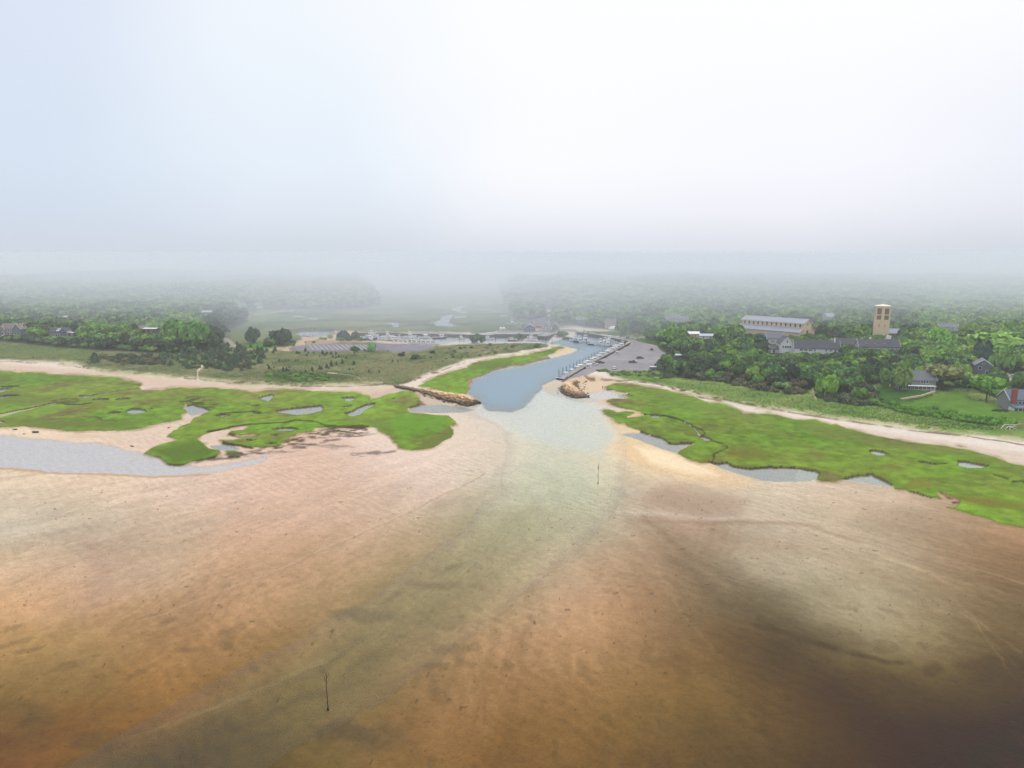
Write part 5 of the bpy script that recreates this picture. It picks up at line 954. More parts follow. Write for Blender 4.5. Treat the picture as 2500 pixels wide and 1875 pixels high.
# mooring piles in front of the slips
pil = MB().tube([(0, 0, -3), (0, 0, 5.3)], [.22, .2], 8).tube([(0, 0, 5.3), (0, 0, 5.6)], [.24, .06], 8).mesh('mooring_pile'); pil.materials.append(M_timber)
wa, wb = Vector(W1[0]), Vector(W1[3]); wd_ = (wb - wa); wl = wd_.length; wd_.normalize(); wn = Vector((-wd_.y, wd_.x, 0))
for k in range(22):
    t = .07 + k * .041; p = wa + wd_ * wl * t + wn * (9.2 - 1.6 * t)
    o = bpy.data.objects.new('mooring_pile', pil); COL.objects.link(o); o.location = (p.x, p.y, 0); o.scale = (1, 1, 1 - .1 * random.random()); tag(o, 'dark mooring pile in the row outside the boat slips', 'pile', 'mooring piles along the slips')
for i, (c, p) in enumerate((('C6', (1005, 340)), ('D5', (675, 740)), ('D5', (735, 742)), ('D5', (1162, 745)), ('D5', (1302, 742)), ('D5', (1840, 765)), ('D5', (1922, 775)), ('C6', (1330, 375)))):
    q = P3(c, p, 0); o = bpy.data.objects.new('mooring_pile', pil); COL.objects.link(o); o.location = (q.x, q.y, 0); o.scale = (1, 1, .9)
    tag(o, ['lone thick pile in front of the large white fishing boats', 'lone pile in the back basin', 'lone pile in the back basin', 'pale pile left of the red boat', 'pale pile touching the red boat', 'tall pile at the near corner of the square pier', 'pile in the water right of the square pier', 'pile by the cluster of sport fishing boats'][i], 'pile', 'single mooring piles' if i in (1, 2) else None)

# ------------------------------------------------------------------ boats
def hull_mesh(L, B, Hb, sheer=.35, stern=.85):
    n = 11; V = []
    for i in range(n):
        t = i / (n - 1); w_ = B / 2 * (stern + (1 - stern) * min(t * 3, 1)) * (1 - max(0, (t - .45) / .55) ** 2.2); top = Hb * (1 + sheer * max(0, t - .3) ** 1.5)
        x = -L / 2 + L * t; xb = -L / 2 + L * (t * .93)
        V += [(x, -w_, top), (xb, -w_ * .72, .1), (xb, 0, -.35 + .3 * t * t), (xb, w_ * .72, .1), (x, w_, top)]
    F = []
    for i in range(n - 1):
        for j in range(4): F.append((i * 5 + j, i * 5 + j + 1, (i + 1) * 5 + j + 1, (i + 1) * 5 + j))
    F.append((0, 1, 2, 3, 4)); return V, F, n
def deck_faces(L, B, Hb, sheer, stern, inset=.12, drop=.18):
    V, F, n = hull_mesh(L, B, Hb, sheer, stern); m = MB(); P = []
    for i in range(n): a = V[i * 5]; b_ = V[i * 5 + 4]; P += [(a[0], a[1] * (1 - inset), a[2] - drop), (b_[0], b_[1] * (1 - inset), b_[2] - drop)]
    m.add(P, [(2 * i, 2 * i + 1, 2 * i + 3, 2 * i + 2) for i in range(n - 1)]); return m
M_hullw = mat('white_gelcoat', (255, 255, 255), .25, .03); M_deck = mat('cream_deck', (214, 208, 196), .6, .06); M_navy = mat('navy_hull', (40, 52, 92), .3, .1); M_redh = mat('red_hull', (172, 48, 52), .4, .1); M_boot = mat('boot_top', (34, 40, 54), .5); M_canvas = mat('blue_canvas', (70, 120, 170), .8, .1); M_alu = mat('aluminium', (200, 204, 208), .35, .05, 1, .6); M_blackhull = mat('black_hull', (50, 48, 50), .5, .2)
def hull_parts(root, L, B, Hb, hm, sheer=.35, stern=.85):
    V, F, n = hull_mesh(L, B, Hb, sheer, stern); MB().add(V, F).build('hull', hm, root, True); deck_faces(L, B, Hb, sheer, stern).build('deck', M_deck, root)
    m = MB(); Vs = [v for v in V]
    for i in range(n - 1):
        for j in (0, 4): m.bar(Vs[i * 5 + j], Vs[(i + 1) * 5 + j], .14, .12)
    m.build('gunwale', M_hullw if hm is not M_hullw else M_deck, root)
def sport_boat(hm=M_hullw, L=11.5):
    r_ = bpy.data.objects.new('sport_boat', None); COL.objects.link(r_); B = L * .3; hull_parts(r_, L, B, L * .14, hm, .6)
    z = L * .13; V = [(-L*.12, -B*.38, z), (L*.24, -B*.3, z + .15), (L*.24, B*.3, z + .15), (-L*.12, B*.38, z), (-L*.12, -B*.34, z + 1.7), (L*.1, -B*.27, z + 1.7), (L*.1, B*.27, z + 1.7), (-L*.12, B*.34, z + 1.7)]
    c = MB().add(V, [(3,2,1,0), (4,5,6,7), (0,1,5,4), (1,2,6,5), (2,3,7,6), (3,0,4,7)]).build('cabin', M_hullw, r_)
    w_ = MB().add([(L*.245, -B*.26, z + .55), (L*.245, B*.26, z + .55), (L*.125, B*.25, z + 1.55), (L*.125, -B*.25, z + 1.55)], [(0, 1, 2, 3)])
    for s in (-1, 1): w_.box((-.0, s * B * .375, z + 1.05), (L * .2, .08, .6))
    w_.build('windscreen', M_glass, c)
    m = MB().box((-L*.02, 0, z + 2.0), (L*.2, B*.55, .7)); 
    for s in (-1, 1):
        for u in (-L*.1, L*.05): m.bar((u, s * B*.25, z + 2.2), (u, s * B*.25, z + 3.9), .09)
    m.build('flybridge', M_hullw, r_); MB().box((-L*.03, 0, z + 3.95), (L*.22, B*.62, .14)).build('hardtop', M_hullw, r_)
    m = MB()
    for s in (-1, 1): m.tube([(0, s * B*.3, z + 2), (-L*.18, s * B*.75, z + 7.5)], [.06, .025], 5)
    m.build('outriggers', M_alu, r_)
    m = MB()
    for s in (-1, 1): m.bar((L*.2, s * B*.36, L*.16 + .75), (L*.46, s * B*.07, L*.18 + .95), .05); [m.bar((L*(.2 + .065*k), s * B*(.36 - .07*k), L*.15), (L*(.2 + .065*k), s * B*(.36 - .07*k), L*.17 + .75), .04) for k in range(5)]
    m.build('bow_rail', M_alu, r_); return r_
def skiff(hm=M_hullw, L=6.5, canvas=None):
    r_ = bpy.data.objects.new('motor_boat', None); COL.objects.link(r_); B = L * .36; hull_parts(r_, L, B, .95, hm, .3)
    MB().box((-.1, 0, 1.25), (1.1, .9, 1.1)).build('console', M_hullw, r_)
    MB().add([(.45, -.5, 1.5), (.45, .5, 1.5), (.2, .45, 2.1), (.2, -.45, 2.1)], [(0, 1, 2, 3)]).build('windscreen', M_glass, r_)
    m = MB(); [m.bar((u, s * .6, .9), (u, s * .6, 2.7), .06) for s in (-1, 1) for u in (-.7, .6)]; m.build('top_frame', M_alu, r_); MB().box((-.05, 0, 2.75), (1.9, 1.5, .1)).build('t_top', canvas or M_hullw, r_)
    o = MB().box((-L / 2 - .1, 0, 1.1), (.5, .45, .7)).box((-L / 2 - .15, 0, .4), (.2, .2, 1.2)); o.build('outboard_motor', M_boot, r_); return r_
def lobster_boat(hm=M_hullw, L=10.5):
    r_ = bpy.data.objects.new('fishing_boat', None); COL.objects.link(r_); B = L * .32; hull_parts(r_, L, B, 1.3, hm, .9)
    c = MB().box((L*.12, 0, 2.1), (L*.26, B*.62, 2.0)).build('wheelhouse', M_hullw, r_); MB().box((L*.1, 0, 3.2), (L*.34, B*.72, .15)).build('roof', M_hullw, c)
    w_ = MB(); w_.box((L*.25 + .03, 0, 2.5), (.08, B*.52, .7)); [w_.box((L*.12, s * (B*.31 + .02), 2.5), (L*.18, .06, .6)) for s in (-1, 1)]; w_.build('window', M_glass, c)
    m = MB().tube([(0, 0, 1.2), (0, 0, 7)], [.1, .05], 6).tube([(0, 0, 2.2), (-L*.28, 0, 5)], [.07, .05], 6); m.build('mast', M_alu, r_)
    m = MB().box((-L*.25, 0, 1.4), (1.6, 1.4, .8)); m.build('bait_box', mat('grey_tub', (130, 136, 140)), r_); return r_
tmpl = {}
def boat(kind, c, p, rz, label, group=None, sc=1.0, z=0.0):
    q = cv(c, [p])[0]; x, y = at(q[0], q[1], z)
    if kind not in tmpl:
        f = {'sport': lambda: sport_boat(), 'sport_navy': lambda: sport_boat(M_navy), 'skiff': lambda: skiff(), 'skiff_blue': lambda: skiff(canvas=M_canvas), 'skiff_navy': lambda: skiff(M_navy, 6.8, M_canvas), 'lobster': lambda: lobster_boat(), 'lobster_red': lambda: lobster_boat(M_redh, 9.5), 'lobster_dark': lambda: lobster_boat(M_blackhull, 12)}[kind]
        o = tmpl[kind] = f(); o.location = (x, y, z); o.rotation_euler.z = rz; o.scale = (sc,) * 3
    else: o = dup(tmpl[kind], (x, y, z), rz, (sc,) * 3)
    o['label'] = label; o['category'] = 'boat'
    if group: o['group'] = group
    elif 'group' in o: del o['group']
    return o
# slips along the car park, from the ramp outward
ones = 'first second third fourth fifth sixth seventh eighth ninth tenth eleventh twelfth thirteenth fourteenth fifteenth sixteenth seventeenth eighteenth nineteenth twentieth'.split(); ones += ['twenty-' + w_ for w_ in ones[:9]]
seq = ['skiff_navy', 'skiff', 'skiff_blue', 'skiff', 'skiff_blue', 'skiff', 'skiff', 'lobster', 'skiff', 'skiff', 'lobster', 'skiff', 'skiff', 'lobster', 'skiff', 'sport', 'skiff', 'lobster', 'skiff', 'sport', 'lobster', 'skiff', 'sport', 'sport', 'lobster', 'sport', 'skiff', 'sport']
desc = {'skiff_navy': 'navy hulled motor boat', 'skiff_blue': 'white motor boat with blue top', 'skiff': 'white centre console boat', 'lobster': 'white wheelhouse boat', 'sport': 'white flybridge fishing boat'}
for k in range(28):
    t = .04 + k * .0335; p = wa + wd_ * wl * t + wn * 4.9; a = math.atan2(wn.y, wn.x) + random.uniform(-.1, .1); px_, py_ = proj(p.x, p.y, 0)
    s = {'skiff': 1.4, 'skiff_blue': 1.35, 'skiff_navy': 1.3, 'lobster': .95, 'sport': .88}[seq[k]] * (1 + .08 * t)
    boat(seq[k], 'P', (px_, py_), a, '%s in the car park slips, %s from the ramp' % (desc[seq[k]], ones[k]), 'boats in the slips beside the car park', s)
rb = bpy.data.objects.new
bx_ = [('sport', 'C6', (850, 296), 3.5, 'large white fishing boat nearest the green bank, bow to the left', 1.05), ('sport_navy', 'C6', (905, 312), 3.6, 'navy hulled white topped fishing boat between two white ones', 1.1), ('sport', 'C6', (985, 312), 3.55, 'long white fishing boat behind the lone thick pile', 1.2),
   ('lobster_dark', 'C6', (1090, 345), 3.3, 'dark hulled work boat at the head of the slips', .8), ('sport', 'C6', (1190, 350), 3.4, 'white fishing boat in the cluster, leftmost of three side by side', 1.05), ('sport', 'C6', (1250, 340), 3.45, 'white fishing boat in the middle of three side by side', 1.1), ('sport', 'C6', (1290, 362), 3.3, 'white fishing boat rightmost and nearest of three side by side', 1.1),
   ('sport', 'C6', (1310, 300), 3.3, 'white fishing boat behind the three, close under the road wall', 1.0), ('lobster', 'C6', (1410, 350), 3.2, 'white wheelhouse boat near the corner of the two walls', .95),
   ('sport_navy', 'D4', (1405, 828), .1, 'white motor yacht with navy hull in the back basin', 1.15), ('sport', 'D4', (1430, 788), .1, 'white motor yacht behind the navy hulled yacht', 1.15), ('sport', 'D4', (1640, 798), .15, 'white cabin boat left of centre at the basin wall', 1.1), ('lobster', 'D4', (1700, 835), 0., 'white wheelhouse boat on the near side of the back basin', 1.1),
   ('skiff', 'D4', (1800, 800), .1, 'small white boat between two cabin boats at the basin wall', 1.2), ('sport', 'D4', (1945, 802), .0, 'white cruiser with long low cabin at the basin wall', 1.1), ('lobster', 'D4', (2135, 805), .1, 'white wheelhouse boat below the leftmost gangway', 1.1), ('lobster', 'D5', (200, 698), .1, 'white wheelhouse boat below the second gangway', 1.05), ('lobster_dark', 'D5', (410, 702), .15, 'dark hulled trawler with masts in the back basin', 1.15),
   ('lobster', 'D5', (685, 706), .1, 'small white mast boat lying alone in the back basin', .75), ('lobster', 'D5', (1070, 712), 3.2, 'white wheelhouse boat at the fish pier wall', 1.0), ('lobster_red', 'D5', (1385, 735), 3.1, 'red hulled fishing boat at the fish pier wall', .95), ('sport', 'D5', (1645, 732), 3.2, 'white fishing boat moored beside the square dark pier', 1.0), ('lobster', 'D5', (1650, 690), 3.2, 'white wheelhouse boat tight against the quay, behind the fishing boat', .9),
   ('skiff', 'D4', (565, 782), .2, 'small white boat moored in the left pond', 1.1), ('lobster', 'D4', (935, 742), .1, 'white boat at the right end of the left pond', .7)]
for k, c, p, rz, lb, s in bx_: boat(k, c, p, rz, lb, None, s)
for k in range(9):
    boat('skiff', 'D5', (-220 + k * 62, 742 + k * 2.6), 1.4 + random.uniform(-.1, .1), 'small white boat in the line between the two floats', 'small boats on the floating dock', .85)
for k in range(10):
    boat(['skiff', 'lobster'][k % 3 == 1], 'D4', (1500 + k * 62, 812 + (k % 3) * 9 + k * 2), random.uniform(-.3, .3), 'small white boat among the crowd in the back basin', 'small boats crowded in the back basin', .8)
boat('sport', 'D5', (1385, 521), .1, 'white boat laid up on the grass left of the harbour sheds', None, 1.1, 2.2)
for k, p in enumerate(((1232, 592), (1275, 592))):
    q = P3('D5', p, 3); m = MB(); m.tube([(0, 0, 0), (0, 0, 2.6), (0, 0, 3.3), (0, 0, 3.6)], [1.5, 1.5, 1.0, .2], 14); o = m.build('storage_tank', M_white, None, True); o.location = q; tag(o, ['left', 'right'][k] + ' one of two round white tanks on the quay', 'tank')
# gangways
for k, (c, a, b_) in enumerate((('D5', (135, 622), (75, 650)), ('D5', (300, 622), (245, 655)), ('D4', (1490, 725), (1450, 770)), ('D5', (700, 640), (690, 680)))):
    A, B = P3(c, a, 2.9), P3(c, b_, .6); o_ = Vector((A.x, A.y, 0)); r_ = thing('gangway', ['pale gangway slanting to the white boat, second of the two close ones', 'pale gangway beside the dark trawler', 'pale gangway above the white motor yachts', 'short gangway above the lone mast boat'][k], 'gangway', o_)
    m = MB(); m.bar(A - o_, B - o_, 1.4, .2); m.build('walkway', M_conc, r_); m = MB(); d = (B - A).normalized(); q = Vector((-d.y, d.x, 0)).normalized() * .65
    for s in (-1, 1): m.bar(A - o_ + q * s + Vector((0, 0, 1)), B - o_ + q * s + Vector((0, 0, 1)), .12); [m.bar(A + (B - A) * t / 4 - o_ + q * s, A + (B - A) * t / 4 - o_ + q * s + Vector((0, 0, 1)), .08) for t in range(5)]
    m.build('handrail', M_alu, r_)

# ------------------------------------------------------------------ cars
M_tyre = mat('tyre', (34, 34, 36), .9); M_rim = mat('rim', (170, 172, 176), .4, .05, 1, .5)
def car(rgb, kind='car'):
    pm = mat('%s_paint_%d' % (kind, len(_mc)), rgb, .3, .04); r_ = bpy.data.objects.new('parked_car' if kind == 'car' else 'pickup_truck', None); COL.objects.link(r_)
    L, B = (4.5, 1.8) if kind == 'car' else (5.5, 1.95)
    prof = [(-L/2, .35), (-L/2, .85), (-L/2 + .2, .98), (L/2 - 1.3, .98), (L/2 - .15, .78), (L/2, .6), (L/2, .35)]
    V = [(x, s * B / 2 * (1 if z < .8 else .95), z) for s in (-1, 1) for x, z in prof]; n = len(prof)
    MB().add(V, [tuple(range(n)), tuple(range(2 * n - 1, n - 1, -1))] + [(i, (i + 1) % n, n + (i + 1) % n, n + i) for i in range(n)]).build('body', pm, r_)
    cab = [(-L/2 + .35, .98), (-L/2 + .75, 1.46), (L/2 - 2.1, 1.48), (L/2 - 1.35, .98)] if kind == 'car' else [(-.5, .98), (-.35, 1.75), (.95, 1.75), (1.5, .98)]
    V = [(x, s * B / 2 * (.93 if z < 1 else .78), z) for s in (-1, 1) for x, z in cab]; c = MB().add(V, [(0,1,2,3), (7,6,5,4), (0,4,5,1), (2,6,7,3), (3,7,4,0), (1,5,6,2)]).build('windows', M_glass, r_)
    x0, x1 = cab[1][0], cab[2][0]; MB().box(((x0 + x1) / 2, 0, cab[1][1] + .03), (x1 - x0 + .1, B * .8, .07)).build('roof', pm, r_)
    if kind != 'car':
        m = MB(); [m.box((-1.65, s * (B / 2 - .08), 1.1), (2.1, .12, .3)) for s in (-1, 1)]; m.box((-L/2 + .06, 0, 1.1), (.12, B, .3)); m.build('load_bed', pm, r_)
    for x in (-L/2 + .85, L/2 - .9):
        for s in (-1, 1):
            w_ = MB().tube([(x, s * (B/2 - .2), .34), (x, s * (B/2 + .02), .34)], [.34, .34], 14).build('wheel', M_tyre, r_); MB().tube([(x, s * (B/2 - .1), .34), (x, s * (B/2 + .035), .34)], [.19, .19], 10).build('rim', M_rim, w_)
    m = MB(); [m.box((L/2 - .02, s * B * .36, .68), (.08, .3, .14)) for s in (-1, 1)]; m.build('headlights', M_white, r_); m = MB(); [m.box((-L/2, s * B * .38, .8), (.06, .24, .18)) for s in (-1, 1)]; m.build('tail_lights', mat('red_lens', (150, 24, 20), .3), r_); return r_
def setcar(rgb, kind, c, p, rz, label, z=None, sc=1.0):
    q = cv(c, [p])[0]; x, y, g = ground(q[0], q[1]) if z is None else at(q[0], q[1], z) + (z,); o = car(rgb, kind); o.location = (x, y, g + .02); o.rotation_euler.z = rz; o.scale = (sc,) * 3; tag(o, label, 'pickup truck' if kind == 'pickup' else 'car')
setcar((60, 62, 72), 'car', 'C6', (1197, 592), .12, 'dark grey car parked beside the slips behind the white car', 3.0, 1.15)
setcar((226, 228, 232), 'car', 'C6', (1122, 614), .08, 'white car parked next to the small white kiosk by the slips', 3.0, 1.12)
setcar((58, 60, 68), 'car', 'C6', (1728, 530), .0, 'black car standing alone in the middle of the right car park', 3.0, 1.15)
setcar((64, 70, 84), 'pickup', 'C6', (1632, 586), -.12, 'dark pickup truck parked in front of the black car', 3.0, 1.05)
setcar((112, 52, 58), 'car', 'C6', (1888, 412), 1.45, 'dark red car near the tree edge of the right car park', 3.0, 1.15)
setcar((230, 232, 236), 'car', 'C6', (1382, 670), 1.35, 'white car at the sandy edge of the car park by the grass', 3.0, 1.15)
setcar((60, 82, 140), 'pickup', 'C6', (1952, 662), .1, 'blue truck at the lower corner of the car park beside a white trailer', 3.0)
setcar((200, 216, 220), 'car', 'C5', (2010, 1285), .2, 'pale blue car on the gravel drive at the right edge', None, 1.1)
setcar((226, 228, 230), 'car', 'C5', (2092, 1268), .2, 'white car on the gravel drive behind the pale blue one', None, 1.1)
setcar((214, 220, 222), 'car', 'C5', (2085, 1345), .3, 'silver car nearest the red brick chimney house', None, 1.0)
for px0, py0 in ((2472, 915), (2490, 912), (2488, 930)): keep.append((px0 - 8, py0 - 6, px0 + 8, py0 + 6, 9999))
q = P3('C6', (1905, 688), 3); r_ = thing('boat_trailer', 'white topped box trailer beside the blue truck at the car park corner', 'trailer', q)
MB().box((0, 0, 1.5), (4.2, 2.1, 1.7)).build('box_body', mat('trailer_side', (96, 104, 120), .6), r_); MB().box((0, 0, 2.42), (4.4, 2.3, .16)).build('roof', M_white, r_); m = MB(); [m.tube([(0, s * 1.0, .35), (0, s * 1.2, .35)], [.35, .35], 12) for s in (-1, 1)]; m.build('wheels', M_tyre, r_); MB().bar((2.1, 0, .7), (3.4, 0, .5), .12).build('drawbar', M_alu, r_)
# kiosks
def kiosk(c, p, z, w_, h, label, roofm_=None):
    q = P3(c, p, z); r_ = thing('kiosk', label, 'kiosk', q, .2); MB().box((0, 0, h / 2 - .2), (w_, w_ * .8, h + .4)).build('wall', M_white, r_); m = MB(); roofm(m, -w_ / 2, w_ / 2, w_ * .8, h, w_ * .25, ov=.25, t=.12); m.build('roof', roofm_ or M_pale, r_)
    MB().box((w_ * .15, -w_ * .4 - .03, h * .45), (.8, .08, h * .8)).build('door', M_pale, r_); MB().box((-w_ * .28, -w_ * .4 - .03, h * .6), (.7, .08, .7)).build('window', M_glass, r_)
kiosk('C6', (1033, 652), 3, 3.0, 2.2, 'small white kiosk beside the slips at the ramp end of the car park')
kiosk('C6', (1418, 473), 3, 1.8, 2.2, 'narrow white kiosk half way along the slips')
kiosk('D4', (1420, 862), 3, 2.6, 2.8, 'white topped kiosk on the edge of the left car park')
# parking bay lines of the left car park
m = MB()
for k in range(17):
    a = P3('D4', (575 + k * 62, 893 - (k > 8) * 0), 3.06); b_ = P3('D4', (640 + k * 66, 958), 3.06)
    if k < 14: m.bar(a, b_, .28, .03)
tag(m.build('parking_lines', mat('road_paint', (224, 224, 224), .7, .03)), kind='structure')
# white tent and laid up boat
q = P3('P', (1501, 803), 2.5); m = MB(); n = 9
V = [(6.5 * math.cos(a) * s, 3.4 * math.sin(a) * s, 2.7 * h) for s, h in ((1, 0), (.97, .45), (.75, .8), (.4, 1.0)) for a in np.linspace(0, 6.283, 19)[:-1]]
m.add(V, [(j * 18 + i, j * 18 + (i + 1) % 18, (j + 1) * 18 + (i + 1) % 18, (j + 1) * 18 + i) for j in range(3) for i in range(18)] + [tuple(range(54, 72))]); o = m.build('tent', M_white, None, True); o.location = q; tag(o, 'low white domed tent on the lawn beside the steep white cottage', 'tent'); keep.append((1490, 795, 1512, 804, 9999))
x, y, g = ground(1657, 872); o = MB().add(*hull_mesh(5.5, 2.0, .9)[:2]).build('upturned_boat', mat('pale_aqua', (206, 228, 232), .4), None, True); o.location = (x, y, g + 2.2); o.rotation_euler = (math.pi, 0, .1); tag(o, 'pale upturned boat at the tree edge right of the car park', 'boat'); keep.append((1650, 866, 1665, 874, 9999))
o = MB(); [o.box((u, 0, g + .6), (.15, 1.6, 3.2)) for u in (-1.6, 1.6)]; o = o.build('boat_rack', M_timber, None); o.location = (x, y, 0); tag(o, 'dark trestles under the pale upturned boat', 'rack')
# utility poles
def upole(px, pyb, pyt, label, arms=1, z=None, wire=None):
    x, y, g = ground(px, pyb) if z is None else at(px, pyb, z) + (z,); h = (pyb - pyt) * math.hypot(x, y) / FPX * 1.02
    r_ = thing('utility_pole', label, 'pole', (x, y, g), .1); MB().tube([(0, 0, -.5), (0, 0, h)], [.2, .13], 8).build('post', mat('pole_wood', (176, 164, 132), .9), r_)
    m = MB()
    for k in range(arms): m.box((0, 0, h - .6 - k * .9), (2.6, .14, .16))
    for u in (-1.1, -.4, .4, 1.1): m.tube([(u, 0, h - .55), (u, 0, h - .25)], [.06, .05], 6)
    m.build('crossarm', mat('pole_wood', (176, 164, 132)), r_); keep.append((px - 2, pyt, px + 2, pyb - 3, math.hypot(x, y))); return r_
upole(1372.5, 803, 780, 'utility pole by the road behind the bushy creek bank', z=3)
upole(1513, 825, 800, 'utility pole rising over the road left of the corner', z=3)
upole(1554.5, 832, 813, 'short utility pole at the corner where the road meets the car park', z=3)
upole(1580, 818, 799, 'utility pole at the foot of the trees behind the car park', z=3)
upole(1633.5, 838, 808, 'pale tall pole in front of the round green tree', z=3, arms=1)
upole(1663.5, 860, 839, 'pale pole among the bushes beside the car park')
upole(2346, 824, 799, 'bare pole in the right woods, taller of the two', arms=1); upole(2333, 815, 799, 'bare pole in the right woods, shorter of the two')
upole(1344, 806, 775, 'tall lamp mast on the quay beside the pale harbour house', z=3)
upole(763, 812, 796, 'thin pole beyond the left pond', z=2); upole(629, 797, 787, 'small pole in the back meadow', z=1)
# radio mast
x, y = at(1339, 800, 3.0); r_ = thing('radio_mast', 'grey lattice mast rising from the trees behind the harbour', 'mast', (x, y, 3.0)); h = 46 * math.hypot(x, y) / FPX; m = MB()
for a in range(3): m.bar((math.cos(a * 2.09) * 1.1, math.sin(a * 2.09) * 1.1, 0), (math.cos(a * 2.09) * .5, math.sin(a * 2.09) * .5, h), .18)
m.build('legs', M_pale, r_); m = MB()
for k in range(12):
    for a in range(3):
        r0, r1 = 1.1 - .6 * k / 12, 1.1 - .6 * (k + 1) / 12; m.bar((math.cos(a * 2.09) * r0, math.sin(a * 2.09) * r0, h * k / 12), (math.cos(a * 2.09 + 2.09) * r1, math.sin(a * 2.09 + 2.09) * r1, h * (k + 1) / 12), .09)
m.build('bracing', M_pale, r_); MB().box((0, 0, h - 2), (2.8, 1, 2.2)).box((.3, 0, h - 7), (2.2, 1, 1.6)).box((0, 0, h - 13), (1.8, 1, 1.2)).build('antennas', M_white, r_); keep.append((1335, 752, 1343, 782, 9999))

# ------------------------------------------------------------------ stone jetties
def rock_mesh(seed):
    rng = np.random.default_rng(seed); bm = bmesh.new(); bmesh.ops.create_icosphere(bm, subdivisions=2, radius=.5); pl = [(Vector(rng.normal(size=3)).normalized(), rng.uniform(.30, .42)) for _ in range(9)]
    for v in bm.verts:
        for n_, d_ in pl:
            e = v.co.dot(n_) - d_
            if e > 0: v.co -= n_ * e
        v.co *= 1 + .04 * rng.normal()
    me = bpy.data.meshes.new('boulder'); bm.to_mesh(me); bm.free(); return me
M_rock, nt, b = newmat('granite_boulder'); ge = nt.nodes.new('ShaderNodeNewGeometry'); sx = nt.nodes.new('ShaderNodeSeparateXYZ'); nt.links.new(ge.outputs['Position'], sx.inputs[0]); oi = attr(nt, 'rnd')
hz = math_(nt, 'ADD', sx.outputs[2], math_(nt, 'MULTIPLY_ADD', noise(nt, ge.outputs['Position'], .8, 3), 1.0, -.5))
rk = ramp(nt, [(0.0, tuple(lin((56, 46, 34)) * .7)), (.42, tuple(lin((112, 86, 60)) * .7)), (.72, tuple(lin((158, 122, 86)) * .75)), (1.0, tuple(lin((220, 182, 136)) * .8))], math_(nt, 'MULTIPLY', hz, .33, clamp=True), 'LINEAR')
oi2 = nt.nodes.new('ShaderNodeObjectInfo'); v = math_(nt, 'MULTIPLY_ADD', noise(nt, ge.outputs['Position'], 1.5, 4), .9, .55); c2 = nt.nodes.new('ShaderNodeVectorMath'); c2.operation = 'SCALE'; nt.links.new(rk.outputs[0], c2.inputs[0]); nt.links.new(math_(nt, 'MULTIPLY', v, math_(nt, 'MULTIPLY_ADD', oi2.outputs['Random'], .4, .8)), c2.inputs['Scale']); nt.links.new(c2.outputs[0], b.inputs['Base Color']); b.inputs['Roughness'].default_value = .85
ROCKS = [rock_mesh(i) for i in range(6)]
for r0 in ROCKS: r0.materials.append(M_rock)
def jetty(name, label, line, widths, heights, dn, seed):
    rng = np.random.default_rng(seed); L_ = [Vector((p[0], p[1], 0)) for p in line]; o = L_[0].copy(); root = thing(name, label, 'breakwater', o); items = []
    # rubble core
    n = 26; prof = []; seg = [0]
    for a, b_ in zip(L_, L_[1:]): seg.append(seg[-1] + (b_ - a).length)
    def pt_(s):
        for i in range(1, len(seg)):
            if s <= seg[i] or i == len(seg) - 1:
                t = min((s - seg[i-1]) / (seg[i] - seg[i-1]), 1); a, b_ = L_[i-1], L_[i]; d = (b_ - a).normalized(); return a + (b_ - a) * t, d, widths[i-1] + (widths[i] - widths[i-1]) * t, heights[i-1] + (heights[i] - heights[i-1]) * t
    V = []; tot = seg[-1]
    for k in range(n):
        p, d, w_, h = pt_(tot * k / (n - 1)); q = Vector((-d.y, d.x, 0)); p = p - o
        for u, zz_ in ((-1, -1.5), (-.5, h * .55), (-.25, h * .72), (.25, h * .72), (.5, h * .55), (1, -1.5)): V.append(p + q * u * w_ * .5 + Vector((0, 0, zz_)))
    m = MB(); m.add(V, [(k * 6 + j, k * 6 + j + 1, k * 6 + j + 7, k * 6 + j + 6) for k in range(n - 1) for j in range(5)] + [tuple(range(6)), tuple((n - 1) * 6 + j for j in range(6))[::-1]]); m.build('rubble_core', M_rock, root)
    s = 0.0
    while s < tot + .8:
        p, d, w_, h = pt_(min(s, tot)); q = Vector((-d.y, d.x, 0)); nn_ = max(3, int(w_ * 1.15 / dn))
        for k in range(nn_ + 1):
            u = -1 + 2 * k / nn_ + rng.uniform(-.08, .08); zt = h * (1 - max(0, abs(u) - .22) / .78 * 1.0)
            c = p + q * u * w_ * .5 + d * rng.uniform(-.4, .4); sz = dn * rng.uniform(.95, 1.5); items.append((c - o + Vector((0, 0, zt - .35)), sz))
        s += dn * .82
    for _ in range(int(tot * .35)):
        p, d, w_, h = pt_(rng.uniform(.4, 1) * tot); q = Vector((-d.y, d.x, 0)); items.append((p - o + q * rng.choice([-1, 1]) * w_ * rng.uniform(.5, .75) + d * rng.uniform(-2, 2) + Vector((0, 0, .1)), dn * rng.uniform(.4, .9)))
    items.sort(key=lambda it: (it[0] + o).length - it[0].z * 6)
    rest = MB()
    for i, (c, sz) in enumerate(items):
        sc = (sz * rng.uniform(1.0, 1.5), sz * rng.uniform(.85, 1.15), sz * rng.uniform(.7, .95)); e = (rng.uniform(-.3, .3), rng.uniform(-.3, .3), rng.uniform(0, 6.28)); me = ROCKS[int(rng.integers(6))]
        if i < 100:
            ob = bpy.data.objects.new('boulder', me); COL.objects.link(ob); ob.parent = root; ob.location = c; ob.scale = sc; ob.rotation_euler = e
        else:
            M_ = Matrix.Translation(c) @ Matrix.Rotation(e[2], 4, 'Z') @ Matrix.Rotation(e[0], 4, 'X') @ Matrix.Diagonal((*sc, 1)); rest.add([M_ @ v.co for v in me.vertices], [tuple(f.vertices) for f in me.polygons])
    ob = rest.build('further_boulders', M_rock, root); ob['kind'] = 'stuff'
    return root
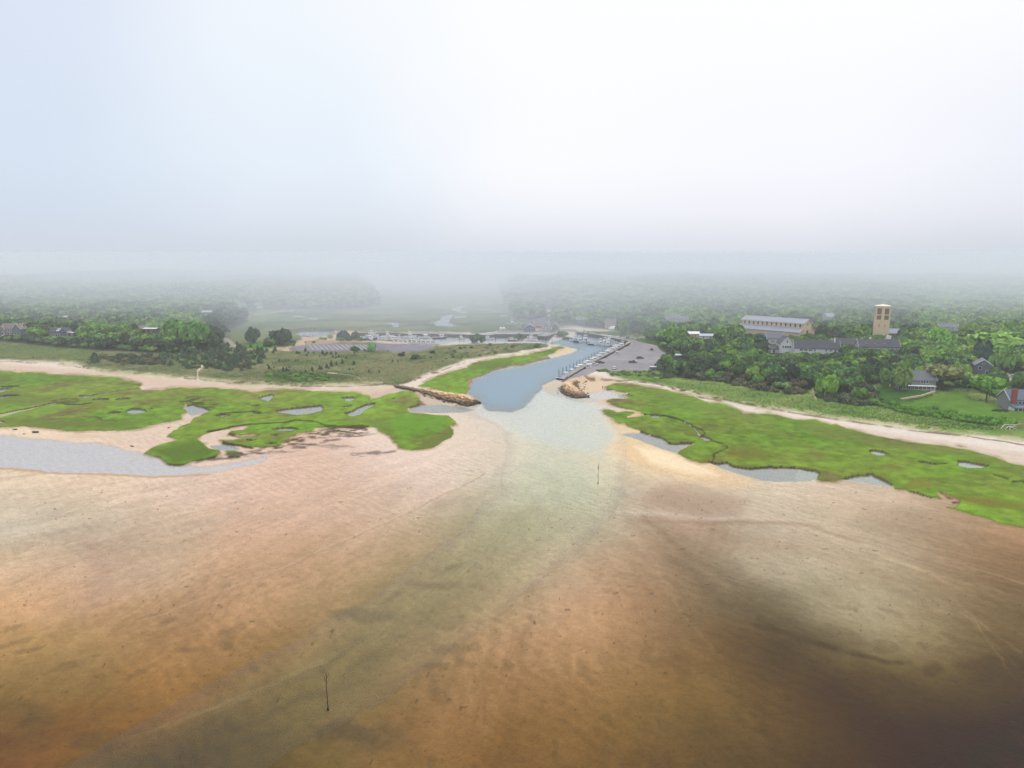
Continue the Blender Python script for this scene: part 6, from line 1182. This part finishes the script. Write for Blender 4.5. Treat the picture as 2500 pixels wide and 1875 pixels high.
g0 = lambda c, p: at(*cv(c, [p])[0], .3)
jetty('stone_jetty', 'long straight boulder jetty running from the left beach into the creek', [g0('C2', p) for p in ((1400, 808), (1520, 832), (1640, 862), (1760, 892), (1880, 918), (1955, 930))], [2.6, 3.6, 5.6, 8.5, 11, 10], [1.1, 1.6, 2.3, 3.3, 4.0, 2.8], 1.5, 5)
jetty('stone_groyne', 'bent boulder groyne on the right sand spit by the creek mouth', [g0('C6', p) for p in ((1090, 770), (930, 820), (820, 880), (745, 935), (800, 985), (880, 1030), (950, 1055))], [2.0, 3.0, 6.0, 9.0, 11.0, 11.0, 8.5], [.8, 1.3, 2.2, 3.6, 3.8, 3.0, 1.6], 1.3, 9)
# scattered stones right of the groyne, and stones on the flats
rng = np.random.default_rng(4); m = []
for k in range(34):
    px_, py_ = cv('C6', [(rng.normal(925, 45), rng.normal(940, 32))])[0] if k < 26 else cv('C6', [(rng.choice([995, 1090, 985, 1005]) + rng.normal(0, 6), rng.choice([915, 912, 830, 845]) + rng.normal(0, 3))])[0]
    x, y, g = ground(px_, py_); o = bpy.data.objects.new('boulder', ROCKS[k % 6]); COL.objects.link(o); s = rng.uniform(.5, 1.3); o.location = (x, y, g + .1); o.scale = (s, s * .8, s * .6); o.rotation_euler.z = rng.uniform(0, 6); tag(o, 'dark loose boulder on the sand beside the bent groyne' if k < 26 else 'low dark stone on the sand between the groyne and the marsh', 'boulder', 'loose boulders beside the groyne' if k < 26 else 'stones on the sand spit')
for i, (c, p, s) in enumerate((('C1', (120, 1325), 1.6), ('C1', (288, 1347), 2.6), ('C1', (195, 1360), .9), ('C1', (1368, 1310), 1.0), ('C2', (1672, 892), 1.3), ('C2', (1705, 894), 1.1), ('C1', (1062, 1458), .9), ('C1', (1076, 1461), .9))):
    q = cv(c, [p])[0]; x, y, g = ground(*q); o = bpy.data.objects.new('boulder', ROCKS[i % 6]); COL.objects.link(o); o.location = (x, y, g + .1); o.scale = (s * 1.4, s, s * .55)
    tag(o, ['small flat dark stone on the sand at the left edge pool', 'largest dark rock on the sand above the left pool', 'tiny dark stone between the two rocks by the left pool', 'small stone on the sandy inlet of the left marsh', 'dark rock at the inner side of the long jetty, left one', 'dark rock at the inner side of the long jetty, right one', 'pair of small stones at the pool edge left of the marsh point', 'pair of small stones at the pool edge left of the marsh point'][i], 'rock', 'paired stones' if i > 5 else None)
# stone wall on the right lawn
w0 = [ground(*cv('C7', [p])[0]) for p in ((925, 470), (1010, 455), (1100, 440), (1215, 422))]; root = thing('stone_wall', 'low pale stone wall crossing the lawn towards the porch house', 'wall', (w0[0][0], w0[0][1], w0[0][2])); m = MB(); rng = np.random.default_rng(8)
for a, b_ in zip(w0, w0[1:]):
    n = 16
    for k in range(n):
        t = k / n
        for lv in range(2):
            s = rng.uniform(.6, .95); V = ROCKS[k % 6].vertices; c = Vector((a[0] + (b_[0] - a[0]) * t - w0[0][0], a[1] + (b_[1] - a[1]) * t - w0[0][1], a[2] - w0[0][2] + .25 + lv * .5)); m.add([Vector((v.co.x * s * 1.8, v.co.y * s * 1.3, v.co.z * s)) + c for v in V], [tuple(f.vertices) for f in ROCKS[k % 6].polygons])
m.build('stonework', mat('pale_fieldstone', (196, 176, 140), .9, .2), root)
# driftwood
x, y, g = ground(2462, 1047); m = MB()
for a, b_, c, r0 in (((-4, -1, .2), (-1, 1.2, 1.6), (7, 2.4, 1.1), .2), ((-2.6, -1.6, .1), (0, .3, 1.0), (5, 1.2, .9), .16), ((-1, -2, .1), (.6, -.2, .9), (2.8, .4, 1.3), .14), ((.2, .3, .8), (1.4, -1.2, .6), (2.4, -2.2, .2), .12), ((3, 1.6, 1.0), (6, 2.2, 1.7), (10, 2.2, 1.2), .12)): m.tube([a, b_, c], [r0, r0 * .9, r0 * .4], 7)
o = m.build('driftwood', mat('bleached_wood', (206, 200, 188), .8, .1), None, True); o.location = (x, y, g); tag(o, 'bleached driftwood branches lying in the dune grass at the right', 'driftwood')

# ------------------------------------------------------------------ channel marker saplings
def marker(px, pyb, pyt, label, seed, white=False):
    x, y = at(px, pyb, -.25); h = (pyb - pyt) * (math.hypot(x, y) / math.cos(0.35)) / FPX; rng = np.random.default_rng(seed); r_ = thing('channel_marker', label, 'marker', (x, y, -.3)); w_ = mat('wet_stake', (52, 42, 34), .8, .2)
    m = MB(); P = [(0, 0, -.4)]; 
    for k in range(1, 8): P.append((.02 * k * math.sin(k * .9 + seed), .01 * k, h * k / 7))
    m.tube(P, [.085 - .008 * k for k in range(8)], 8); m.build('stake', w_, r_); m = MB()
    for k in range(9): t = rng.uniform(.62, .98); a = rng.uniform(0, 6.28); b0 = Vector((0, 0.01 * 7 * t, h * t)); e = b0 + Vector((math.cos(a) * .35, math.sin(a) * .3, h * .1)); m.tube([b0, e, e + Vector((math.cos(a) * .12, .1, h * .08))], [.025, .018, .008], 5)
    m.build('twigs', w_, r_); m = MB().tube([(0, 0, .1), (0, 0, .45)], [.2, .17], 8).build('base_collar', w_, r_)
    if white: MB().box((0, -.1, h * .62), (.35, .08, .5)).build('reflector', M_white, r_)
marker(800.5, 1734, 1630, 'tall dark sapling stake standing in the near shallow channel', 1)
marker(1460, 1181, 1133, 'thin stake with small white reflector in the mid channel', 2, True)

# ------------------------------------------------------------------ people
def person(name, label, x, y, g, rz, jacket, trousers):
    bm = bmesh.new(); P = {'pel': (0,0,.95), 'sp': (0,0,1.2), 'ch': (0,.0,1.38), 'nk': (0,0,1.5), 'hd': (0,.02,1.6), 'ht': (0,.02,1.7), 'lh': (.1,0,.9), 'lk': (.12,.06,.5), 'la': (.12,0,.08), 'lf': (.13,.16,.04), 'rh': (-.1,0,.9), 'rk': (-.13,-.04,.5), 'ra': (-.13,-.1,.08), 'rf': (-.14,.05,.04), 'ls': (.19,0,1.42), 'le': (.27,-.02,1.14), 'lw': (.27,.1,.9), 'rs': (-.19,0,1.42), 're': (-.27,-.02,1.14), 'rw': (-.26,.12,.92)}
    Rr = {'pel': .15, 'sp': .14, 'ch': .16, 'nk': .06, 'hd': .1, 'ht': .085, 'lh': .1, 'lk': .065, 'la': .05, 'lf': .04, 'rh': .1, 'rk': .065, 'ra': .05, 'rf': .04, 'ls': .075, 'le': .052, 'lw': .038, 'rs': .075, 're': .052, 'rw': .038}
    ks = list(P); vs = [bm.verts.new(P[k]) for k in ks]; I = {k: i for i, k in enumerate(ks)}
    for a, b_ in (('pel','sp'),('sp','ch'),('ch','nk'),('nk','hd'),('hd','ht'),('pel','lh'),('lh','lk'),('lk','la'),('la','lf'),('pel','rh'),('rh','rk'),('rk','ra'),('ra','rf'),('ch','ls'),('ls','le'),('le','lw'),('ch','rs'),('rs','re'),('re','rw')): bm.edges.new((vs[I[a]], vs[I[b_]]))
    me = bpy.data.meshes.new(name); bm.to_mesh(me); bm.free(); o = link(name, me, None); o.location = (x, y, g); o.rotation_euler.z = rz; o.scale = (1.03,) * 3
    md = o.modifiers.new('skin', 'SKIN'); 
    for i, k in enumerate(ks): me.skin_vertices[0].data[i].radius = (Rr[k], Rr[k] * .85)
    me.skin_vertices[0].data[0].use_root = True; o.modifiers.new('sub', 'SUBSURF').levels = 1; o.modifiers['sub'].render_levels = 1
    mm, nt, b = newmat(name + '_cloth'); tc = nt.nodes.new('ShaderNodeTexCoord'); s_ = nt.nodes.new('ShaderNodeSeparateXYZ'); nt.links.new(tc.outputs['Object'], s_.inputs[0]); r0 = ramp(nt, [(0, tuple(lin(trousers) * .8)), (.49, tuple(lin(trousers) * .8)), (.5, tuple(lin(jacket) * .8)), (.79, tuple(lin(jacket) * .8)), (.8, tuple(lin((190, 140, 112)) * .8)), (.9, tuple(lin((60, 44, 34))))], math_(nt, 'DIVIDE', s_.outputs[2], 1.9), 'CONSTANT'); nt.links.new(r0.outputs[0], b.inputs['Base Color']); b.inputs['Roughness'].default_value = .9
    me.materials.append(mm); tag(o, label, 'person')
x, y, g = ground(*cv('C6', [(1222, 937)])[0]); person('person', 'person in dark clothes standing on the wet sand beside the right marsh', x, y, g, .6, (40, 40, 46), (34, 36, 44))
x, y = at(*cv('C6', [(906, 818)])[0], 1.2); person('person', 'person in grey standing at the landward end of the bent groyne', x, y, 1.5, -.4, (96, 92, 100), (70, 70, 80))

# ================================================================== trees and bushes
far_V, far_T = [], []
def bake(mesh_arrays, pos, r, hs, color, rz, step):
    V, T = mesh_arrays; V = V.reshape(-1, 4, 3)[::step]; T = T.reshape(-1, 4, 3)[::step]
    k = 1.0 + .22 * (step - 1) ** .6; cen = V.mean(1, keepdims=True); V = cen + (V - cen) * k
    c, s = math.cos(rz), math.sin(rz); X = V[..., 0] * c - V[..., 1] * s; Y = V[..., 0] * s + V[..., 1] * c
    far_V.append(np.stack([X * r + pos[0], Y * r + pos[1], V[..., 2] * hs + pos[2]], -1).reshape(-1, 3)); far_T.append((T * np.asarray(color)).reshape(-1, 3))
def arrs(me):
    V = np.empty(len(me.vertices) * 3, np.float32); me.vertices.foreach_get('co', V); T = np.empty(len(me.vertices) * 4, np.float32); me.attributes['tint'].data.foreach_get('color', T); return V.reshape(-1, 3), T.reshape(-1, 4)[:, :3]
AO = [arrs(m) for m in OAKS]; AT = [arrs(m) for m in TALLS]; AC = [arrs(m) for m in CEDARS]; AS = [arrs(m) for m in SHRUBS]
TS = 1.22      # leaf albedo scale
taken = []
def special(px, py, rp, hp, color, label, kind='oak', name='broadleaf_tree', cat='tree'):
    low = kind == 'oak'
    x, y, g = ground(px, py); s = math.hypot(x, y) / FPX; r = rp * s; h = hp * s
    me = {'oak': BUSHY, 'tall': TALLS, 'cedar': CEDARS}[kind][len(taken) % 3]; hs = h / {'oak': 1.15, 'tall': 2.3, 'cedar': 2.35}[kind]
    o = plant(name, cat, me, (x, y, g), r, hs * (1.25 if low else 1), np.asarray(lin(color)) * TS, label, None)
    if low: o.children[0].location.z = hs * .08; o.children[1].scale.z = hs * .5
    taken.append((x, y, r))
special(1645, 842, 34, 46, (104, 140, 62), 'large round bright green tree standing right behind the pale tall pole')
special(2020, 968, 30, 48, (100, 138, 44), 'bright green tree beside the top of the sandy footpath')
special(2408, 978, 32, 66, (96, 138, 38), 'tall solitary green tree on the lawn left of the brick chimney house', 'tall')
special(2405, 905, 22, 62, (44, 64, 50), 'very dark conifer behind the blue grey house with white bargeboards', 'cedar', 'conifer', 'conifer')
special(2385, 888, 18, 50, (50, 70, 52), 'dark conifer left of the very dark one', 'cedar', 'conifer', 'conifer')
special(2430, 862, 62, 42, (112, 148, 54), 'broad yellow green tree crown above the dark conifers')
special(2286, 850, 30, 44, (112, 158, 58), 'bright green tree right of the lodge, in front of the misty trees')
special(2362, 955, 13, 34, (52, 74, 50), 'small dark tree on the lawn edge between the porch house and the tall solitary tree', 'tall')
special(2300, 950, 38, 66, (112, 116, 66), 'grey green open crowned tree with pale limbs right of the porch house', 'tall')
special(478, 852, 46, 62, (84, 124, 56), 'largest bright green tree of the left woods, by the sandy road')
special(430, 838, 34, 50, (88, 124, 58), 'bright green tree left of the largest one by the sandy road')
special(232, 885, 13, 22, (52, 74, 46), 'dark pointed cedar standing alone at the left end of the thicket', 'cedar', 'cedar', 'cedar')
special(866, 868, 14, 27, (60, 84, 52), 'tallest dark tree between the dune grass and the left car park', 'tall')
special(908, 856, 13, 20, (112, 160, 100), 'pale bright green tree in front of the left car park')
special(618, 838, 22, 34, (56, 72, 48), 'dark clump tree right of the bright meadow', 'oak')
special(690, 842, 32, 38, (54, 72, 48), 'broad dark tree between the meadow and the left pond', 'oak')
special(838, 830, 18, 22, (52, 62, 50), 'dark round tree on the shore of the back basin', 'oak')
special(868, 830, 12, 20, (56, 68, 52), 'dark tree right of the round one on the basin shore', 'oak')
special(806, 826, 10, 9, (120, 168, 66), 'small bright bush on the pond bank', 'oak', 'bush', 'bush')
special(1520, 815, 22, 30, (94, 120, 66), 'grey green tree behind the white tent')
special(1165, 838, 20, 22, (72, 90, 66), 'dark bush at the basin end in front of the white wheelhouse boat', 'oak', 'bush', 'bush')
special(1268, 832, 14, 18, (72, 90, 62), 'dark bush in front of the quay between the red boat and the white one', 'oak', 'bush', 'bush')
special(1312, 848, 11, 10, (84, 116, 62), 'round green bush on the sand spit near its tip', 'oak', 'bush', 'bush')
special(1590, 830, 20, 26, (84, 112, 62), 'dense green tree at the foot of the trees behind the car park corner')
special(1386, 832, 0.1 + 17, 9, (66, 82, 50), 'low green hump of bushes on the creek bank beside the boats', 'oak', 'bush', 'bush')
special(1370, 820, 20, 10, (70, 92, 54), 'low bushes on the bank between the pier and the road wall', 'oak', 'bush', 'bush')
special(1345, 812, 16, 9, (72, 94, 56), 'bushes on the bank right behind the square pier', 'oak', 'bush', 'bush')

special(2196, 953, 30, 52, (104, 128, 62), 'grey green tree hiding the left end of the porch house')
special(2168, 946, 20, 34, (84, 118, 54), 'rounded green tree left of the one hiding the porch house')
special(2444, 908, 24, 46, (96, 132, 56), 'green tree between the slate blue gabled house and the gravel drive')
special(2500, 945, 24, 34, (88, 122, 52), 'green tree at the right edge behind the brick chimney house')
special(2425, 932, 18, 28, (70, 98, 48), 'low dark green tree in front of the slate blue gabled house')
special(2262, 950, 12, 26, (60, 84, 50), 'small dark tree at the right corner of the porch house', 'tall')
for P_, n_, lb_, g_ in (([(600, 832), (640, 822), (700, 824), (735, 838), (725, 850), (640, 852), (604, 846)], 14, 'dark tree in the clump between the bright meadow and the left pond', 'trees between the meadow and the left pond'), ([(818, 822), (880, 822), (900, 830), (880, 836), (820, 834)], 6, 'dark shoreline tree of the clump on the back basin', 'trees on the basin shore'), ([(735, 838), (790, 826), (800, 832), (745, 848)], 7, 'green bush by the pond bank and the left car park', 'bushes on the pond bank')):
    P_ = np.array(P_)
    for k in range(n_):
        a_ = RNG.dirichlet(np.ones(len(P_)) * .6); q = a_ @ P_; x, y, g = ground(*q); r = RNG.uniform(2.2, 5.0) * (.6 if 'bush' in g_ else 1); o = bpy.data.objects.new('bush' if 'bush' in g_ else 'broadleaf_tree', BUSHY[k % 3]); COL.objects.link(o); o.location = (x, y, g - .3); o.scale = (r, r, r * RNG.uniform(1.0, 1.5)); o.color = tuple((DARK + GREENS + ([] if 'pond bank' not in g_ else BRIGHT * 3))[int(RNG.integers(9 if 'pond bank' not in g_ else 18))] * TS) + (1,); tag(o, lb_, 'bush' if 'bush' in g_ else 'tree', g_)
forestm = forest
def scatter(y0, y1, sp, jit=.42):
    P = []
    for yy in np.arange(y0, y1, sp):
        hw = yy * .84
        for xx in np.arange(-hw, hw, sp):
            x = xx + RNG.uniform(-jit, jit) * sp; y = yy + RNG.uniform(-jit, jit) * sp
            P.append((x, y))
    return P
cand = []
for y0, y1, sp in ((300, 700, 6.2), (700, 1150, 7.4), (1150, 1750, 10.5), (1750, 2900, 17)):
    for x, y in scatter(y0, y1, sp):
        px, py = proj(x, y, 0)
        if not (-260 < px < 2760): continue
        if gmask(forestm, x, y) < .6: continue
        cand.append((x, y, sp))
trees = []
for x, y, sp in cand:
    g = hgt(x, y); px, py = proj(x, y, g)
    tone = float(fbm(np.array([x / 38]), np.array([y / 60]), 3, 4)[0]); q = RNG.random(); edge = gmask(forestm, x - 0, y - 14) < .5
    r = sp * RNG.uniform(.56, .86); h = RNG.uniform(7.0, 11.5) + (1.5 if y > 700 else 0)
    if y > 1150: r *= .9; h += 3
    if edge and q < .75: h *= .5; r *= .72
    if on_foot(x, y, r * .7): continue
    if any((x - a) ** 2 + (y - b_) ** 2 < (r * .6 + c * .8) ** 2 for a, b_, c in taken): continue
    # keep roads and sight of the buildings open
    hh = h
    while hh > 3 and blocked(x, y, g, r, hh): hh *= .72; r *= .86
    if hh <= 3 and blocked(x, y, g, r, hh): continue
    h = hh
    if px < 600 and 498 < px < 600 and py > 765: pal, tn = DARK, 'dark'
    elif edge and px < 560: pal, tn = (GREENS if q < .6 else DARK), 'low'
    elif edge and 1607 < px < 2140: pal, tn = (DARK if px < 1690 else BROWNS if q < .5 else GREENS if q < .8 else DARK), 'low'
    elif (400 < px < 545 and 780 < py < 850): pal, tn = (BRIGHT if q < .5 else GREENS), 'bright' if q < .5 else 'mid'
    elif px > 2240 and py < 900 and tone > -.1: pal, tn = BRIGHT if q < .6 else GREENS, 'bright' if q < .6 else 'mid'
    elif tone > .10: pal, tn = BRIGHT if q < .45 else GREENS, 'bright' if q < .45 else 'mid'
    elif tone < -.10: pal, tn = DARK if q < .55 else GREENS, 'dark' if q < .55 else 'mid'
    else: pal, tn = (GREENS if q < .85 else DARK), 'mid'
    c = pal[int(RNG.integers(len(pal)))] * TS * RNG.uniform(.82, 1.2) * np.array([RNG.uniform(.88, 1.12), 1, RNG.uniform(.85, 1.1)])
    trees.append((math.hypot(x, y), x, y, g, r, h, c, tn, px, py, edge))
trees.sort(key=lambda t: t[0])
zone = lambda px: ('around the left shingled houses', 'left house wood') if px < 220 else ('in the left woods', 'left woods') if px < 620 else ('in the wood right of the car park', 'car park wood') if px < 1830 else ('in the wood below the long white house', 'church wood') if px < 2080 else ('in the woods round the right lawns', 'right woods')
tdesc = {'dark': 'dark green broadleaf tree', 'mid': 'mid green broadleaf tree', 'bright': 'bright yellow green broadleaf tree', 'low': 'low wind clipped tree'}
nt_, nb_ = 0, 0
for (d, x, y, g, r, h, c, tn, px, py, edge) in trees:
    tall = RNG.random() < .22 and not edge; me_i = int(RNG.integers(3 if tall else 6)); hs = h / (2.3 if tall else 1.62)
    vis = -15 < px < 2515
    if vis and not edge and nt_ < 262:
        nt_ += 1; z_, gname = zone(px); plant('broadleaf_tree', 'tree', (TALLS if tall else OAKS)[me_i], (x, y, g), r, hs, c, tdesc[tn] + ' ' + z_, tn + ' green trees, ' + gname)
    elif vis and edge and nb_ < 110:
        nb_ += 1; z_, gname = zone(px); bn = 'brownish' if c[0] > c[1] * .85 else 'green'; plant1('thicket_bush', 'bush', OAKS[me_i], (x, y, g - .4), r, h / 1.5, c, bn + ' bush on the seaward edge ' + z_.replace('in the ', 'of the '), bn + ' edge bushes, ' + gname)
    else:
        step = 3 if d < 750 else 6 if d < 1150 else 14 if d < 1800 else 30
        bake((AT if tall else AO)[me_i], (x, y, g + hs * .14), r, hs, c, RNG.random() * 6.28, step)

# bushes and cedars in the open
def inpoly(px, py, P):
    ins = False
    for i in range(len(P)):
        a, b_ = P[i - 1], P[i]
        if (a[1] > py) != (b_[1] > py) and px < (b_[0] - a[0]) * (py - a[1]) / (b_[1] - a[1]) + a[0]: ins = not ins
    return ins
def fill(P, n, fn, mind=1.0):
    P = np.array(P); done = 0; tries = 0; pts = []
    while done < n and tries < n * 60:
        tries += 1; px = RNG.uniform(P[:, 0].min(), P[:, 0].max()); py = RNG.uniform(P[:, 1].min(), P[:, 1].max())
        if not inpoly(px, py, P): continue
        x, y, g = ground(px, py)
        if any((x - a) ** 2 + (y - b_) ** 2 < mind ** 2 for a, b_ in pts): continue
        pts.append((x, y)); fn(x, y, g, px, py); done += 1
def cedar_fn(label, group, lo=2.2, hi=4.2, pal=DARK, pw=.55):
    def f(x, y, g, px, py):
        h = RNG.uniform(lo, hi); c = pal[int(RNG.integers(len(pal)))] * TS * RNG.uniform(.85, 1.25); k = int(RNG.integers(4))
        plant1('cedar', 'cedar', CEDARS[k], (x, y, g - .2), h * RNG.uniform(.36, .78), h / 2.3, c * RNG.uniform(.8, 1.35), label, group)
    return f
def shrub_fn(label, group, r0, r1, pal, hk=1.1, name='shrub'):
    def f(x, y, g, px, py):
        r = RNG.uniform(r0, r1); c = pal[int(RNG.integers(len(pal)))] * TS * RNG.uniform(.85, 1.2); plant1(name, name, SHRUBS[int(RNG.integers(4))], (x, y, g - .15), r, r * hk, c, label, group)
    return f
GB = [lin(c) for c in ((86, 130, 28), (74, 118, 26), (98, 140, 36))]
fill(cv('C1', [(1310,720),(1500,700),(1700,690),(1830,640),(2157,670),(2157,770),(2080,815),(1960,850),(1840,860),(1720,820),(1660,840),(1560,835),(1440,835),(1330,800)]), 150, cedar_fn('dark cedar in the dense thicket beside the sandy footpath', 'cedars of the left thicket', 1.6, 4.6), 1.7)
fill(cv('C2', [(100,560),(250,555),(420,560),(560,570),(680,560),(740,580),(560,620),(520,640),(400,660),(300,700),(200,690),(120,670)]), 50, cedar_fn('dark cedar in the thicket between the sandy road and the open dune grass', 'cedars right of the footpath', 1.8, 5.0), 1.8)
fill(cv('C1', [(1310,730),(1700,700),(1830,650),(2157,690),(2100,800),(1860,850),(1720,820),(1440,835)]), 60, shrub_fn('dark round bush in the thicket around the sandy footpath', 'round bushes of the left thicket', 1.4, 3.4, DARK + BROWNS + GREENS), 2.6)
fill(cv('C1', [(740,735),(900,735),(1000,720),(1200,720),(1330,740),(1330,800),(1200,800),(1000,800),(880,765)]), 60, shrub_fn('dark low shrub in the thicket left of the footpath', 'low shrubs of the left thicket', 1.6, 3.0, DARK + BROWNS), 2.4)
spots = [(40,1200,22),(90,1140,10),(70,1225,14),(108,1200,12),(170,1250,14),(230,1235,30),(275,1230,22),(312,1195,14),(310,1245,16),(400,1105,14),(435,1100,12),(455,1250,14),(530,1250,20),(620,1220,24),(632,1255,18),(725,1205,24),(750,1210,20),(820,1185,26),(850,1205,14),(880,1150,30),(885,1175,20),(948,1150,22),(1028,1125,26),(1080,1070,18),(1185,1145,26),(1122,1225,16),(1165,1220,12),(1385,1250,18),(1410,1265,10),(1525,1255,18),(1705,1115,18),(1775,1115,12),(1455,1260,7),(1355,1222,7),(1645,975,10),(1330,965,14),(900,1055,18),(940,1065,16),(980,1050,20),(1010,1055,12),(1045,1045,9),(550,1035,16),(720,1045,10),(420,1000,20),(450,1005,14),(530,965,24),(570,1000,12),(640,1000,14),(760,1000,26),(800,1030,16),(820,1005,18),(880,1010,22),(940,1010,20),(180,1110,18),(220,1115,16),(260,1108,16),(300,1105,12),(130,1130,9),(20,1170,14),(1090,1135,6),(375,1230,6)]
for (a, b_, s_) in spots:
    q = cv('D4', [(a, b_ + s_ * .8)])[0]; x, y, g = ground(*q); sc = math.hypot(x, y) / FPX / 5.53; h = s_ * 2.3 * sc; c = DARK[int(RNG.integers(3))] * TS * RNG.uniform(.9, 1.2)
    rowb = b_ < 1080; plant1('cedar', 'cedar', CEDARS[int(RNG.integers(4))], (x, y, g - .15), h * RNG.uniform(.38, .5), h / 2.3, c, 'small dark cedar in the row of scrub below the left car park' if rowb else 'small dark cedar dotted over the open dune grass', 'cedars below the left car park' if rowb else 'cedars dotted over the dune grass')
fill(cv('D4', [(0,1290),(500,1265),(820,1310),(900,1370),(600,1400),(0,1400)]), 46, shrub_fn('low green shrub in the dark green strip of dune scrub near the left beach', 'green shrubs above the left beach', 1.2, 2.6, GB + GREENS, .7), 1.6)
for (c_, p, s_, lb) in (('D4', (1820, 1050), 55, 'grey green shrub clump right of the dotted cedars'), ('D4', (1860, 1005), 24, 'dark shrub just above the grey green clump'), ('D4', (2030, 1085), 80, 'wide low grey green shrub clump in the dune grass'), ('D4', (2085, 1075), 32, 'dark shrub at the right end of the wide clump'), ('D5', (310, 900), 50, 'dark shrub pair on the dune at the end of the left car park'), ('D5', (600, 880), 34, 'dark shrub on the dune below the back basin'), ('D5', (690, 840), 30, 'round shrub on the dune right below the lone mast boat'), ('D5', (740, 830), 26, 'round shrub next to the one below the lone mast boat'), ('D5', (785, 935), 18, 'small purple grey shrub near the upper beach'), ('D5', (590, 955), 26, 'green shrub on the dune between two grassy hummocks'), ('D5', (1200, 820), 22, 'small dark shrub on the spit below the fish pier'), ('D5', (1090, 790), 40, 'green shrub on the spit left of the fish pier piles'), ('D5', (1390, 820), 34, 'low grey green shrub on the spit below the red boat'), ('D5', (840, 830), 34, 'low green shrub on the dune right of the round pair')):
    q = cv(c_, [p])[0]; x, y, g = ground(*q); r = s_ / CR[c_][2] * math.hypot(x, y) / FPX; plant1('shrub', 'shrub', SHRUBS[int(RNG.integers(4))], (x, y, g - .2), r, r * 1.0, (DARK + GREENS)[int(RNG.integers(9))] * TS, lb, None)
fill(cv('D5', [(0,900),(400,840),(900,800),(1500,780),(1780,790),(1850,850),(1400,900),(900,950),(500,1000),(0,1050)]), 40, shrub_fn('small shrub among the pale grass of the spit', 'small shrubs on the spit', .8, 1.8, GREENS + BROWNS, .8), 4)
fill(cv('C7', [(720,520),(860,500),(960,545),(1200,550),(1400,590),(1500,610),(1820,640),(1950,690),(1700,690),(1400,650),(1100,610),(900,570)]), 90, shrub_fn('bright green low bush in the band between the right dune grass and the lawn', 'bushes edging the right lawn', 1.2, 2.6, GB, .9, 'bush'), 1.5)
fill(cv('C4', [(370,1060),(560,1040),(800,1100),(1000,1080),(1300,1200),(1500,1230),(1400,1270),(1000,1215),(850,1200),(640,1150),(440,1140)]), 60, shrub_fn('brown green bush in the right thicket above the dune grass', 'brownish bushes of the right thicket', 1.8, 3.6, BROWNS + DARK, .95, 'bush'), 2)
fill(cv('C4', [(1560,1270),(1850,1300),(2212,1300),(2212,1370),(2000,1375),(1700,1325)]), 40, shrub_fn('brown green bush right of the sandy footpath', 'bushes right of the footpath', 1.6, 3.4, BROWNS + DARK + GREENS, .95, 'bush'), 2)
fill(cv('C4', [(20,930),(150,920),(370,1030),(370,1090),(300,1110),(100,1095),(30,1060)]), 22, cedar_fn('dark cedar at the lower corner of the right car park', 'cedars beside the right car park', 4.0, 7.0), 3)
fill(cv('C6', [(1150,700),(1200,680),(1300,680),(1330,700),(1300,712),(1180,710)]), 16, shrub_fn('low green shrub at the sandy corner between beach and car park', 'shrubs at the car park corner', .8, 1.5, GREENS, .9), 1.0)
fill(cv('C6', [(1340,705),(1700,700),(1970,700),(2212,740),(2212,820),(1900,790),(1500,760),(1300,760)]), 46, shrub_fn('low green shrub in the dune grass below the car park', 'shrubs in the grass below the car park', .8, 1.9, GREENS, .8), 1.6)
fill(cv('C5', [(1780,1620),(1920,1640),(2133,1660),(2133,1690),(1780,1680)]), 14, shrub_fn('dark clipped shrub at the foot of the brick chimney house', 'shrubs round the chimney house', 1.0, 1.8, DARK, .9), 1.4)
fill(cv('C3', [(1000,585),(1430,640),(1440,655),(1200,615),(1000,598)]), 26, shrub_fn('shrub along the verge of the harbour road', 'verge shrubs', .9, 1.8, GREENS + DARK, .8), 2)

if far_V:
    V = np.concatenate(far_V); me = arr_mesh('far_woodland', V, np.arange(len(V)).reshape(-1, 4)); vcol(me, 'tint', np.concatenate(far_T)); tag(link('far_woodland', me, m_leaf), kind='stuff')
# tufts of dune grass, one carpet
n = 200000; pxs = RNG.uniform(-60, 2560, n); pys = RNG.uniform(800, 1050, n); X, Y = at(pxs, pys, 1.5); px0, py0 = proj(X, Y, 0)
ii = np.clip(np.searchsorted(gy, py0), 1, len(gy) - 1); jj = np.clip(np.searchsorted(gx, px0), 1, len(gx) - 1)
ok = (dune[ii, jj] > .55) & (forest[ii, jj] < .4) & (LAWN[ii, jj] < .2) & (lotR[ii, jj] < .1) & (lotL[ii, jj] < .1) & (TZ[ii, jj] > .9)
X, Y, ii, jj = X[ok], Y[ok], ii[ok], jj[ok]; nq = len(X); hgt_ = RNG.uniform(.2, .5, nq); a = RNG.uniform(0, 3.14, nq); wd2 = RNG.uniform(.12, .3, nq); Zg = TZ[ii, jj] - .1
c_, s_ = np.cos(a) * wd2, np.sin(a) * wd2; le = RNG.uniform(-.2, .2, (nq, 2))
V = np.stack([np.stack([X - c_, Y - s_, Zg], 1), np.stack([X + c_, Y + s_, Zg], 1), np.stack([X + c_ * .7 + le[:, 0], Y + s_ * .7 + le[:, 1], Zg + hgt_], 1), np.stack([X - c_ * .7 + le[:, 0], Y - s_ * .7 + le[:, 1], Zg + hgt_], 1)], 1).reshape(-1, 3)
me = arr_mesh('dune_grass', V, np.arange(len(V)).reshape(-1, 4)); vcol(me, 'tint', np.repeat(ALB[ii, jj] * RNG.uniform(.85, 1.35, (nq, 1)), 4, 0)); tag(link('dune_grass', me, m_leaf), kind='stuff')
